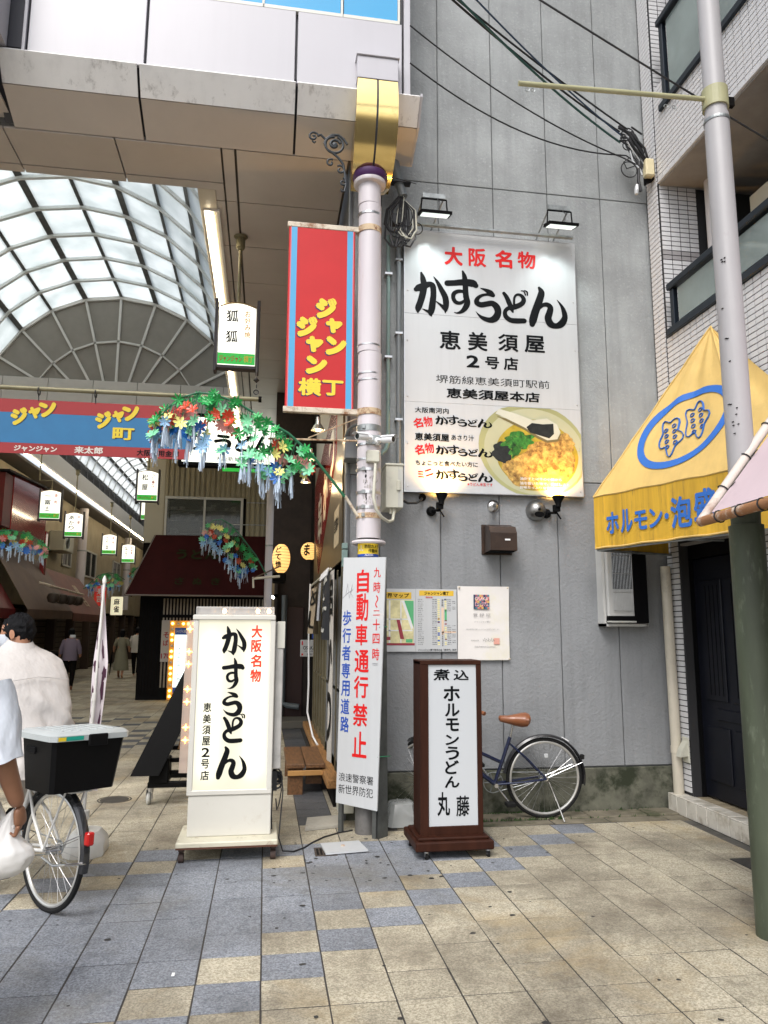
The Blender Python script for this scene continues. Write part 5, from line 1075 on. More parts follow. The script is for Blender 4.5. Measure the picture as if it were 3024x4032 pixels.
obj('side_wing', MB().prism([(-.585, 5.74, .577), (-.522, 5.74, .575), (-.522, 5.74, 1.67), (-.572, 5.74, 1.652)], (0, .18, 0)), wg, lb)
for z in (1.60, 1.435, 1.345, 1.165, 1.075, .895, .805):
    b = MB(); c = Vector((-.548, 5.735, z))
    for k in range(4): a = k*math.pi/2; b.add([c+Vector((math.cos(a)*.026, 0, math.sin(a)*.026)), c+Vector((math.cos(a+.785)*.009, 0, math.sin(a+.785)*.009)), c+Vector((0, -.004, 0)), c+Vector((math.cos(a-.785)*.009, 0, math.sin(a-.785)*.009))], [(0, 1, 2, 3)])
    obj('star_bulb', b, bon2, lb)
obj('side_wing', MB().bbox(.082, .142, 5.76, 5.94, .585, 1.655, .006), mat('wing_dull', (.42, .41, .39), .4, var=.12, dirt=.4, ds=5), lb); obj('taped_sheet', MB().bbox(.095, .152, 5.752, 5.758, 1.46, 1.66, .002), mat('old_tape', (.55, .54, .48), .5), lb)
for x, y in ((-.53, 5.62), (.10, 5.62), (-.53, 6.0), (.10, 6.0)): obj('caster', MB().tube([(x, y, .105), (x, y, .075)], .022, 12).tube([(x-.018, y, .035), (x+.018, y, .035)], .034, 16), mat('caster_rust', (.05, .03, .025), .7, var=.4) if y < 5.7 and x < 0 else bpy.data.materials['caster_rust'], lb)
pc = MB(); pc.box(.085, .12, 5.82, 5.9, .42, .56)
for k in range(9): pc.ring((.115, 5.86, .50+random.uniform(-.03, .04)), random.uniform(.025, .05), .006, ax=Vector((random.uniform(-.4, .4), 1, random.uniform(-.3, .3))), n=14, m=5)
pc.tube([(.13, 5.86, .52), (.155, 5.84, .42), (.14, 5.82, .33), (.125, 5.84, .28), (.115, 5.85, .36)], .005, 6); pc.tube([(.15, 5.86, .55), (.165, 5.8, .42), (.15, 5.74, .25), (.14, 5.70, .12), (.17, 5.70, .03), (.25, 5.74, .012), (.33, 5.83, .010), (.40, 5.96, .010), (.50, 6.10, .010), (.62, 6.20, .010), (.74, 6.26, .012)], .0055, 6); pc.tube([(.09, 5.86, .45), (.085, 5.84, .25), (.09, 5.82, .15)], .006, 6)
setp(obj('power_cable', pc, M['cable'], smooth=True), 'black power cable coiled on the lit sign box and trailing to the column', 'cable')

# ================================================================ brown framed sign
bs_ = thing('brown_sign', 'brown framed white sign box on casters in front of the parked bicycle', 'sign', (1.4, 5.6, 0)); BY = 5.50
bw = mat('brown_wood', (.034, .011, .006), .5, spec=.15, var=.25, vs=3, stretch=(6, 6, .6), bump=.15, bs=30)
ang = R(3)
fr = MB(); fr.bbox(1.140, 1.203, BY, 5.76, .11, 1.37, .004).bbox(1.568, 1.606, BY, 5.76, .11, 1.37, .004).bbox(1.140, 1.606, BY-.004, 5.764, 1.345, 1.378, .004).bbox(1.15, 1.60, BY+.002, 5.75, .11, .205, .004)
obj('frame', fr, bw, bs_); obj('back', MB().box(1.15, 1.60, 5.74, 5.755, .11, 1.36), bw, bs_)
obj('base', MB().bbox(1.085, 1.655, 5.40, 5.87, .062, .125, .008), bw, bs_); obj('base', MB().bbox(1.11, 1.63, 5.44, 5.83, .124, .145, .006), bw, bs_)
obj('panel', MB().box(1.20, 1.572, BY+.012, BY+.02, .20, 1.35), mat('acrylic_white', (.46, .48, .50), .3, spec=.5, emit=(.9, .95, 1), es=.04), bs_)
P = XZ(BY+.012); t = MB()
put(t, P, '煮', 1.244, 1.367, 1.232, 1.314, .03, skew=.1); put(t, P, '込', 1.398, 1.516, 1.232, 1.307, .03, skew=.1)
for ch, r_ in (('ホ', (1.318, 1.444, 1.081, 1.190)), ('ル', (1.328, 1.440, .971, 1.065)), ('モ', (1.334, 1.435, .866, .958)), ('ン', (1.330, 1.434, .768, .841)), ('う', (1.330, 1.433, .663, .758)), ('ど', (1.326, 1.430, .563, .660)), ('ん', (1.323, 1.433, .468, .549))): put(t, P, ch, *r_, .035)
put(t, P, '丸', 1.267, 1.360, .275, .44, .03); put(t, P, '藤', 1.406, 1.505, .268, .411, .02); obj('lettering', t, M['ink'], bs_)
for x, y in ((1.17, 5.45), (1.62, 5.45), (1.12, 5.80), (1.62, 5.80)):
    w = obj('caster', MB().tube([(x, y, .062), (x, y, .045)], .016, 10).box(x-.012, x-.008, y-.014, y+.014, .02, .05).box(x+.008, x+.012, y-.014, y+.014, .02, .05), M['steel'], bs_); obj('wheel', MB().tube([(x-.009, y-.006, .024), (x+.009, y-.006, .024)], .024, 14), M['rubber'], w)

# ================================================================ bicycles
spoke_m = mat('spoke_steel', (.45, .45, .45), .35, 1); rim_m = mat('rim_alloy', (.62, .61, .58), .3, .7); chrome = mat('chrome', (.65, .65, .66), .18, 1)
def bicycle(name, lab, origin, yaw_, frame_m, fend_m, saddle_m, turn=0, lean=0, gear=True, basket=True, kick_down=True, rack=False):
    """x forward from the rear hub, y left, z up; parts are built upright then placed by one matrix"""
    T = Matrix.Translation(Vector(origin)) @ Matrix.Rotation(yaw_, 4, 'Z') @ Matrix.Rotation(lean, 4, 'X')
    o = thing(name, lab, 'bicycle', origin); RW = .335; WB = 1.08
    def ob(nm, mb, m_, sm=True, parent=None, TT=None):
        k = TT or T; mb.v = [tuple(k @ Vector(v)) for v in mb.v]; return obj(nm, mb, m_, parent or o, smooth=sm)
    H = Vector((WB, 0, RW)); St = T @ Matrix.Translation(H) @ Matrix.Rotation(turn, 4, Vector((-.30, 0, .95)).normalized()) @ Matrix.Translation(-H)
    for nm, cx, TT in (('rear_wheel', 0, T), ('front_wheel', WB, St)):
        w = ob(nm, MB().ring((cx, 0, RW), RW-.012, .016, 'Y', 64, 8), M['rubber'], TT=TT)
        ob('rim', MB().ring((cx, 0, RW), RW-.034, .012, 'Y', 64, 8, flat=.9), rim_m, parent=w, TT=TT)
        sp_ = MB()
        for k in range(32):
            a = 2*math.pi*k/32; b = a+(.45 if k % 4 < 2 else -.45); s_ = .028 if k % 2 else -.028
            sp_.tube([(cx+.02*math.cos(b), s_, RW+.02*math.sin(b)), (cx+(RW-.04)*math.cos(a), 0, RW+(RW-.04)*math.sin(a))], .0012, 4)
        ob('spokes', sp_, spoke_m, False, w, TT); ob('hub', MB().tube([(cx, -.05, RW), (cx, .05, RW)], .020, 12), chrome, parent=w, TT=TT)
        a0, a1 = (.02, .53) if nm == 'rear_wheel' else (.10, .40)
        fm = MB(); n = 30
        for i in range(n+1):
            a = 2*math.pi*(a0+(a1-a0)*i/n)
            for (dy, dr) in ((-.028, .006), (-.018, .022), (0, .027), (.018, .022), (.028, .006)): rr = RW+dr+.006; fm.v.append((cx+rr*math.cos(a), dy, RW+rr*math.sin(a)))
        for i in range(n):
            for k in range(4): fm.f.append((i*5+k, i*5+k+1, i*5+6+k, i*5+5+k)); fm.mi.append(0)
        ob('mudguard', fm, fend_m, TT=TT)
    BB, ST, HT, HB = Vector((.44, 0, .29)), Vector((.30, 0, .68)), Vector((.90, 0, .80)), Vector((.945, 0, .66))
    f = MB(); f.tube([BB, ST], .016, 12); f.tube([HB, BB], .019, 12); f.tube([HB+Vector((-.01, 0, .06)), Vector((.385, 0, .47))], .015, 12)
    for s_ in (-.055, .055): f.tube([BB+Vector((0, s_*.4, 0)), Vector((.2, s_*.9, .31)), (0, s_, RW)], .010, 8); f.tube([ST+Vector((0, s_*.2, -.06)), (.16, s_*.9, .50), (0, s_, RW)], .009, 8)
    f.tube([HT, HB], .020, 12); ob('frame', f, frame_m)
    fk = MB()
    for s_ in (-.05, .05): fk.tube([HB+Vector((.01, s_*.6, -.03)), Vector((1.0, s_, .52)), Vector((WB, s_, RW))], .011, 8)
    fk.tube([HB+Vector((.01, -.05, -.02)), HB+Vector((.01, .05, -.02))], .014, 8); ob('fork', fk, frame_m, TT=St)
    sad = MB(); rg = []
    for t_, w, h in ((0, .012, .02), (.04, .028, .04), (.3, .034, .052), (.5, .052, .07), (.72, .09, .088), (.88, .102, .09), (.97, .08, .07), (1.0, .03, .03)):
        x = .40-.27*t_; z = .842-.012*math.sin(t_*3); rg.append([(x, w*math.cos(2*math.pi*k/14), z+(h*.55*math.sin(2*math.pi*k/14) if math.sin(2*math.pi*k/14) > 0 else h*math.sin(2*math.pi*k/14)*.8)) for k in range(14)])
    sad.loft(rg); ob('saddle', sad, saddle_m); ob('seat_post', MB().tube([ST, Vector((.275, 0, .80))], .012, 10), chrome)
    ob('saddle_springs', MB().ring((.17, .045, .785), .018, .004, 'Z', 12, 5).ring((.17, -.045, .785), .018, .004, 'Z', 12, 5).tube([(.15, .05, .79), (.28, .0, .79), (.15, -.05, .79)], .005, 6), chrome)
    hb = MB(); hb.tube([HT, HT+Vector((-.02, 0, .14))], .012, 10); hb.tube([(.66, .27, .92), (.76, .27, .95), (.86, .2, .97), (.89, .1, .95), (.885, 0, .94), (.89, -.1, .95), (.86, -.2, .97), (.76, -.27, .95), (.66, -.27, .92)], .011, 10); ob('handlebar', hb, chrome, TT=St)
    ob('grip', MB().tube([(.64, .27, .915), (.76, .27, .95)], .018, 10).tube([(.64, -.27, .915), (.76, -.27, .95)], .018, 10), saddle_m, TT=St)
    if basket:
        bm = MB(); 
        for k in range(7): z = .72+.04*k; e = .01*k; bm.tube([(.98, -.14-e, z), (1.22+e, -.14-e, z), (1.22+e, .14+e, z), (.98, .14+e, z), (.98, -.14-e, z)], .003, 4)
        for k in range(9): y_ = -.14+.035*k; bm.tube([(1.22, y_, .72), (1.28, y_*1.4, .96)], .0025, 4)
        for k in range(7):
            for s_ in (-1, 1): bm.tube([(.98+.04*k, s_*.14, .72), (.98+.047*k, s_*.2, .96)], .0025, 4)
        ob('basket', bm, M['cable'], False, TT=St)
    cr = MB(); cr.ring((.44, -.045, .29), .085, .004, 'Y', 32, 6, flat=1); 
    for k in range(5): a = k*1.257; cr.tube([(.44, -.045, .29), (.44+.085*math.cos(a), -.045, .29+.085*math.sin(a))], .005, 4)
    cr.ring((0, -.045, RW), .035, .005, 'Y', 20, 5); cr.tube([(.44, -.045, .375), (0, -.045, RW+.036)], .004, 5); cr.tube([(.44, -.045, .205), (.03, -.045, RW-.036)], .004, 5); ob('chainset', cr, M['galv'])
    pdl = MB(); pdl.tube([(.44, .06, .29), (.335, .07, .155)], .009, 8); pdl.tube([(.44, -.06, .29), (.545, -.07, .425)], .009, 8); pdl.tube([(.44, -.07, .29), (.44, .07, .29)], .018, 10); ob('crank', pdl, chrome)
    ob('pedal', MB().bbox(.295, .375, .075, .155, .135, .165, .005), M['rubber'], False); ob('pedal', MB().bbox(.505, .585, -.155, -.075, .41, .44, .005), M['rubber'], False)
    if kick_down: ob('kickstand', MB().tube([(-.02, .06, RW-.02), (-.07, .09, .18), (-.12, .155, .012)], .007, 8), chrome)
    else: ob('kickstand', MB().tube([(-.02, .07, RW-.03), (-.20, .10, .30), (-.34, .11, .33), (-.36, .0, .32)], .007, 8), chrome)
    ob('stay', MB().tube([(0, .04, RW), (-.33, .03, RW+.13)], .0022, 5).tube([(0, -.04, RW), (-.33, -.03, RW+.13)], .0022, 5), chrome)
    ob('reflector', MB().bbox(-.392, -.350, -.022, .022, RW+.08, RW+.15, .008), mat('reflector_red', (.45, .01, .01), .2), False) if rack else ob('reflector', MB().bbox(-.355, -.325, -.02, .02, RW+.15, RW+.19, .006), M['rubber'], False)
    if rack:
        rk = MB()
        for s_ in (-.06, .06): rk.tube([(.20, s_, .68), (-.25, s_, .682)], .006, 8); rk.tube([(-.20, s_, .70), (-.01, s_*1.1, RW)], .006, 8)
        for x_ in (.15, 0, -.15, -.24): rk.tube([(x_, -.06, .68), (x_, .06, .68)], .005, 6)
        ob('rear_rack', rk, frame_m)
    else:
        ob('mudguard_tag', MB().obb((-.19, -.0, RW+.322), (.05, 0, .030), (0, .042, 0), (-.004, 0, .0065)), M['white'], False); ob('wheel_reflector', MB().bbox(-.035, .0, -.004, .004, RW+.165, RW+.2, .003), M['signwhite'], False)
    return o, T
navy_f = mat('navy_bike_paint', (.008, .014, .05), .25, .2, coat=.6); brown_l = mat('brown_leather', (.24, .085, .035), .32, var=.1, vs=8, coat=.2)
fend = mat('mudguard_black', (.02, .02, .022), .25, coat=.5)
bicycle('parked_bicycle', 'navy bicycle with brown saddle parked against the grey wall', (2.42, 6.42, 0.012), R(180-3), navy_f, fend, brown_l, basket=False, turn=R(-50), lean=R(-3))
# ================================================================ banner across the arcade on a pipe
bn = thing('overhead_banner', 'red and blue overhead banner with yellow lettering hung from a pipe across the arcade', 'banner', (-1.8, 7, 3.5)); NY = 7.0
brr = mat('banner_red', (.27, .012, .014), .6, var=.05); brb = mat('banner_blue', (.012, .13, .29), .6, var=.06)
ban = MB(); bx0, bx1, bz0, bz1 = -4.6, -.752, 3.165, 3.672
obj('red_band', MB().box(bx0, bx1, NY, NY+.012, bz1-.125, bz1), brr, bn); obj('blue_band', MB().box(bx0, bx1, NY, NY+.012, bz0+.098, bz1-.126), brb, bn); obj('red_band', MB().box(bx0, bx1, NY, NY+.012, bz0, bz0+.097), brr, bn)
o = thing('banner_pipe', 'long olive pipe carrying the overhead banner', 'pipe', (-1.8, 7, 3.78)); obj('pipe', MB().tube([(-6.0, 7.02, 3.775), (-.12, 7.02, 3.79)], .022, 12), mat('olive_pipe', (.22, .20, .12), .5, .3, var=.2), o, smooth=True)
obj('end_knob', MB().tube([(-.125, 7.02, 3.79), (-.095, 7.02, 3.79)], .03, 12), M['dark'], o)
for x in (-2.12, -1.62, -.88, -3.0, -3.8): obj('tie', MB().ring((x, 7.02, 3.76), .035, .006, 'X', 16, 6).tube([(x, 7.02, 3.73), (x+.01, 7.0, 3.66)], .005, 5), M['cable'], o)
P = XZ(NY); ye, sh = MB(), MB()
U = lambda px: -2.447+px/1659*1.66        # measured along the cloth from the left picture edge
def bl_(ch, x0, x1, z0, z1, ro=0): put(sh, P, ch, x0+.008, x1+.008, z0-.008, z1-.008, .10 if ch != '町' else .04, rot=ro, d=.002); put(ye, P, ch, x0-.005, x1+.005, z0-.008, z1+.008, .10 if ch != '町' else .04, rot=ro, d=.004)
for ox in (-2.335, -1.60, -3.55): bl_('ジ', ox, ox+.14, 3.44, 3.58, 12); bl_('ャ', ox+.15, ox+.25, 3.50, 3.60, 12); bl_('ン', ox+.24, ox+.385, 3.53, 3.66, 18)
bl_('町', -1.44, -1.255, 3.335, 3.435, 0)
obj('lettering', sh, flat('banner_shadow', (.02, .02, .05), .6), bn, label='dark drop shadow of the lettering'); obj('lettering', ye, flat('banner_yellow', (.62, .46, .02), .6), bn, label='yellow lettering')
t = MB(); put(t, P, 'ジャンジャン', -2.29, -1.92, 3.185, 3.24, .05); put(t, P, '来太郎', -1.77, -1.52, 3.185, 3.25, .04); obj('lettering', t, flat('banner_white', (.6, .56, .5), .6), bn, label='cream lettering')
t = MB(); put(t, P, '大阪信用金庫', -1.22, -.84, 3.185, 3.245, .03); obj('lettering', t, M['ink'], bn, label='black lettering')

# ================================================================ hanging box lanterns
lan_lit = mat('lantern_lit', (.8, .78, .68), .4, emit=(1, .98, .86), es=.72); lgreen = flat('lantern_green', (.02, .30, .04), .4, emit=(.03, .8, .08), es=.25); lframe = mat('lantern_frame', (.035, .028, .03), .5)
def lantern(x, y, z, w, h, big, small, lab, ztop=6.0, pitch=None, elbow=False):
    o = thing('hanging_lantern', lab, 'lantern sign', (x, y, z), 'lit box lanterns hung along the arcade'); d = .12
    n = 12; prof = [(x-w/2, z), (x+w/2, z), (x+w/2, z+h*.93)]+[(x+w/2-w*k/n, z+h*.93+h*.07*math.sin(math.pi*k/n)) for k in range(1, n)]+[(x-w/2, z+h*.93)]
    obj('lit_box', MB().prism([(a, y-d/2, b) for a, b in prof], (0, d, 0)), lan_lit, o)
    obj('top_trim', MB().tube([(a, y-d/2, b+.003) for a, b in prof[2:]], .008, 6), mat('trim_gold', (.35, .24, .10), .4, .5) if 'trim_gold' not in bpy.data.materials else bpy.data.materials['trim_gold'], o)
    P = XZ(y-d/2-.002); g = MB(); rect(g, x-w/2, x+w/2, z+.01, z+h*.19, .0, 0, P); obj('green_band', g, lgreen, o)
    for s_ in (-1, 1): obj('side_bar', MB().bbox(x+s_*(w/2+.028)-.016, x+s_*(w/2+.028)+.016, y-d/2-.01, y+d/2, z-.07, z+h*1.06, .004), lframe, o)
    obj('bottom_bar', MB().box(x-w/2-.02, x+w/2+.02, y-d/2, y+d/2, z-.03, z), lframe, o)
    obj('hanger', MB().tube([(x, y, z+h), (x, y, ztop-.14)] if not elbow else [(x, y, z+h), (x, y, z+h+.25), (x-.3, y, z+h+.25), (x-.3, y, ztop)], .018, 8).lathe([(.03, -.16), (.05, -.13), (.05, -.02), (.08, 0)], (x if not elbow else x-.3, y, ztop), n=14), bpy.data.materials['olive_pipe'], o)
    t = MB(); n_ = len(big); zz = z+h*.88; av = h*.66; pt = av/n_
    for i, ch in enumerate(big): put(t, P, ch, x-w*.30, x+w*.02 if n_ < 4 else x-w*.06, zz-pt*i-min(pt*.78, w*.34)-.0, zz-pt*i, .02)
    obj('lettering', t, M['ink'], o)
    t = MB(); pt = h*.45/len(small)
    for i, ch in enumerate(small): put(t, P, ch, x+w*.20, x+w*.36, zz-pt*i-min(pt*.85, w*.2), zz-pt*i+.0, .02)
    obj('lettering', t, flat('lan_small', (.72, .40, .05) if big == '狐狐' else (.5, .06, .03)), o)
    t = MB(); put(t, P, 'ジャンジャン', x-w*.46, x+w*.16, z+h*.05, z+h*.15, .04); obj('lettering', t, flat('lan_red', (.5, .03, .02)), o)
    t = MB(); put(t, P, '横丁', x+w*.2, x+w*.46, z+h*.05, z+h*.16, .03); obj('lettering', t, M['yellow'], o); return o
lantern(-.395, 8.0, 4.45, .40, .72, '狐狐', 'お好み焼', 'large lit box lantern nearest the entrance beside the fluorescent strip', 5.99)
ch_ = thing('hook_chain', 'short black chain and turnbuckle hanging below the nearest box lantern', 'chain', (-.15, 7.05, 3.85)); obj('links', MB().ring((-.15, 7.02, 3.86), .022, .006, 'Y', 12, 5).ring((-.148, 7.02, 3.92), .016, .005, 'X', 12, 5).lathe([(.0, -.03), (.03, 0), (.0, .03)], (-.15, 7.02, 3.98), n=10).tube([(-.15, 7.02, 4.0), (-.16, 7.6, 4.42)], .004, 5), M['cable'], ch_)
lantern(-5.26, 19.0, 4.24, .45, .70, '一富士', '焼肉', 'lit box lantern hung beside the glossy red cabinet on the left', 5.99, elbow=True)
lantern(-5.30, 21.5, 4.11, .44, .66, 'あかり', '中華', 'lit box lantern hung in front of the first pink post on the left', 5.99)
lantern(-5.44, 27.0, 4.17, .44, .68, 'ホルモン道場', '焼肉', 'small lit box lantern third along the left side', 5.99)
lantern(-5.32, 30.0, 4.14, .45, .70, 'お酒大将さん', 'お食事', 'smallest lit box lantern farthest along the left side', 5.99)
lantern(-2.68, 17.0, 4.42, .42, .68, '松屋', 'うどん・そば', 'lit box lantern above another beside the tan clad building', 5.99)
lantern(-3.06, 20.0, 4.42, .43, .62, 'のんきや', '酒の店', 'lit box lantern partly hidden below and behind a second lantern', 5.99)

# ================================================================ shop front on the right side of the arcade (side of the grey building)
sh_ = thing('corner_shop', 'narrow dark shop front with olive sliding doors along the right side of the arcade', 'shop', (.8, 9, 0))
SX = .72; al = mat('olive_aluminium', (.16, .14, .085), .4, .5, var=.15, vs=5); brd = mat('bronze_board', (.13, .10, .06), .35, .4, var=.2, vs=2)
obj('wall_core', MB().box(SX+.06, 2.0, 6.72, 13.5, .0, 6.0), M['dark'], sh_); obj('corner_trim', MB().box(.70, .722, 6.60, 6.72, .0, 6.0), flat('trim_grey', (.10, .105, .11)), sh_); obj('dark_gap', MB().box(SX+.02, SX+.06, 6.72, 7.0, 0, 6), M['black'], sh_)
obj('header', MB().box(SX, SX+.06, 7.05, 11.4, 2.2, 5.2), brd, sh_)
obj('timber_sill', MB().bbox(.60, .80, 7.1, 11.6, .16, .24, .01), M['wood'], sh_); obj('sill_riser', MB().box(.66, .80, 7.1, 11.6, 0, .16), M['dark'], sh_)
for y in (7.10, 7.55, 8.0, 8.4, 8.85, 9.3, 9.75, 10.2, 10.65, 11.1): obj('door_post', MB().bbox(SX-.01, SX+.04, y, y+.06, .24, 2.2, .004), al, sh_)
obj('door_rail', MB().box(SX, SX+.03, 7.1, 11.2, .24, .34).box(SX, SX+.03, 7.1, 11.2, 1.0, 1.03).box(SX, SX+.03, 7.1, 11.2, 2.12, 2.2), al, sh_); obj('pane', MB().box(SX+.02, SX+.028, 7.1, 11.2, .3, 2.15), M['glass'], sh_)
sg = thing('red_fascia_sign', 'red diamond shop sign with white brush lettering seen edge-on above the alley doors', 'sign', (.70, 9, 3)); PS = Plane((.705, 0, 0), (0, -1, 0), (0, 0, 1)); PSn = PS
rd = mat('sign_red_gloss', (.42, .02, .012), .18, var=.1, coat=.8)
obj('board', MB().box(.705, .722, 7.1, 11.3, 2.26, 4.15), brd, sg)
obj('red_diamond', MB().prism([PS(-11.2, 3.05, .002), PS(-10.2, 2.35, .002), PS(-7.75, 3.45, .002), PS(-7.75, 3.95, .002), PS(-8.4, 4.12, .002), PS(-11.2, 3.75, .002)], (-.003, 0, 0)), rd, sg)
t = MB(); put(t, PS, '串', -10.4, -9.7, 2.75, 3.45, .03, d=.008); put(t, PS, 'か', -9.5, -8.8, 2.95, 3.6, .06, d=.008); put(t, PS, 'つ', -8.7, -7.95, 3.3, 3.85, .06, d=.008); obj('lettering', t, mat('sign_cream', (.62, .55, .42), .3), sg)
o_ = MB(); rect(o_, -7.9, -7.35, 2.45, 2.85, .003, 0, PS); obj('price_panel', o_, mat('panel_cream', (.55, .45, .30), .4), sg)
t = MB(); put(t, PS, '営業中', -7.85, -7.4, 2.6, 2.75, .03, d=.006); obj('lettering', t, M['ink'], sg)
warm = mat('reflector_bulb', (1, .85, .6), .3, emit=(1, .72, .38), es=28)
for i, (y, z, l_) in enumerate(((6.95, 3.50, 'nearest'), (8.15, 3.48, 'middle'), (9.2, 3.43, 'farthest'))):
    o = thing('reflector_lamp', 'silver reflector lamp glowing over the red fascia sign, %s of three' % l_, 'lamp', (.45, y, z), 'reflector lamps over the red sign')
    obj('shade', MB().lathe([(.02, .12), (.024, .06), (.045, .03), (.068, -.01), (.062, -.008)], (.45, y, z), n=20), mat('reflector_silver', (.6, .58, .5), .2, .9) if i == 0 else bpy.data.materials['reflector_silver'], o, smooth=True)
    obj('bulb', MB().lathe([(.0, -.012), (.052, -.004), (.03, .03)], (.45, y, z), n=16), warm, o); obj('holder', MB().tube([(.45, y, z+.1), (.45, y, z+.2), (.70, y+.05, z+.22)], .02, 8), M['black'], o)
    l = bpy.data.lights.new('reflector_glow', 'POINT'); l.energy = 6; l.color = (1, .7, .38); l.shadow_soft_size = .05; lo = bpy.data.objects.new('reflector_glow', l); col.objects.link(lo); lo.location = (.45, y, z-.06)
# cloths hanging along the shop
def cloth(name, lab, cat, x, y0, y1, z0, z1, m_, amp=.02, tx=None, tm_=None, seed=0, bold=.03):
    o = thing(name, lab, cat, (x, (y0+y1)/2, z1))
    f = lambda u, v: (x+amp*math.sin(u*7+seed)*(.3+.7*v)-.01*v, y0+(y1-y0)*u, z1+(z0-z1)*v)
    obj('cloth', MB().grid(f, 14, 10), m_, o, smooth=True)
    if tx:
        class CP:
            def __call__(s, a, b, d=0): u = (-a-y0)/(y1-y0); v = (z1-b)/(z1-z0); p = Vector(f(u, v)); return p+Vector((-d, 0, 0))
        t = MB(); n = len(tx); hh = (z1-z0)*.94/n
        for i, ch in enumerate(tx): put(t, CP(), ch, -y1+(y1-y0)*.15, -y0-(y1-y0)*.15, z1-hh*(i+1)+hh*.1, z1-hh*i-hh*.06, bold, d=.006)
        obj('lettering', t, tm_ or M['ink'], o)
    return o
cloth('shop_banner', 'white vertical cloth banner with black lettering behind the notice board', 'banner', .60, 5.95+.75, 7.12, .45, 2.14, mat('banner_cloth', (.58, .55, .50), .7, var=.05, dirt=.5, dc=(.5, .28, .15), ds=3, dt=.58), .012, '串かつ', None, 1, .03)
cloth('noren_curtain', 'black split shop curtain with white lettering under the red fascia sign', 'curtain', .60, 6.95+.30, 8.1, 1.50, 2.15, mat('noren_black', (.012, .014, .02), .8), .03, 'どて', flat('noren_white', (.6, .6, .56)), 2, .03)
cloth('grey_cloth', 'small grey cloth hanging between the black curtain and the beige cloth', 'cloth', .60, 8.2, 8.5, 1.70, 2.12, mat('cloth_grey', (.36, .37, .40), .8), .02, None, None, 4)
cloth('beige_cloth', 'beige cloth hanging at the far end of the curtain pole', 'cloth', .60, 8.65, 9.9, 1.55, 2.12, mat('cloth_beige', (.40, .32, .22), .8), .05, 'めし', None, 5, .02)
o = thing('curtain_pole', 'curtain pole with white ties under the red fascia sign', 'pole', (.6, 8.5, 2.2)); obj('pole', MB().tube([(.61, 7.15, 2.18), (.60, 10.2, 2.18)], .012, 8), M['beige'], o)
for k in range(8): obj('tie', MB().tube([(.60, 7.3+k*.13, 2.20), (.585, 7.32+k*.13, 2.13)], .010, 6), M['white'], o)
o = thing('white_rope', 'long white rope hanging from the curtain pole to the sill', 'rope', (.56, 9.9, 1)); obj('cord', MB().tube([(.58, 9.95, 2.2), (.57, 9.95, 1.6), (.58, 9.9, .9), (.57, 9.9, .55), (.62, 9.5, .3), (.66, 9.2, .24)], .012, 8), M['white'], o, smooth=True)
o = thing('window_sign', 'small white sticker sign with OSAKA lettering on the dark alley wall', 'sign', (.62, 12, 1.3)); obj('plate', MB().bbox(.555, .80, 11.9, 11.92, 1.18, 1.44, .01), M['signwhite'], o)
t = MB(); P = XZ(11.9); put(t, P, 'OSAKA', .60, .79, 1.29, 1.345, .02); put(t, P, '串かつ', .66, .79, 1.20, 1.235, .03); put(t, P, 'We are OPEN', .62, .79, 1.255, 1.275, .01); obj('lettering', t, M['ink'], o)
t = MB(); rect(t, .575, .595, 1.36, 1.42, .002, 0, P); rect(t, .575, .6, 1.20, 1.23, .002, 0, P); obj('red_mark', t, M['red'], o)
o = thing('blue_plate', 'narrow blue plate on the dark alley wall above the small white sign', 'sign', (.74, 11.8, 1.6)); obj('plate', MB().box(.735, .80, 11.88, 11.9, 1.46, 1.68), M['blue'], o)
bnch = thing('timber_step', 'low two-plank timber step in front of the corner shop', 'step', (.42, 8.1, 0)); wd2 = mat('step_timber', (.13, .06, .022), .55, var=.4, vs=4, stretch=(10, 1.5, 10), bump=.4, bs=20)
for x0, x1 in ((.245, .425), (.435, .625)): obj('plank', MB().bbox(x0, x1, 7.62, 8.75, .255, .295, .006), wd2, bnch)
obj('leg', MB().bbox(.26, .41, 7.66, 7.72, .0, .255, .004), wd2, bnch); obj('leg', MB().bbox(.26, .41, 8.60, 8.66, .0, .255, .004), wd2, bnch); obj('leg', MB().bbox(.44, .60, 7.72, 7.76, .09, .255, .004), wd2, bnch)
obj('crossbar', MB().bbox(.26, .61, 7.628, 7.66, .185, .235, .004), mat('new_timber', (.42, .22, .07), .5, var=.2), bnch)
o = thing('grey_louvre', 'small pale green louvre block at the foot of the grey wall corner', 'vent', (.68, 6.55, 2.2)); obj('block', MB().bbox(.655, .705, 6.53, 6.6, 2.15, 2.30, .003).bbox(.655, .705, 6.53, 6.6, 2.31, 2.36, .003), pvc_g, o)
# alley at the back: dark walls, pipes, round lanterns, small roof
alm = mat('alley_dark', (.022, .014, .011), .7, var=.4); al_ = thing('alley_building', 'dark timber fronted building closing the alley behind the corner shop', 'building', (.4, 13, 0))
obj('front', MB().box(.10, .86, 13.6, 13.8, 0, 6), alm, al_); obj('post', MB().box(.12, .2, 13.4, 13.6, 0, 3.1), alm, al_); obj('door', MB().bbox(.38, .68, 13.56, 13.6, .05, 2.0, .01), mat('alley_door', (.035, .012, .01), .5), al_)
obj('pipe', MB().tube([(.33, 13.4, 2.2), (.33, 13.4, .35), (.42, 13.35, .30), (.62, 13.3, .28)], .05, 12), mat('alley_pipe', (.10, .12, .13), .4), al_, smooth=True); obj('step', MB().bbox(.2, .75, 12.6, 13.3, 0, .12, .01), mat('alley_step', (.12, .11, .09), .8), al_)
obj('pillar', MB().box(.10, .14, 12.9, 13.0, .1, 2.4), mat('pale_timber', (.3, .24, .15), .7), al_)
paper = mat('paper_lantern', (.8, .55, .25), .6, emit=(1, .58, .18), es=.75)
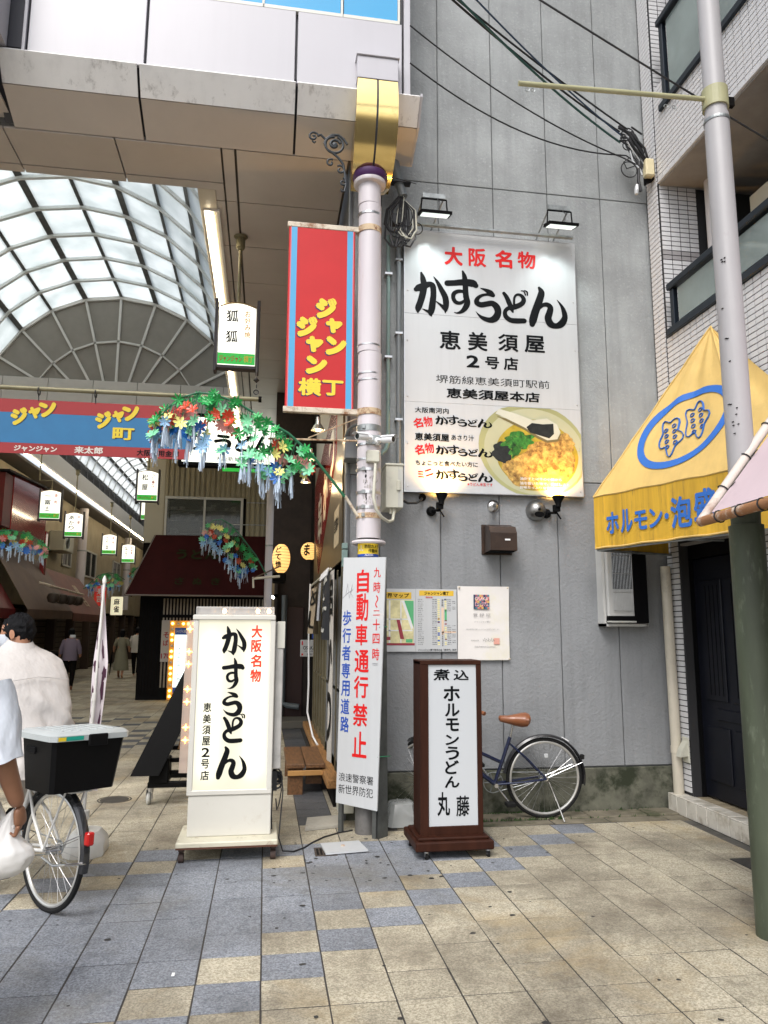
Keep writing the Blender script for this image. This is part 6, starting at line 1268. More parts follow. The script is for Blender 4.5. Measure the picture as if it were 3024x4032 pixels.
def rlan(x, y, z, r_, h, lab, tx):
    o = thing('paper_lantern', lab, 'paper lantern', (x, y, z), 'round paper lanterns in the alley'); prof = []
    for k in range(17): a = -math.pi/2*.86+math.pi*.86*k/16; prof.append((r_*math.cos(a)*(1+.02*math.sin(k*6)), h*math.sin(a)))
    obj('paper', MB().lathe(prof, (x, y, z), n=22), paper, o, smooth=True)
    obj('rim', MB().lathe([(r_*.3, -h*1.04), (r_*.32, -h*.95)], (x, y, z), n=16).lathe([(r_*.3, h*.95), (r_*.3, h*1.03)], (x, y, z), n=16), M['black'], o)
    for k in range(9): zz = -h*.8+k*h*.2; obj('hoop', MB().ring((x, y, z+zz), r_*math.cos(math.asin(max(-.99, min(.99, zz/h*.93)))), .003, n=24, m=4), mat('hoop', (.45, .25, .08)) if 'hoop' not in bpy.data.materials else bpy.data.materials['hoop'], o)
    class LP:
        def __call__(s, a, b, d=0): th = -math.pi/2-.35+(a-x)/r_; zz = (b-z)/h*.93; rr = r_*math.cos(math.asin(max(-.98, min(.98, zz)))); return Vector((x+(rr+.01)*math.cos(th), y+(rr+.01)*math.sin(th), b))
    t = MB(); n = len(tx)
    for i, ch in enumerate(tx): put(t, LP(), ch, x-r_*.35, x+r_*.35, z+h*.75-(i+1)*1.45*h/n+.02, z+h*.75-i*1.45*h/n, .04)
    obj('lettering', t, M['ink'], o)
rlan(.225, 12, 2.72, .145, .24, 'long glowing paper lantern at the alley mouth, left one', 'どて焼'); rlan(.70, 12.5, 2.90, .145, .15, 'round glowing paper lantern half hidden by the red fascia sign', 'ま')
o = thing('alley_canopy', 'small weathered canopy roof sticking out below the left paper lantern', 'canopy', (0, 12, 2.4)); cn = mat('weathered_canopy', (.14, .10, .06), .75, var=.5, vs=8, bump=.6)
for k in range(6): obj('slat', MB().obb((-.0, 11.5+k*.16, 2.46+.012*k), (.42, 0, .20), (0, .14, 0), (0, 0, .012)), cn, o)
obj('fringe', MB().tube([(-.2, 11.45, 2.36), (.2, 11.45, 2.40)], .02, 8).tube([(-.2, 11.45, 2.38), (-.19, 11.45, 2.22)], .015, 6), M['beige'], o); obj('lamp_box', MB().bbox(.10, .30, 11.7, 12.3, 2.34, 2.47, .01), M['black'], o)
o = thing('alley_spot', 'small lit spotlight under the alley canopy', 'lamp', (.15, 11.8, 2.2)); obj('head', MB().lathe([(.03, 0), (.04, .08)], (.16, 11.7, 2.12), (-.5, -.5, -.3), 12), M['black'], o); obj('bulb', MB().lathe([(.0, .085), (.03, .08)], (.16, 11.7, 2.12), (-.5, -.5, -.3), 12), mat('spot_white', (1, 1, .95), .3, emit=(1, .95, .8), es=6), o)

# ================================================================ second column and tan clad building
p2 = thing('arcade_column', 'second pink column farther in the arcade by the tan clad building', 'column', (.0, 17.3, 0)); obj('shaft', MB().lathe([(.115, 0), (.115, 6.0)], (.07, 17.0, 0), n=28), cm, p2, smooth=True); obj('band', MB().lathe([(.118, 3.45), (.12, 3.47), (.118, 3.49)], (.07, 17.0, 0), n=28), M['galv'], p2)
tb = thing('tan_building', 'tan corrugated building with a window over a dark red awning inside the arcade', 'building', (-1.2, 18, 0)); YB = 18.0
clad = mat('tan_cladding', (.25, .215, .135), .6, var=.1, vs=2, dirt=.2, ds=3)
obj('core', MB().box(-2.88, .3, YB+.08, 24, 0, 6.0), M['dark'], tb)
x = -2.45
while x < .1:
    z0 = 3.62
    if -2.42 < x < -.60: segs = ((4.72, 6.0),)
    else: segs = ((3.6, 6.0),)
    for a, b in segs: obj('cladding_rib', MB().bbox(x, x+.085, YB, YB+.06, a, b, .012), clad, tb)
    obj('cladding_groove', MB().box(x+.085, x+.12, YB+.04, YB+.06, segs[0][0], 6.0), clad, tb) ; x += .12
obj('corner_post', MB().box(-2.88, -2.45, YB, YB+.08, 3.6, 6), mat('corner_cream', (.36, .33, .25), .6), tb); obj('sill_wall', MB().box(-2.45, -.5, YB+.0, YB+.07, 3.60, 3.72), clad, tb)
wfr = mat('window_frame', (.42, .41, .37), .5)
w = obj('window', MB().box(-2.42, -.60, YB-.03, YB+.02, 3.72, 3.78).box(-2.42, -.60, YB-.03, YB+.02, 4.66, 4.72).box(-2.42, -2.37, YB-.03, YB+.02, 3.78, 4.66).box(-.66, -.60, YB-.03, YB+.02, 3.78, 4.66).box(-1.53, -1.48, YB-.035, YB+.02, 3.78, 4.66), wfr, tb)
obj('pane', MB().box(-2.37, -.66, YB+.0, YB+.01, 3.78, 4.66), mat('window_glass', (.06, .065, .05), .06, alpha=.55, spec=.6), w)
sv_ = MB(); random.seed(5)
for z in (3.85, 4.15, 4.42): sv_.box(-2.35, -.68, YB+.05, YB+.07, z-.02, z)
for k in range(26): x = random.uniform(-2.3, -.8); z = random.choice((3.85, 4.15, 4.42)); sv_.box(x, x+random.uniform(.06, .2), YB+.03, YB+.06, z, z+random.uniform(.05, .16))
obj('shelf_goods', sv_, mat('shelf_goods', (.45, .45, .38), .7, var=.6, vs=9), tb, kind='stuff'); obj('yellow_box', MB().box(-1.25, -.75, YB+.02, YB+.04, 3.80, 3.96), mat('yellow_card', (.30, .24, .02), .6), tb)
obj('clothes_bar', MB().tube([(-.5, YB-.4, 4.55), (.3, YB-.4, 4.56)], .012, 6).tube([(-.9, YB-.4, 4.02), (.3, YB-.4, 4.03)], .012, 6), M['galv'], tb)
ra = thing('maroon_awning', 'dark maroon awning with dim green lettering on the tan building', 'awning', (-1.5, 17.5, 3)); mrn = mat('maroon_canvas', (.030, .005, .005), .85, spec=.1, var=.12, vs=3, bump=.3)
a0, a1, a2, a3 = Vector((-2.62, 17.95, 3.78)), Vector((.04, 17.95, 3.80)), Vector((-3.05, 17.0, 2.33)), Vector((-.0, 17.0, 2.33))
obj('canvas', MB().grid(lambda u, v: a0.lerp(a1, u).lerp(a2.lerp(a3, u), v)-Vector((0, .0, .03*math.sin(math.pi*v))), 16, 10), mrn, ra, smooth=True); obj('side_canvas', MB().poly([a0, a2, (-3.05, 17.95, 2.33)]).poly([a1, a3, (.0, 17.95, 2.33)]), mrn, ra)
obj('edge_pipe', MB().tube([a2, a3], .018, 8).tube([a0+Vector((.02, 0, 0)), a2], .012, 6).tube([a1, a3], .012, 6), mat('edge_pipe_grey', (.16, .13, .11), .6), ra)
na = (a1-a0).cross(a2-a0).normalized(); na = na if na.y < 0 else -na; AWP = Plane(a2+Vector((0, 0, 0)), (1, 0, 0), (a0-a2)-Vector(((a0-a2).x, 0, 0))); AWP.n = na
t = MB(); put(t, AWP, 'うどん', .98, 1.95, 1.0, 1.30, .05, d=.03); 
for ch, x in zip('さぬき', (1.02, 1.42, 1.82)): put(t, AWP, ch, x, x+.20, .28, .48, .03, d=.03)
obj('lettering', t, flat('awning_green', (.018, .024, .008), .9, spec=.1), ra)
sf = thing('slatted_shopfront', 'dark shop front with pale vertical slats under the maroon awning', 'shop front', (-1.5, 18, 1.2)); obj('dark_wall', MB().box(-2.86, .0, YB-.02, YB+.08, 0, 2.4), M['black'], sf)
slm = mat('pale_slat', (.30, .26, .20), .6, var=.15); x = -2.34
while x < -.05: obj('slat', MB().box(x, x+.035, YB-.05, YB-.02, .28, 2.3), slm, sf); x += .075
obj('rail', MB().box(-2.36, -.0, YB-.07, YB-.05, 1.86, 1.93).box(-2.36, 0, YB-.07, YB-.05, .22, .28), M['black'], sf); x = -2.84
while x < -2.4: obj('slat', MB().box(x, x+.03, YB-.04, YB-.02, .1, 2.2), M['dark'], sf); x += .07
so = thing('soba_sign', 'narrow white noodle price sign beside the bulb-framed sign', 'sign', (-2.24, 17.9, 1.4)); obj('board', MB().box(-2.345, -2.13, 17.88, 17.92, .86, 1.80), mat('sign_dull', (.42, .40, .37), .6), so)
t = MB(); P = XZ(17.88); put(t, P, 'そ', -2.30, -2.18, 1.40, 1.53, .03); put(t, P, 'ば', -2.30, -2.18, 1.22, 1.35, .03); put(t, P, '170', -2.33, -2.13, .93, 1.05, .04); obj('lettering', t, flat('dull_red', (.30, .02, .03)), so)
nn_ = thing('bulb_frame_sign', 'narrow lit sign framed by yellow bulbs on the slatted shop front', 'sign', (-1.9, 17.8, 1)); obj('frame', MB().box(-2.15, -1.62, 17.78, 17.86, .02, 1.79), mat('orange_frame', (.42, .20, .03), .5, emit=(1, .42, .05), es=.12), nn_)
obj('lit_panel', MB().box(-2.03, -1.74, 17.765, 17.79, .18, 1.63), mat('panel_lit', (.8, .85, .85), .4, emit=(.85, 1, .95), es=.9), nn_); t = MB(); rect(t, -2.03, -1.74, 1.47, 1.63, .002, 0, XZ(17.765)); rect(t, -2.03, -1.74, .18, .30, .002, 0, XZ(17.765)); obj('blue_band', t, M['blue'], nn_)
t = MB(); put(t, XZ(17.765), 'ジャンジャン横丁', -2.01, -1.76, 1.51, 1.59, .02, d=.004); obj('lettering', t, M['white'], nn_); t = MB()
for i, ch in enumerate('大阪新世界元祖串かつ'): put(t, XZ(17.765), ch, -1.96, -1.87, 1.11-i*.095, 1.19-i*.095, .0)
obj('lettering', t, M['ink'], nn_)
bul = mat('bulb_yellow', (1, .8, .4), .3, emit=(1, .62, .10), es=7)
for i in range(14): obj('bulb', MB().lathe([(.0, .0), (.03, .01), (.028, .04), (.0, .055)], (-2.09, 17.78, .10+i*.125), (0, -1, 0), 8), boff if i in (2, 6, 9, 12) else bul, nn_)
for i in range(4): obj('bulb', MB().lathe([(.0, .0), (.03, .01), (.028, .04), (.0, .055)], (-1.96+i*.11, 17.78, 1.72), (0, -1, 0), 8), boff if i == 0 else bul, nn_)
bs2 = thing('lit_shop_sign', 'large lit white shop sign hung above the tan building window', 'sign', (-1, 16.7, 5)); P = XZ(15.9)
obj('case', MB().bbox(-1.93, .18, 15.93, 16.1, 5.02, 6.2, .02), M['black'], bs2); obj('lit_panel', MB().box(-1.85, .10, 15.90, 15.93, 5.12, 6.1), mat('sign_lit_soft', (.8, .8, .75), .4, emit=(.95, 1, .9), es=.75), bs2); obj('green_base', MB().box(-1.0, .1, 15.95, 16.0, 4.95, 5.02), lgreen, bs2)
t = MB(); put(t, P, '大阪新世界元祖串', -1.15, -.12, 5.15, 5.26, .01)
for ch, x in zip('のうどん', (-1.80, -1.2, -.75, -.35)): put(t, P, ch, x, x+.38, 5.36, 5.74, .06)
put(t, P, '町', -1.08, -.98, 5.9, 6.0, .03); obj('lettering', t, M['ink'], bs2)
sb = thing('white_sign_board', 'thin pale upright panel beside the second column', 'panel', (.3, 16.5, 3)); obj('panel', MB().box(.30, .34, 16.3, 16.36, 2.9, 5.0), M['beige'], sb)

# ================================================================ left side of the arcade
lf = thing('left_shops', 'dim row of shuttered shops and cream upper walls along the left of the arcade', 'building', (-7, 28, 0)); LX = -7.0
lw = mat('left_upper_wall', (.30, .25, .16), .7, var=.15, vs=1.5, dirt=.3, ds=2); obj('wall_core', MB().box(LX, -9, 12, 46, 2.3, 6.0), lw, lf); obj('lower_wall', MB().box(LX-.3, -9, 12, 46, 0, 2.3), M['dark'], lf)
y = 14
shm = mat('shutter', (.07, .05, .032), .6, .2, var=.3, vs=3)
while y < 44:
    obj('pier', MB().box(LX-.3, LX, y, y+.25, 0, 2.3), mat('pier_brown', (.05, .03, .02), .7) if y == 14 else bpy.data.materials['pier_brown'], lf)
    for k in range(12): obj('shutter_slat', MB().box(LX-.28, LX-.24, y+.3, y+2.4, .05+k*.18, .21+k*.18), shm, lf)
    y += 2.55
for y0, y1, z0, z1 in ((27.0, 28.2, 3.75, 4.75), (30.3, 32.2, 3.6, 4.65), (35.6, 37.4, 3.6, 4.7)):
    w = obj('window', MB().box(LX, LX+.05, y0, y1, z0, z0+.06).box(LX, LX+.05, y0, y1, z1-.06, z1).box(LX, LX+.05, y0, y0+.07, z0, z1).box(LX, LX+.05, y1-.07, y1, z0, z1).box(LX, LX+.05, (y0+y1)/2, (y0+y1)/2+.06, z0, z1), wfr, lf); obj('pane', MB().box(LX+.01, LX+.02, y0, y1, z0, z1), M['glass'], w)
for y, r_, l_ in ((28.7, .26, 'behind the second lantern on the left'), (37.8, .26, 'farthest back on the left')): o = thing('arcade_column', 'pink post '+l_, 'column', (-6.85, y, 0)); obj('shaft', MB().lathe([(r_*.6, 2.5), (r_*.6, 6)], (-6.75, y, 0), n=20), cm, o, smooth=True); obj('band', MB().lathe([(r_*.63, 4.4), (r_*.63, 4.45)], (-6.75, y, 0), n=20), M['galv'], o)
o = thing('air_conditioner', 'white air conditioner outdoor unit mounted high on the left wall', 'air conditioner', (-6.8, 26, 4.3)); obj('case', MB().bbox(-6.98, -6.5, 25.3, 26.5, 4.1, 4.75, .02), mat('ac_cream', (.40, .38, .30), .5), o)
obj('fan_grille', MB().ring((-6.5, 25.7, 4.42), .22, .015, 'X', 24, 5).ring((-6.5, 25.7, 4.42), .12, .012, 'X', 20, 5).lathe([(.24, 0), (.24, .003)], (-6.503, 25.7, 4.42), (1, 0, 0), 20), M['galv'], o)
cab = thing('red_cabinet', 'glossy red shop cabinet projecting high on the left of the arcade', 'shop sign', (-6.3, 21, 4.8)); gr = mat('gloss_red', (.30, .03, .03), .12, coat=1.0); gdr = mat('deep_red', (.11, .006, .008), .5, var=.2)
obj('front', MB().box(-7.0, -6.32, 18.9, 19.5, 4.05, 5.35), gdr, cab); obj('glossy_side', MB().box(-6.6, -6.30, 19.5, 22.4, 4.02, 5.50), gr, cab); obj('roof_edge', MB().prism([(-6.9, 18.8, 5.36), (-6.2, 18.8, 5.36), (-6.2, 22.6, 5.54), (-6.9, 22.6, 5.54)], (0, 0, .05)), M['black'], cab)
obj('red_post', MB().box(-6.5, -6.38, 22.8, 23.0, 2.6, 4.4), gr, cab)
for nm, pts, m_, l_ in (('left_awning', [(-6.75, 18, 3.3), (-6.75, 19.2, 3.35), (-5.95, 19.2, 2.05), (-5.95, 18, 2.05)], gdr, 'deep red awning at the far left picture edge below the flower garland'), ('left_awning', [(-6.7, 19.3, 3.75), (-6.7, 23.6, 3.55), (-5.7, 23.6, 2.1), (-5.7, 19.3, 2.05)], mat('brown_canvas', (.10, .06, .042), .7, var=.2, vs=2), 'faded brown awning with hanging round pans on the left'), ('left_awning', [(-6.7, 23.7, 3.42), (-6.7, 28.4, 3.35), (-5.7, 28.4, 2.05), (-5.7, 23.7, 2.05)], mat('rust_canvas', (.13, .045, .03), .7, var=.2, vs=2), 'rust coloured awning with faded lettering on the left')):
    o = thing(nm, l_, 'awning', pts[2]); obj('canvas', MB().prism(pts, (0, 0, .015)), m_, o); obj('valance', MB().prism([pts[3], pts[2], (pts[2][0], pts[2][1], pts[2][2]-.22), (pts[3][0], pts[3][1], pts[3][2]-.22)], (.012, 0, 0)), m_, o)
    if 'rust' in l_:
        LPn = Plane((-5.75, 26.6, 2.15), (0, -1, 0), (-1, 0, 1.3)); LPn.n = LPn.u.cross(LPn.v); LPn.n = LPn.n if LPn.n.x > 0 else -LPn.n; t = MB(); put(t, LPn, '朝', 0, .5, .7, 1.1, .03, d=.03); put(t, LPn, '日', 0, .5, .2, .6, .03, d=.03); obj('lettering', t, flat('faded_lettering', (.30, .22, .12)), o)
o = thing('hanging_pans', 'row of dark round ornaments hanging from a bracket on the left awning', 'ornament', (-5.6, 22, 2.6)); mb_ = MB()
obj('bracket', MB().tube([(-5.65, 20.8, 2.72), (-5.5, 24.0, 2.62)], .03, 6).tube([(-5.9, 20.8, 2.8), (-5.6, 20.8, 2.72)], .03, 6), M['rust'], o)
for k in range(4): obj('pan', MB().lathe([(.0, -.16), (.13, -.12), (.17, 0), (.13, .1), (.0, .14)], (-5.6+k*.03, 21.1+k*.75, 2.42), n=14), mat('pan_iron', (.04, .028, .02), .6) if k == 0 else bpy.data.materials['pan_iron'], o, smooth=True)
# small shop signs along both sides deep in the arcade
for (x, y, z, w, h, c, e, tx, l_) in ((-6.6, 31.5, 2.9, .45, .8, (.5, .03, .02), .3, '寿司', 'small red projecting shop sign deep on the left side'),
    (-6.5, 34.5, 2.6, .5, .8, (.7, .65, .45), .8, '麻雀', 'small lit cream shop sign deep on the left side'), (-3.45, 25.5, 3.6, .4, .9, (.5, .45, .30), .15, '将棋', 'upright cream sign behind the tan building'), (-3.5, 29.5, 3.2, .45, .7, (.62, .55, .3), .9, '串', 'small yellow lit sign deep on the right side'), (-3.55, 34, 2.8, .5, .7, (.02, .10, .35), .2, '湯', 'small blue sign deep on the right side')):
    o = thing('projecting_sign', l_, 'sign', (x, y, z)); obj('board', MB().bbox(x-w/2, x+w/2, y, y+.12, z-h/2, z+h/2, .02), mat('far_sign', c, .5, emit=c, es=e*.7) if e else mat('far_sign', c, .5, var=.1), o)
    t = MB(); hh = h*.8/len(tx)
    for i, ch in enumerate(tx): put(t, XZ(y), ch, x-min(w, hh)*.38, x+min(w, hh)*.38, z+h*.4-hh*(i+1)+.03, z+h*.4-hh*i, .03)
    obj('lettering', t, M['white'] if c[0] < .1 or c[1] < .1 else M['ink'], o); obj('arm', MB().tube([(x, y+.06, z+h*.4), (x-.5 if x < -5 else x+.6, y+.06, z+h*.4)], .02, 6), M['galv'], o)
# far end of the arcade
fe = thing('arcade_end_wall', 'dim far end of the arcade with shop lights', 'building', (-5, 45, 0)); obj('wall', MB().box(-9, 1, 45, 45.3, 0, 9), mat('far_wall', (.05, .042, .03), .8, var=.4, vs=1), fe)
fr_ = thing('right_back_shops', 'dark shop row behind the tan building on the right of the narrow arcade', 'building', (-2.9, 30, 0)); obj('wall', MB().box(-2.9, -2.4, 24, 45, 0, 6), mat('back_shops', (.07, .055, .04), .8, var=.4, vs=2), fr_)
for k in range(6): obj('awning', MB().prism([(-2.9, 24.5+k*3.2, 3.2), (-2.9, 27+k*3.2, 3.2), (-3.5, 27+k*3.2, 2.5), (-3.5, 24.5+k*3.2, 2.5)], (0, 0, .02)), random.choice((gdr, mrn, bpy.data.materials['brown_canvas'])), fr_)
o = thing('wall_lamp', 'small warm glowing wall lamp at the back of the arcade', 'lamp', (-3.2, 26, 2.4)); obj('lit_tube', MB().tube([(-3.55, 26, 2.56), (-3.25, 26.2, 2.54)], .04, 8), mat('lamp_warm', (1, .8, .5), .3, emit=(1, .75, .4), es=8), o)
for i, (x, y, z, h) in enumerate(((-4.95, 44, 1.9, 1.0), (-4.5, 44, 1.9, 1.0), (-4.2, 44.2, 1.8, .9))): o = thing('lit_doorway', 'warm lit upright strip at the far end of the arcade', 'light', (x, y, z), 'lit strips at the far end'); obj('glow', MB().box(x, x+.09, y, y+.05, z, z+h), mat('far_glow', (1, .7, .3), .3, emit=(1, .6, .25), es=1.2) if i == 0 else bpy.data.materials['far_glow'], o)

# ================================================================ black A-frame trolley behind the lit sign
af = thing('folding_trolley', 'black slanted sign frame on a grey caster behind the lit white sign', 'sign stand', (-.85, 7.45, 0)); bkm = mat('black_steel', (.003, .003, .003), .55, var=.2, spec=.12)
obj('slanted_leg', MB().obb((-.78, 7.42, .86), (.25, 0, 0), (0, .06, 0), Vector((.52, .25, 1.15))), bkm, af); obj('foot_box', MB().bbox(-1.01, -.835, 7.33, 7.55, .20, .425, .01), bkm, af); obj('base_bar', MB().bbox(-1.02, -.2, 7.34, 7.40, .165, .215, .005).bbox(-1.0, -.2, 7.80, 7.86, .165, .215, .005), bkm, af); 
for z in (.26, .37, .48): obj('shelf_bar', MB().bbox(-.84, -.2, 7.45, 7.50, z, z+.035, .004), bkm, af)
obj('brown_pad', MB().obb((-.72, 7.47, .64), (.05, 0, 0), (0, .03, 0), (.06, .05, .30)), M['wood'], af)
w = obj('caster', MB().tube([(-1.0, 7.42, .17), (-1.0, 7.42, .12)], .03, 10).box(-1.035, -1.03, 7.39, 7.46, .05, .14).box(-.985, -.98, 7.39, 7.46, .05, .14), M['steel'], af); obj('wheel', MB().ring((-1.015, 7.44, .062), .045, .018, 'X', 24, 8).lathe([(.03, -.02), (.03, .02)], (-1.015, 7.44, .062), (1, 0, 0), 14), M['greyp'], w)

# ================================================================ vertical flag on white base
fl = thing('shop_flag', 'narrow pink-white shop flag with dark brush marks on a white pole and water base', 'flag', (-1.2, 5.95, 0)); wp = mat('white_plastic', (.68, .67, .63), .35, var=.04, dirt=.2, ds=5)
obj('base', MB().loft([rr_(-1.36, -1.10, 5.78, 6.10, .0, .06), rr_(-1.37, -1.09, 5.77, 6.11, .02, .07), rr_(-1.36, -1.10, 5.78, 6.10, .11, .07), rr_(-1.32, -1.14, 5.83, 6.05, .165, .05)]), wp, fl, smooth=True)
obj('socket', MB().lathe([(.035, .15), (.032, .24), (.042, .245), (.042, .30), (.03, .305)], (-1.26, 5.93, 0), n=18), wp, fl, smooth=True)
obj('pole', MB().tube([(-1.26, 5.93, .24), (-1.235, 5.93, 1.1)], .013, 10).tube([(-1.235, 5.93, 1.08), (-1.215, 5.93, 1.95)], .010, 10).tube([(-1.237, 5.93, 1.07), (-1.236, 5.93, 1.13)], .017, 10).lathe([(.014, 0), (.016, .03), (.004, .06)], (-1.215, 5.93, 1.94), n=10), wp, fl, smooth=True)
def ff(u, v):
    z = 1.93-v*1.50; w = (.022+.075*min(1, v*2.6)); x0 = -1.232-.028*min(1, v*2)+.008*math.sin(v*5); return (x0-.012+w*u+.006*math.sin(v*11+u*3), 5.955+.012*math.sin(u*8+v*3)+.015*math.sin(v*13), z)
obj('cloth', MB().grid(ff, 14, 50), mat('flag_cloth', (.66, .60, .62), .7, var=.04), fl, smooth=True)
class FP:
    def __call__(s, a, b, d=0): p = Vector(ff(a, b)); return p+Vector((0, -.004, 0))
t = MB(); random.seed(21)
for (a, b, w_, h_) in ((.15, .09, .3, .03), (.2, .17, .22, .05), (.22, .27, .3, .045), (.7, .33, .12, .05), (.25, .40, .45, .03), (.8, .44, .25, .035), (.15, .55, .25, .05), (.72, .52, .2, .07), (.2, .65, .35, .035), (.78, .68, .2, .06), (.5, .76, .5, .03), (.2, .84, .3, .04)):
    n = 12; t.add([FP()(min(.98, max(.02, a+w_*.5*math.cos(2*math.pi*k/n)*(1+.3*math.sin(k*2.3)))), b+h_*math.sin(2*math.pi*k/n)*(1+.35*math.sin(k*1.7+a*9))) for k in range(n)], [tuple(range(n))])
obj('lettering', t, flat('flag_plum', (.07, .02, .045), .7), fl)
t = MB(); t.add([FP()(u, v) for u, v in ((.02, .90), (.98, .90), (.98, .99), (.5, .985), (.02, .97))], [(0, 1, 2, 3, 4)]); obj('red_print', t, flat('flag_orange', (.6, .16, .07), .7), fl)
# ================================================================ plastic flower garlands
gm = {}
def gcol(n, c): gm[n] = mat('garland_'+n, c, .35, var=.12, vs=30, spec=.6)
gcol('green', (.02, .36, .08)); gcol('mint', (.22, .66, .36)); gcol('yellow', (.76, .72, .22)); gcol('red', (.62, .06, .02)); gcol('pink', (.66, .28, .26)); gcol('sky', (.28, .50, .74)); gcol('blue', (.01, .13, .48)); gcol('tassel', (.52, .62, .74))
def blossom(mb, c, r_, nrm, np_=6, cup=.35, rot=0, wd=.34):
    c = Vector(c); n = Vector(nrm).normalized(); u = n.orthogonal().normalized(); v = n.cross(u)
    for k in range(np_):
        a = rot+2*math.pi*k/np_; d = u*math.cos(a)+v*math.sin(a); s_ = n.cross(d)
        m1, m2, tp = c+d*r_*.38+n*r_*cup*.25, c+d*r_*.70+n*r_*cup*.55, c+d*r_+n*r_*cup*.65
        mb.add([c, m1-s_*r_*wd*.8, m2-s_*r_*wd*.9, tp, m2+s_*r_*wd*.9, m1+s_*r_*wd*.8, m1-n*r_*.06, m2-n*r_*.05], [(0, 1, 6), (1, 2, 7, 6), (2, 3, 7), (3, 4, 7), (4, 5, 6, 7), (5, 0, 6)])
def tassel(mb, c, L, n=9, sp=.02):
    c = Vector(c)
    for k in range(n):
        a = random.random()*6.28; d = Vector((math.cos(a), math.sin(a), 0))*sp*random.uniform(.3, 1.5); w = Vector((math.sin(a), -math.cos(a), 0))*.004; l = L*random.uniform(.7, 1.1)
        mb.add([c-w, c+w, c+d*.6+w-Vector((0, 0, l*.5)), c+d*.6-w-Vector((0, 0, l*.5)), c+d+w-Vector((0, 0, l)), c+d-w-Vector((0, 0, l))], [(0, 1, 2, 3), (3, 2, 4, 5)])
def garland(lab, stem, seed, sc=1.0, dens=1.0, base=None, hang=.42, lean=(0, 0, 0), near=True):
    random.seed(seed); o = thing('flower_garland', lab, 'garland', stem[0], 'plastic flower garlands along the arcade')
    P = [Vector(p) for p in stem]; st = MB().tube(P, [max(.004, .013*sc*(1-.6*i/len(P))) for i in range(len(P))], 8)
    obj('stem', st, mat('stem_green', (.015, .13, .06), .5) if 'stem_green' not in bpy.data.materials else bpy.data.materials['stem_green'], o, smooth=True)
    if base: obj('holder', MB().tube(base, .013, 10), M['rust'], o, smooth=True)
    # arc length parametrisation
    L = [0]; 
    for a, b in zip(P[:-1], P[1:]): L.append(L[-1]+(b-a).length)
    def at(s_):
        s_ *= L[-1]
        for i in range(len(P)-1):
            if s_ <= L[i+1]: return P[i].lerp(P[i+1], (s_-L[i])/(L[i+1]-L[i]))
        return P[-1]
    lay = [('green', .0, .16), ('green', .06, .30), ('mint', .22, .30), ('pink', .30, .25), ('yellow', .34, .25), ('red', .26, .2), ('blue', .45, .3), ('sky', .62, .35)]
    single = 0; N = int(96*dens); bs = []; tw = MB(); rest = {}; tz = MB(); nt_ = 0
    for i in range(N):
        s_ = .20+.80*(i/N)**.92+random.uniform(-.01, .01); s_ = min(s_, .999); p = at(s_)
        h = random.random(); env = hang*sc*min(1, (s_-.13)*4.0)*(1-.55*max(0, s_-.72)/.28)
        dz = env*h; off = Vector((random.uniform(-.06, .02)-h*.05, random.uniform(-.11, .08), 0))*sc; q = p+off-Vector((0, 0, dz))+Vector(lean)*h
        if h < .24: cn = 'green'
        elif h < .62: cn = random.choice(('yellow', 'red', 'pink', 'mint', 'green', 'yellow', 'pink', 'red'))
        elif h < .82: cn = random.choice(('mint', 'blue', 'yellow', 'sky', 'blue', 'mint', 'pink'))
        else: cn = random.choice(('sky', 'sky', 'blue', 'mint'))
        r_ = (random.uniform(.052, .068) if cn == 'green' else random.uniform(.050, .070))*sc
        nr = Vector((random.uniform(-1.0, .9), -1, random.uniform(-.8, 1.0)))
        tw.tube([p, p.lerp(q, .5)+Vector((0, 0, .03*sc)), q], .0022*sc, 4)
        mbx = MB(); blossom(mbx, q, r_, nr, random.choice((6, 7, 8)) if cn != 'green' else random.choice((7, 8)), random.uniform(.2, .5), random.random()*6, .24 if cn != 'green' else .17)
        if cn == 'green' and near: blossom(mbx, q-Vector((0, -.01, 0)), r_*.8, nr+Vector((.3, 0, -.4)), 6, .1, 1, .17)
        if near: obj('flower' if cn != 'green' else 'leaf_cluster', mbx, gm[cn], o)
        else:
            g = rest.setdefault(cn, MB()); g.add(mbx.v, mbx.f)
        if h > .62 and s_ > .25: tassel(tz, q-Vector((0, 0, .01)), random.uniform(.12, .22)*sc, 12 if near else 6, .018*sc)
    for cn, g in rest.items(): obj('flowers' if cn != 'green' else 'leaves', g, gm[cn], o, kind='stuff')
    obj('twigs', tw, bpy.data.materials['stem_green'], o); obj('tassels', tz, gm['tassel'], o, kind='stuff'); return o
garland('large plastic flower garland arching from the pink column over the entrance', [(.63, 6.12, 2.70), (.347, 6.08, 3.041), (.148, 6.06, 3.21), (-.06, 6.05, 3.325), (-.29, 6.05, 3.455), (-.46, 6.05, 3.51), (-.595, 6.05, 3.52), (-.737, 6.06, 3.47), (-.842, 6.07, 3.38), (-.91, 6.08, 3.27)], 3, 1.0, 1.35, [(.745, 6.14, 2.54), (.63, 6.12, 2.71)], .46)
garland('smaller flower garland hanging in front of the maroon awning', [(.0, 14, 2.60), (-.20, 14, 2.95), (-.50, 14, 3.33), (-.68, 14, 3.52), (-.85, 14, 3.62), (-1.0, 14, 3.60), (-1.15, 14, 3.45)], 4, 1.15, .75, None, .60, near=False)
garland('flower garland at the left picture edge over the red awnings', [(-4.7, 12, 2.4), (-4.4, 12, 2.95), (-4.1, 12, 3.05), (-3.85, 12, 3.08), (-3.6, 12, 3.02), (-3.4, 12, 2.90), (-3.28, 12, 2.78)], 5, .95, .9, None, .30, near=False)
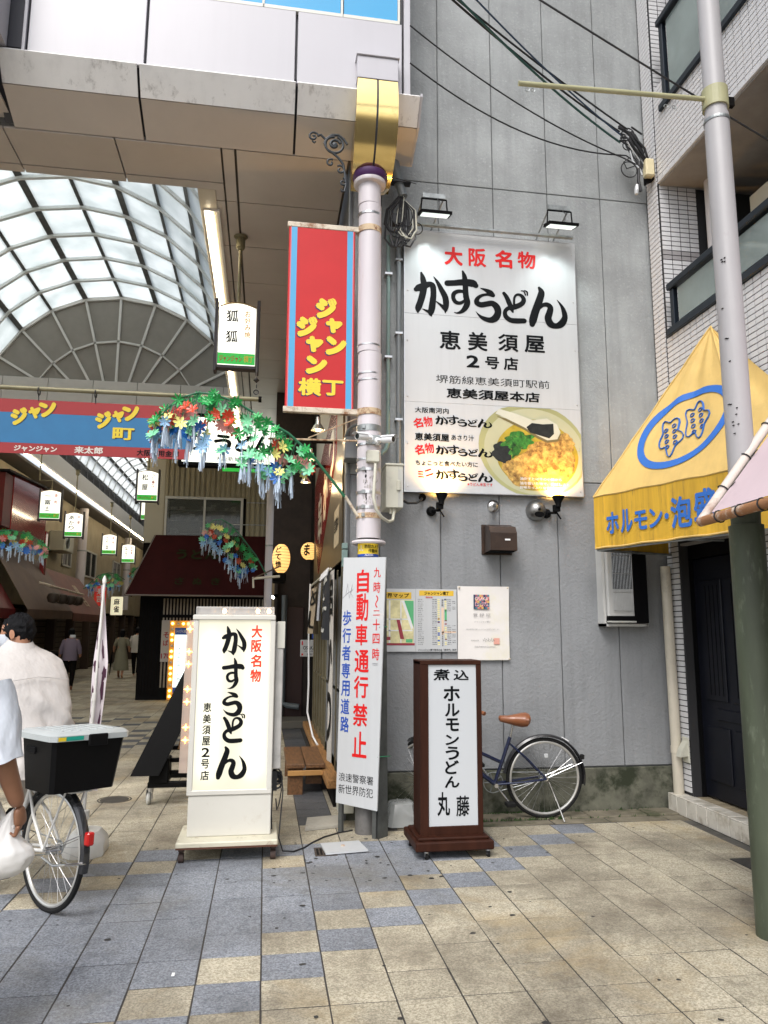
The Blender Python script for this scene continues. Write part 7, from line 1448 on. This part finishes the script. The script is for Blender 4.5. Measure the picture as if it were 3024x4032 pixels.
garland('distant flower garland behind the top of the shop flag', [(-4.6, 20, 2.6), (-4.45, 20, 2.75), (-4.25, 20, 2.95), (-4.0, 20, 3.02), (-3.8, 20, 2.98), (-3.6, 20, 2.85)], 6, 1.1, .45, None, .36, near=False)
garland('farthest flower garland half hidden by the maroon awning', [(-4.2, 24, 3.2), (-4.05, 24, 3.4), (-3.9, 24, 3.52), (-3.7, 24, 3.55), (-3.5, 24, 3.5)], 8, 1.2, .35, None, .40, near=False)

# ================================================================ people
def skin(name, V, E, Rr, m_, parent, sub=2, sm=True):
    me = bpy.data.meshes.new('s'); me.from_pydata([tuple(v) for v in V], E, []); ob = bpy.data.objects.new('s', me); col.objects.link(ob)
    md = ob.modifiers.new('k', 'SKIN'); md.use_smooth_shade = True; ob.modifiers.new('u', 'SUBSURF').levels = sub
    for i, r_ in enumerate(Rr):
        sv_ = me.skin_vertices[0].data[i]; sv_.radius = (r_, r_) if not isinstance(r_, tuple) else r_; sv_.use_root = (i == 0)
    dg = bpy.context.evaluated_depsgraph_get(); e = ob.evaluated_get(dg); m2 = bpy.data.meshes.new_from_object(e); bpy.data.objects.remove(ob); m2.materials.clear(); m2.materials.append(m_)
    m2.polygons.foreach_set('use_smooth', [True]*len(m2.polygons)); o = obj(name, m2, None, parent); return o
skn = mat('skin_tan', (.40, .20, .12), .5, var=.06, vs=8, spec=.35); skn2 = mat('skin_brown', (.24, .115, .065), .5, var=.08, vs=10, spec=.4); hair = mat('black_hair', (.006, .006, .007), .7, bump=2, bs=110, spec=.15)
shirt_m = mat('cream_shirt', (.54, .51, .485), .8, var=.05, vs=4, bump=6, bs=4.0, spec=.2, stretch=(1, 1, .6)); tee_m = mat('white_tee', (.56, .60, .66), .8, var=.03, bump=5, bs=5, spec=.2, stretch=(1, 1, .5))
def ringe(c, rx, ry, ax=(1, 0, 0), ay=(0, 1, 0), n=28, fold=0, ph=0):
    c, ax, ay = Vector(c), Vector(ax).normalized(), Vector(ay).normalized(); out = []
    for k in range(n): a = 2*math.pi*k/n; f = 1+fold*math.sin(a*5+ph)+fold*.6*math.sin(a*9-ph*1.7); out.append(c+ax*rx*f*math.cos(a)+ay*ry*f*math.sin(a))
    return out
def person(name, lab, base, yaw, J, skm, group=None):
    """J: joint dict in a local frame (x right, y forward, z up); returns the thing and the placing matrix"""
    T = Matrix.Translation(Vector(base)) @ Matrix.Rotation(yaw, 4, 'Z'); o = thing(name, lab, 'person', base, group)
    K = ['pelvis', 'waist', 'chest', 'neck', 'head0', 'head1', 'shL', 'elL', 'wrL', 'shR', 'elR', 'wrR', 'hipL', 'knL', 'anL', 'toL', 'hipR', 'knR', 'anR', 'toR']
    E = [(0, 1), (1, 2), (2, 3), (3, 4), (4, 5), (2, 6), (6, 7), (7, 8), (2, 9), (9, 10), (10, 11), (0, 12), (12, 13), (13, 14), (14, 15), (0, 16), (16, 17), (17, 18), (18, 19)]
    Rr = [.125, .11, .11, .050, .078, .070, .045, .046, .031, .045, .046, .031, .085, .058, .038, .032, .085, .058, .038, .032]
    skin('body', [T @ Vector(J[k]) for k in K], E, Rr, skm, o); return o, T
def hand(o, T, wr, d, palm_n, m_, curl=1.0, side=1, s=1.0):
    """palm and five separately bent fingers closing towards palm_n"""
    wr, d, pn = Vector(wr), Vector(d).normalized(), Vector(palm_n).normalized(); sd = d.cross(pn).normalized()*side
    V = [wr-d*.02*s, wr+d*.03*s, wr+d*.075*s]; skin('hand', [T @ v for v in V], [(0, 1), (1, 2)], [(.022*s, .028*s), (.018*s, .036*s), (.015*s, .038*s)], m_, o)
    for i, (off, ln) in enumerate(((-.030, .068), (-.010, .078), (.011, .074), (.031, .058))):
        b = wr+d*.075*s+sd*off*s; a = b; pts = [b-d*.02*s]; ang = .5*curl
        for j, fr_ in enumerate((.45, .32, .23)): a = a+(d*math.cos(ang)+pn*math.sin(ang))*ln*fr_*s; pts.append(a); ang += .95*curl
        skin('finger', [T @ p for p in pts], [(0, 1), (1, 2), (2, 3)], [.0105*s, .0095*s, .0085*s, .007*s], m_, o)
    tb_ = wr+d*.02*s-sd*.030*s; pts = [tb_, tb_-sd*.028*s+d*.025*s+pn*.012*s, tb_-sd*.022*s+d*.052*s+pn*.035*s, tb_-sd*.005*s+d*.062*s+pn*.05*s]; skin('thumb', [T @ p for p in pts], [(0, 1), (1, 2), (2, 3)], [.014*s, .0125*s, .011*s, .009*s], m_, o)

# --- cyclist riding away to the left: bicycle first
YAWB = R(90+43); white_f = mat('white_bike_paint', (.62, .61, .58), .3, coat=.4)
bk2, TB = bicycle('delivery_bicycle', 'white framed bicycle with a black box on its rear rack at the left edge', (-1.19, 4.80, 0.004), YAWB, white_f, fend, M['black'], lean=R(2), kick_down=False, rack=True)
bx = thing('storage_box', 'black storage box with pale grey lid strapped on the bicycle rack', 'box', TB @ Vector((-.05, 0, .72))); TBx = TB
def obx(nm, mb, m_, sm=False): mb.v = [tuple(TBx @ Vector(v)) for v in mb.v]; return obj(nm, mb, m_, bx, smooth=sm)
x0, x1, yy, z0, z1 = -.30, .06, .225, .69, .985
blk = mat('box_black', (.0025, .0025, .0028), .55, var=.1, bump=.15, bs=100, spec=.15)
obx('tub', MB().loft([rr_(x0+.03, x1-.03, -yy+.03, yy-.03, z0, .02), rr_(x0, x1, -yy, yy, z1, .02)]), blk)
obx('lid', MB().loft([rr_(x0-.02, x1+.02, -yy-.02, yy+.02, z1-.012, .03), rr_(x0-.02, x1+.02, -yy-.02, yy+.02, z1+.018, .03), rr_(x0, x1, -yy, yy, z1+.036, .03)]), mat('lid_grey', (.40, .43, .43), .4, var=.05), True)
for k in range(7): obx('lid_rib', MB().bbox(x0+.04, x1-.04, -.17+k*.053, -.155+k*.053, z1+.034, z1+.041, .003), bpy.data.materials['lid_grey'])
obx('latch', MB().bbox(x0-.03, x0-.012, -.09, .03, z1-.045, z1+.02, .006), blk); obx('teal_sticker', MB().box(x0-.0215, x0-.0205, .06, .20, z1-.008, z1+.014), flat('teal', (.01, .32, .24), .4)); obx('yellow_sticker', MB().box(x0-.022, x0-.021, .165, .21, z1-.008, z1+.012), M['yellow']); obx('grip_slot', MB().bbox(x0+.19, x0+.29, yy-.012, yy+.003, z1-.09, z1-.055, .004), M['black'])
# rider, in the bicycle's frame turned so that local y is forward
base = TB @ Vector((.30, 0, 0)); JR = dict(pelvis=(0, .02, .93), waist=(-.0, .05, 1.10), chest=(0, .15, 1.29), neck=(.0, .24, 1.43), head0=(.0, .265, 1.52), head1=(-.0, .28, 1.59), shL=(-.16, .17, 1.345), elL=(-.30, .38, 1.18), wrL=(-.26, .62, 1.05), shR=(.16, .17, 1.345), elR=(.30, .38, 1.18), wrR=(.26, .62, 1.05), hipL=(-.10, .02, .88), knL=(-.13, .38, .66), anL=(-.12, .22, .24), toL=(-.12, .38, .17), hipR=(.10, .02, .88), knR=(.13, .42, .82), anR=(.12, .24, .46), toR=(.12, .40, .40))
rider, TR = person('person', 'man in a loose cream shirt riding away on the bicycle with the black box', base, YAWB-math.pi/2, JR, skn)
def orr(nm, mb, m_, sm=True): mb.v = [tuple(TR @ Vector(v)) for v in mb.v]; return obj(nm, mb, m_, rider, smooth=sm)
def fold(v, amp):
    p = Vector(v); q = Vector((p.x*7, p.y*7, p.z*3.2)); s_ = math.sin((p.x*.8+p.z)*34+5*noise.noise(p*4)); rdg = 1-abs(noise.noise(q+Vector((3, 1, 7))))*3.2
    return p+Vector((p.x, p.y*.6, 0)).normalized()*amp*(.30*s_+.9*rdg*.6+.7*noise.noise(p*7))
sp_ = [((0, -.04, .79), .300, .20), ((0, -.035, .82), .283, .19), ((0, .0, .92), .262, .18), ((0, .03, 1.04), .256, .175), ((0, .07, 1.16), .258, .173), ((0, .12, 1.26), .262, .170), ((0, .155, 1.34), .262, .160), ((0, .185, 1.395), .248, .140), ((0, .205, 1.435), .195, .115), ((0, .225, 1.468), .125, .092), ((0, .245, 1.50), .082, .076)]
sb_ = MB(); N = 90; rings = []
dense = []
for a, b in zip(sp_[:-1], sp_[1:]):
    for t_ in (0, .17, .33, .5, .67, .83): dense.append((Vector(a[0]).lerp(Vector(b[0]), t_), a[1]+(b[1]-a[1])*t_, a[2]+(b[2]-a[2])*t_))
dense.append((Vector(sp_[-1][0]), sp_[-1][1], sp_[-1][2]))
for i, (c, rx, ry) in enumerate(dense):
    amp = .042*max(.12, 1-i/len(dense)*1.05); rings.append([fold(p, amp) for p in ringe(c, rx, ry, (1, 0, 0), (0, 1, .35), N, .020*(1-i/len(dense)), i*.22)])
sb_.loft(rings, cap=False); orr('shirt', sb_, shirt_m)
for s_ in (-1, 1):
    sl = MB(); a, b, c = Vector((s_*.16, .18, 1.36)), Vector((s_*.265, .29, 1.24)), Vector((s_*.315, .38, 1.16)); rg = []
    for i in range(13):
        t_ = i/12; p = a.lerp(b, t_*2) if t_ < .5 else b.lerp(c, t_*2-1); ax = (c-a).normalized(); u_ = ax.orthogonal().normalized(); rg.append([fold(q_, .008) for q_ in ringe(p, .075+.025*t_, .075+.02*t_, u_, ax.cross(u_), 24, .02, i)])
    sl.loft(rg, cap=False); orr('sleeve', sl, shirt_m)
ym = MB(); ym.tube([fold(Vector((x, .035+.0*x, 0))*0+Vector((x, .125-.143+.02*abs(x), 1.30-.06*abs(x)*2)), .0) for x in [(-.20+.40*i/16) for i in range(17)]], .0025, 5); orr('seam', ym, shirt_m)
col_m = MB(); col_m.loft([ringe((0, .235, 1.475), .100, .088, (1, 0, 0), (0, 1, .35)), ringe((0, .25, 1.525), .073, .070, (1, 0, 0), (0, 1, .35)), ringe((0, .25, 1.49), .086, .080, (1, 0, 0), (0, 1, .35))], cap=False); orr('collar', col_m, shirt_m)
HT_ = Matrix.Translation((0, .285, 1.575)) @ Matrix.Rotation(R(38), 4, 'Z')
def orh(nm, mb, m_): mb.v = [tuple(HT_ @ Vector(v)) for v in mb.v]; return orr(nm, mb, m_)
hm_ = MB()
def hairf(u, v):
    a = 2*math.pi*u; b = -math.pi/2*.42+(math.pi*.5+math.pi/2*.42)*v; w = noise.noise(Vector((math.cos(a)*5, math.sin(a)*5, b*6)))*.012+noise.noise(Vector((math.cos(a)*14, math.sin(a)*14, b*16)))*.009
    front = max(0, math.sin(a)); low = -.95+1.15*front
    bb = low+(math.pi/2-low)*v; r_ = 1.0
    return ((.088+w)*math.cos(bb)*math.cos(a), (.102+w)*math.cos(bb)*math.sin(a)-.005, (.108+w)*math.sin(bb)+.012)
hm_.grid(hairf, 48, 24); orh('hair', hm_, hair)
for s_ in (-1, 1):
    e_ = MB(); e_.loft([ringe((s_*.082, .0, -.02), .006, .016, (0, 1, 0), (0, .1, 1)), ringe((s_*.092, -.004, -.018), .016, .030, (0, 1, 0), (0, .1, 1)), ringe((s_*.096, -.010, -.016), .014, .028, (0, 1, 0), (0, .1, 1))]); orh('ear', e_, skn)
fc = MB(); fc.loft([ringe((0, .03, -.10), .035, .05), ringe((0, .03, -.075), .06, .075), ringe((0, .022, -.02), .074, .084), ringe((0, .018, .04), .074, .082), ringe((0, .01, .07), .06, .06)]); orh('face', fc, skn)
orh('nose', MB().loft([ringe((0, .105, -.03), .016, .014), ringe((0, .102, -.01), .011, .012), ringe((0, .096, .02), .008, .008)]), skn)
ey = MB(); [ey.lathe([(.0, .0), (.012, .004), (.0, .010)], (s_*.032, .094, .012), (0, 1, 0), 10) for s_ in (-1, 1)]; orh('eye', ey, M['dark'])
mk = MB(); mk.loft([ringe((0, .045, -.105), .045, .055, n=20), ringe((0, .048, -.06), .070, .070, n=20), ringe((0, .04, -.018), .072, .074, n=20)], cap=False); orh('face_mask', mk, tee_m)
pt = MB()
def leg(a, b, c, r0, r1, r2): 
    a, b, c = Vector(a), Vector(b), Vector(c); pt.tube([a, a.lerp(b, .5), b, b.lerp(c, .3), b.lerp(c, .8), c], [r0, (r0+r1)/2, r1, r1*.92, r2*1.1, r2], 16)
leg((-.10, .0, .90), (-.13, .38, .66), (-.12, .23, .28), .115, .075, .055); leg((.10, .0, .90), (.13, .42, .82), (.12, .25, .50), .115, .075, .055); orr('trousers', pt, mat('grey_trousers', (.40, .36, .31), .8, var=.08, bump=.3, bs=120))
orr('shoe', MB().bbox(-.165, -.075, .16, .44, .13, .21, .03), M['dark']); orr('shoe', MB().bbox(.075, .165, .18, .46, .36, .44, .03), M['dark'])
for s_ in (-1, 1): hand(rider, TR, (s_*.26, .62, 1.05), (0, .8, -.2), (0, -.1, -1), skn, 1.2, s_)
# --- person at the left picture edge carrying a white bag
b2 = Vector((-1.24, 3.28, 0)); J2 = dict(pelvis=(0, 0, .92), waist=(0, 0, 1.07), chest=(0, .0, 1.28), neck=(0, .01, 1.46), head0=(0, .02, 1.54), head1=(0, .03, 1.62), shL=(-.18, 0, 1.38), elL=(-.25, -.02, 1.10), wrL=(-.26, .06, .84), shR=(.18, 0, 1.37), elR=(.225, -.03, 1.08), wrR=(.285, .03, .885), hipL=(-.09, 0, .88), knL=(-.10, .04, .48), anL=(-.10, .16, .09), toL=(-.10, .32, .03), hipR=(.09, 0, .88), knR=(.10, .0, .48), anR=(.10, -.12, .09), toR=(.10, .04, .03))
pz, T2 = person('person', 'person in a white short-sleeved shirt at the left edge carrying a white plastic bag', b2, R(8), J2, skn2)
def o2(nm, mb, m_, sm=True): mb.v = [tuple(T2 @ Vector(v)) for v in mb.v]; return obj(nm, mb, m_, pz, smooth=sm)
o2('shirt', MB().loft([ringe((0, 0, z), rx, ry, fold=.015, ph=z*9) for z, rx, ry in ((.80, .19, .155), (.95, .185, .15), (1.10, .182, .145), (1.25, .195, .145), (1.36, .19, .13), (1.42, .13, .09), (1.455, .07, .065))], cap=False), tee_m)
for s_ in (-1, 1):
    a, c = Vector((s_*.15, 0, 1.38)), Vector((s_*.232, -.025, 1.075)); ax = (c-a).normalized(); u_ = ax.orthogonal().normalized(); o2('sleeve', MB().loft([[fold(q_, .012+.01*i/16) for q_ in ringe(a.lerp(c, i/16)+Vector((0, .01*math.sin(i*.3), 0)), .068+.016*i/16, .066+.010*i/16, u_, ax.cross(u_), 36, .03, i*.4)] for i in range(17)], cap=False), tee_m)
pt = MB(); leg((-.09, 0, .92), (-.10, .04, .48), (-.10, .16, .08), .105, .07, .06); leg((.09, 0, .92), (.10, .0, .48), (.10, -.12, .08), .105, .07, .06); o2('trousers', pt, mat('pale_trousers', (.42, .39, .35), .8, bump=.2, bs=120))
o2('shoe', MB().bbox(-.15, -.05, .08, .36, .0, .08, .03), M['dark']); o2('shoe', MB().bbox(.05, .15, -.18, .08, .0, .08, .03), M['dark'])
o2('hair', MB().loft([ringe((0, .0, 1.54), .08, .09), ringe((0, .0, 1.60), .092, .105), ringe((0, .01, 1.68), .085, .10), ringe((0, .02, 1.73), .03, .04)]), hair)
ff_ = MB(); ff_.loft([ringe((0, .05, 1.50), .05, .05), ringe((0, .045, 1.56), .07, .07), ringe((0, .04, 1.63), .07, .07)]); o2('face', ff_, skn2); o2('nose', MB().loft([ringe((0, .125, 1.55), .014, .012), ringe((0, .112, 1.59), .008, .008)]), skn2); ey = MB(); [ey.lathe([(.0, .0), (.011, .004), (.0, .009)], (s_*.03, .108, 1.60), (0, 1, 0), 10) for s_ in (-1, 1)]; o2('eye', ey, M['dark'])
hand(pz, T2, (.287, .032, .875), (.12, .18, -1), (-1, .1, -.05), skn2, 1.25, -1, .95); hand(pz, T2, (-.26, .06, .83), (0, .2, -1), (1, .1, 0), skn2, .8, 1, .95)
hb_ = T2 @ Vector((.27, .05, .80)); bag = thing('plastic_bag', 'bulging white plastic carrier bag held in the hand at the left edge', 'bag', hb_)
bgm = mat('bag_plastic', (.70, .69, .67), .35, alpha=.93, spec=.5); bm2 = MB(); cb_ = hb_+Vector((-.055, .0, -.10))
def bagf(u, v):
    a = 2*math.pi*u; b = -math.pi/2+math.pi*v; n_ = noise.noise(Vector((math.cos(a)*3, math.sin(a)*3, v*5)))*.10+noise.noise(Vector((math.cos(a)*9, math.sin(a)*9, v*14)))*.05
    r_ = math.cos(b)**.7*(1-.25*max(0, v-.5)*2)+n_*math.cos(b); t_ = max(0, v-.6)/.4; c = cb_.lerp(hb_, t_*t_*.9)
    return (c.x+.135*r_*math.cos(a)*(1-.6*t_), c.y+.10*r_*math.sin(a)*(1-.6*t_), c.z+.085*math.sin(b)*(1 if v < .6 else 1.05))
bm2.grid(bagf, 48, 30); obj('bag', bm2, bgm, bag, smooth=True); obj('handle_strap', MB().tube([cb_+Vector((.03, 0, .06)), hb_+Vector((.0, -.01, .01)), hb_+Vector((-.01, .0, .03)), hb_+Vector((-.03, 0, .0)), cb_+Vector((.0, .02, .07))], .010, 8), bgm, bag, smooth=True)
# --- distant walkers
def walker(lab, x, y, h, dress, top, bot, yawd=0, hairm=None, umb=False, longhair=False):
    s = h/1.7; J = dict(pelvis=(0, 0, .93), waist=(0, 0, 1.08), chest=(0, .0, 1.29), neck=(0, .01, 1.46), head0=(0, .02, 1.54), head1=(0, .03, 1.61), shL=(-.17, 0, 1.38), elL=(-.25, -.02, 1.12), wrL=(-.28, .06, .90), shR=(.17, 0, 1.38), elR=(.24, -.02, 1.12), wrR=(.26, .08, .9), hipL=(-.09, 0, .88), knL=(-.10, .08, .48), anL=(-.09, .14, .08), toL=(-.09, .28, .03), hipR=(.09, 0, .88), knR=(.09, -.02, .48), anR=(.08, -.2, .12), toR=(.08, -.1, .03))
    J = {k: tuple(c*s for c in v) for k, v in J.items()}; o, T = person('person', lab, (x, y, 0), R(yawd), J, skn, 'people walking far inside the arcade')
    def oo_(nm, mb, m_): mb.v = [tuple(T @ (Vector(v)*s)) for v in mb.v]; return obj(nm, mb, m_, o, smooth=True)
    oo_('hair', MB().loft([ringe((0, -.02, 1.40 if longhair else 1.50), .06, .06, n=14), ringe((0, -.01, 1.56), .09, .095, n=14), ringe((0, .0, 1.66), .085, .09, n=14), ringe((0, .01, 1.71), .03, .03, n=14)]), hair)
    if dress: oo_('dress', MB().loft([ringe((0, 0, z), a, a*.75, n=20, fold=.03, ph=z*5) for z, a in ((.28, .27), (.5, .24), (.85, .20), (1.08, .145), (1.3, .185), (1.42, .12))]), top)
    else:
        oo_('shirt', MB().loft([ringe((0, 0, z), a, a*.7, n=20, fold=.02, ph=z*5) for z, a in ((.82, .20), (1.05, .185), (1.3, .20), (1.43, .12))]), top); pt_ = MB()
        for a, b, c in (((-.09, 0, .9), (-.10, .08, .48), (-.09, .14, .09)), ((.09, 0, .9), (.09, -.02, .48), (.08, -.2, .13))): pt_.tube([a, b, c], [.10, .07, .05], 12)
        oo_('trousers', pt_, bot)
    for s_ in (-1, 1): oo_('sleeve', MB().tube([(s_*.15, 0, 1.38), (s_*.23, -.02, 1.16), (s_*.25, .02, 1.0) if not dress else (s_*.24, 0, 1.12)], [.07, .06, .05], 12), top)
    if umb: u_ = thing('umbrella', 'folded dark umbrella carried by the distant woman', 'umbrella', T @ Vector((-.30, .1, .5))); mb_ = MB().tube([T @ Vector((-.30, .08, .92)), T @ Vector((-.34, .1, .5)), T @ Vector((-.36, .1, .10))], [.012, .035, .006], 8); obj('folded_canopy', mb_, M['dark'], u_, smooth=True)
walker('woman in a pale olive dress walking away far inside the arcade', -4.63, 25.9, 1.58, True, mat('olive_dress', (.24, .23, .16), .8), None, 0, umb=True, longhair=True)
walker('person in a white shirt and black trousers walking beside the woman in the dress', -4.33, 27.0, 1.66, False, mat('far_white_shirt', (.52, .50, .45), .8), M['dark'], 0)
walker('dim figure in a lilac top behind the shop flag', -5.05, 21.0, 1.60, False, mat('lilac_top', (.22, .18, .24), .8), M['dark'], 10)
# parked bikes in the dark, far left
for i, (x, y, l_) in enumerate(((-6.1, 19.5, 'nearer of the dark bicycles parked in the gloom by the left shutters'), (-6.0, 23.5, 'farther of the dark bicycles parked in the gloom by the left shutters'))): bicycle('shaded_bicycle', l_, (x, y, 0), R(80+i*25), M['black'], fend, M['black'], turn=R(20))
o = thing('blue_notice', 'small white tag glinting near the dark bicycles', 'sign', (-4.3, 18, 1.4)); obj('tag', MB().bbox(-4.36, -4.24, 18.0, 18.01, 1.40, 1.46, .004), M['signwhite'], o)
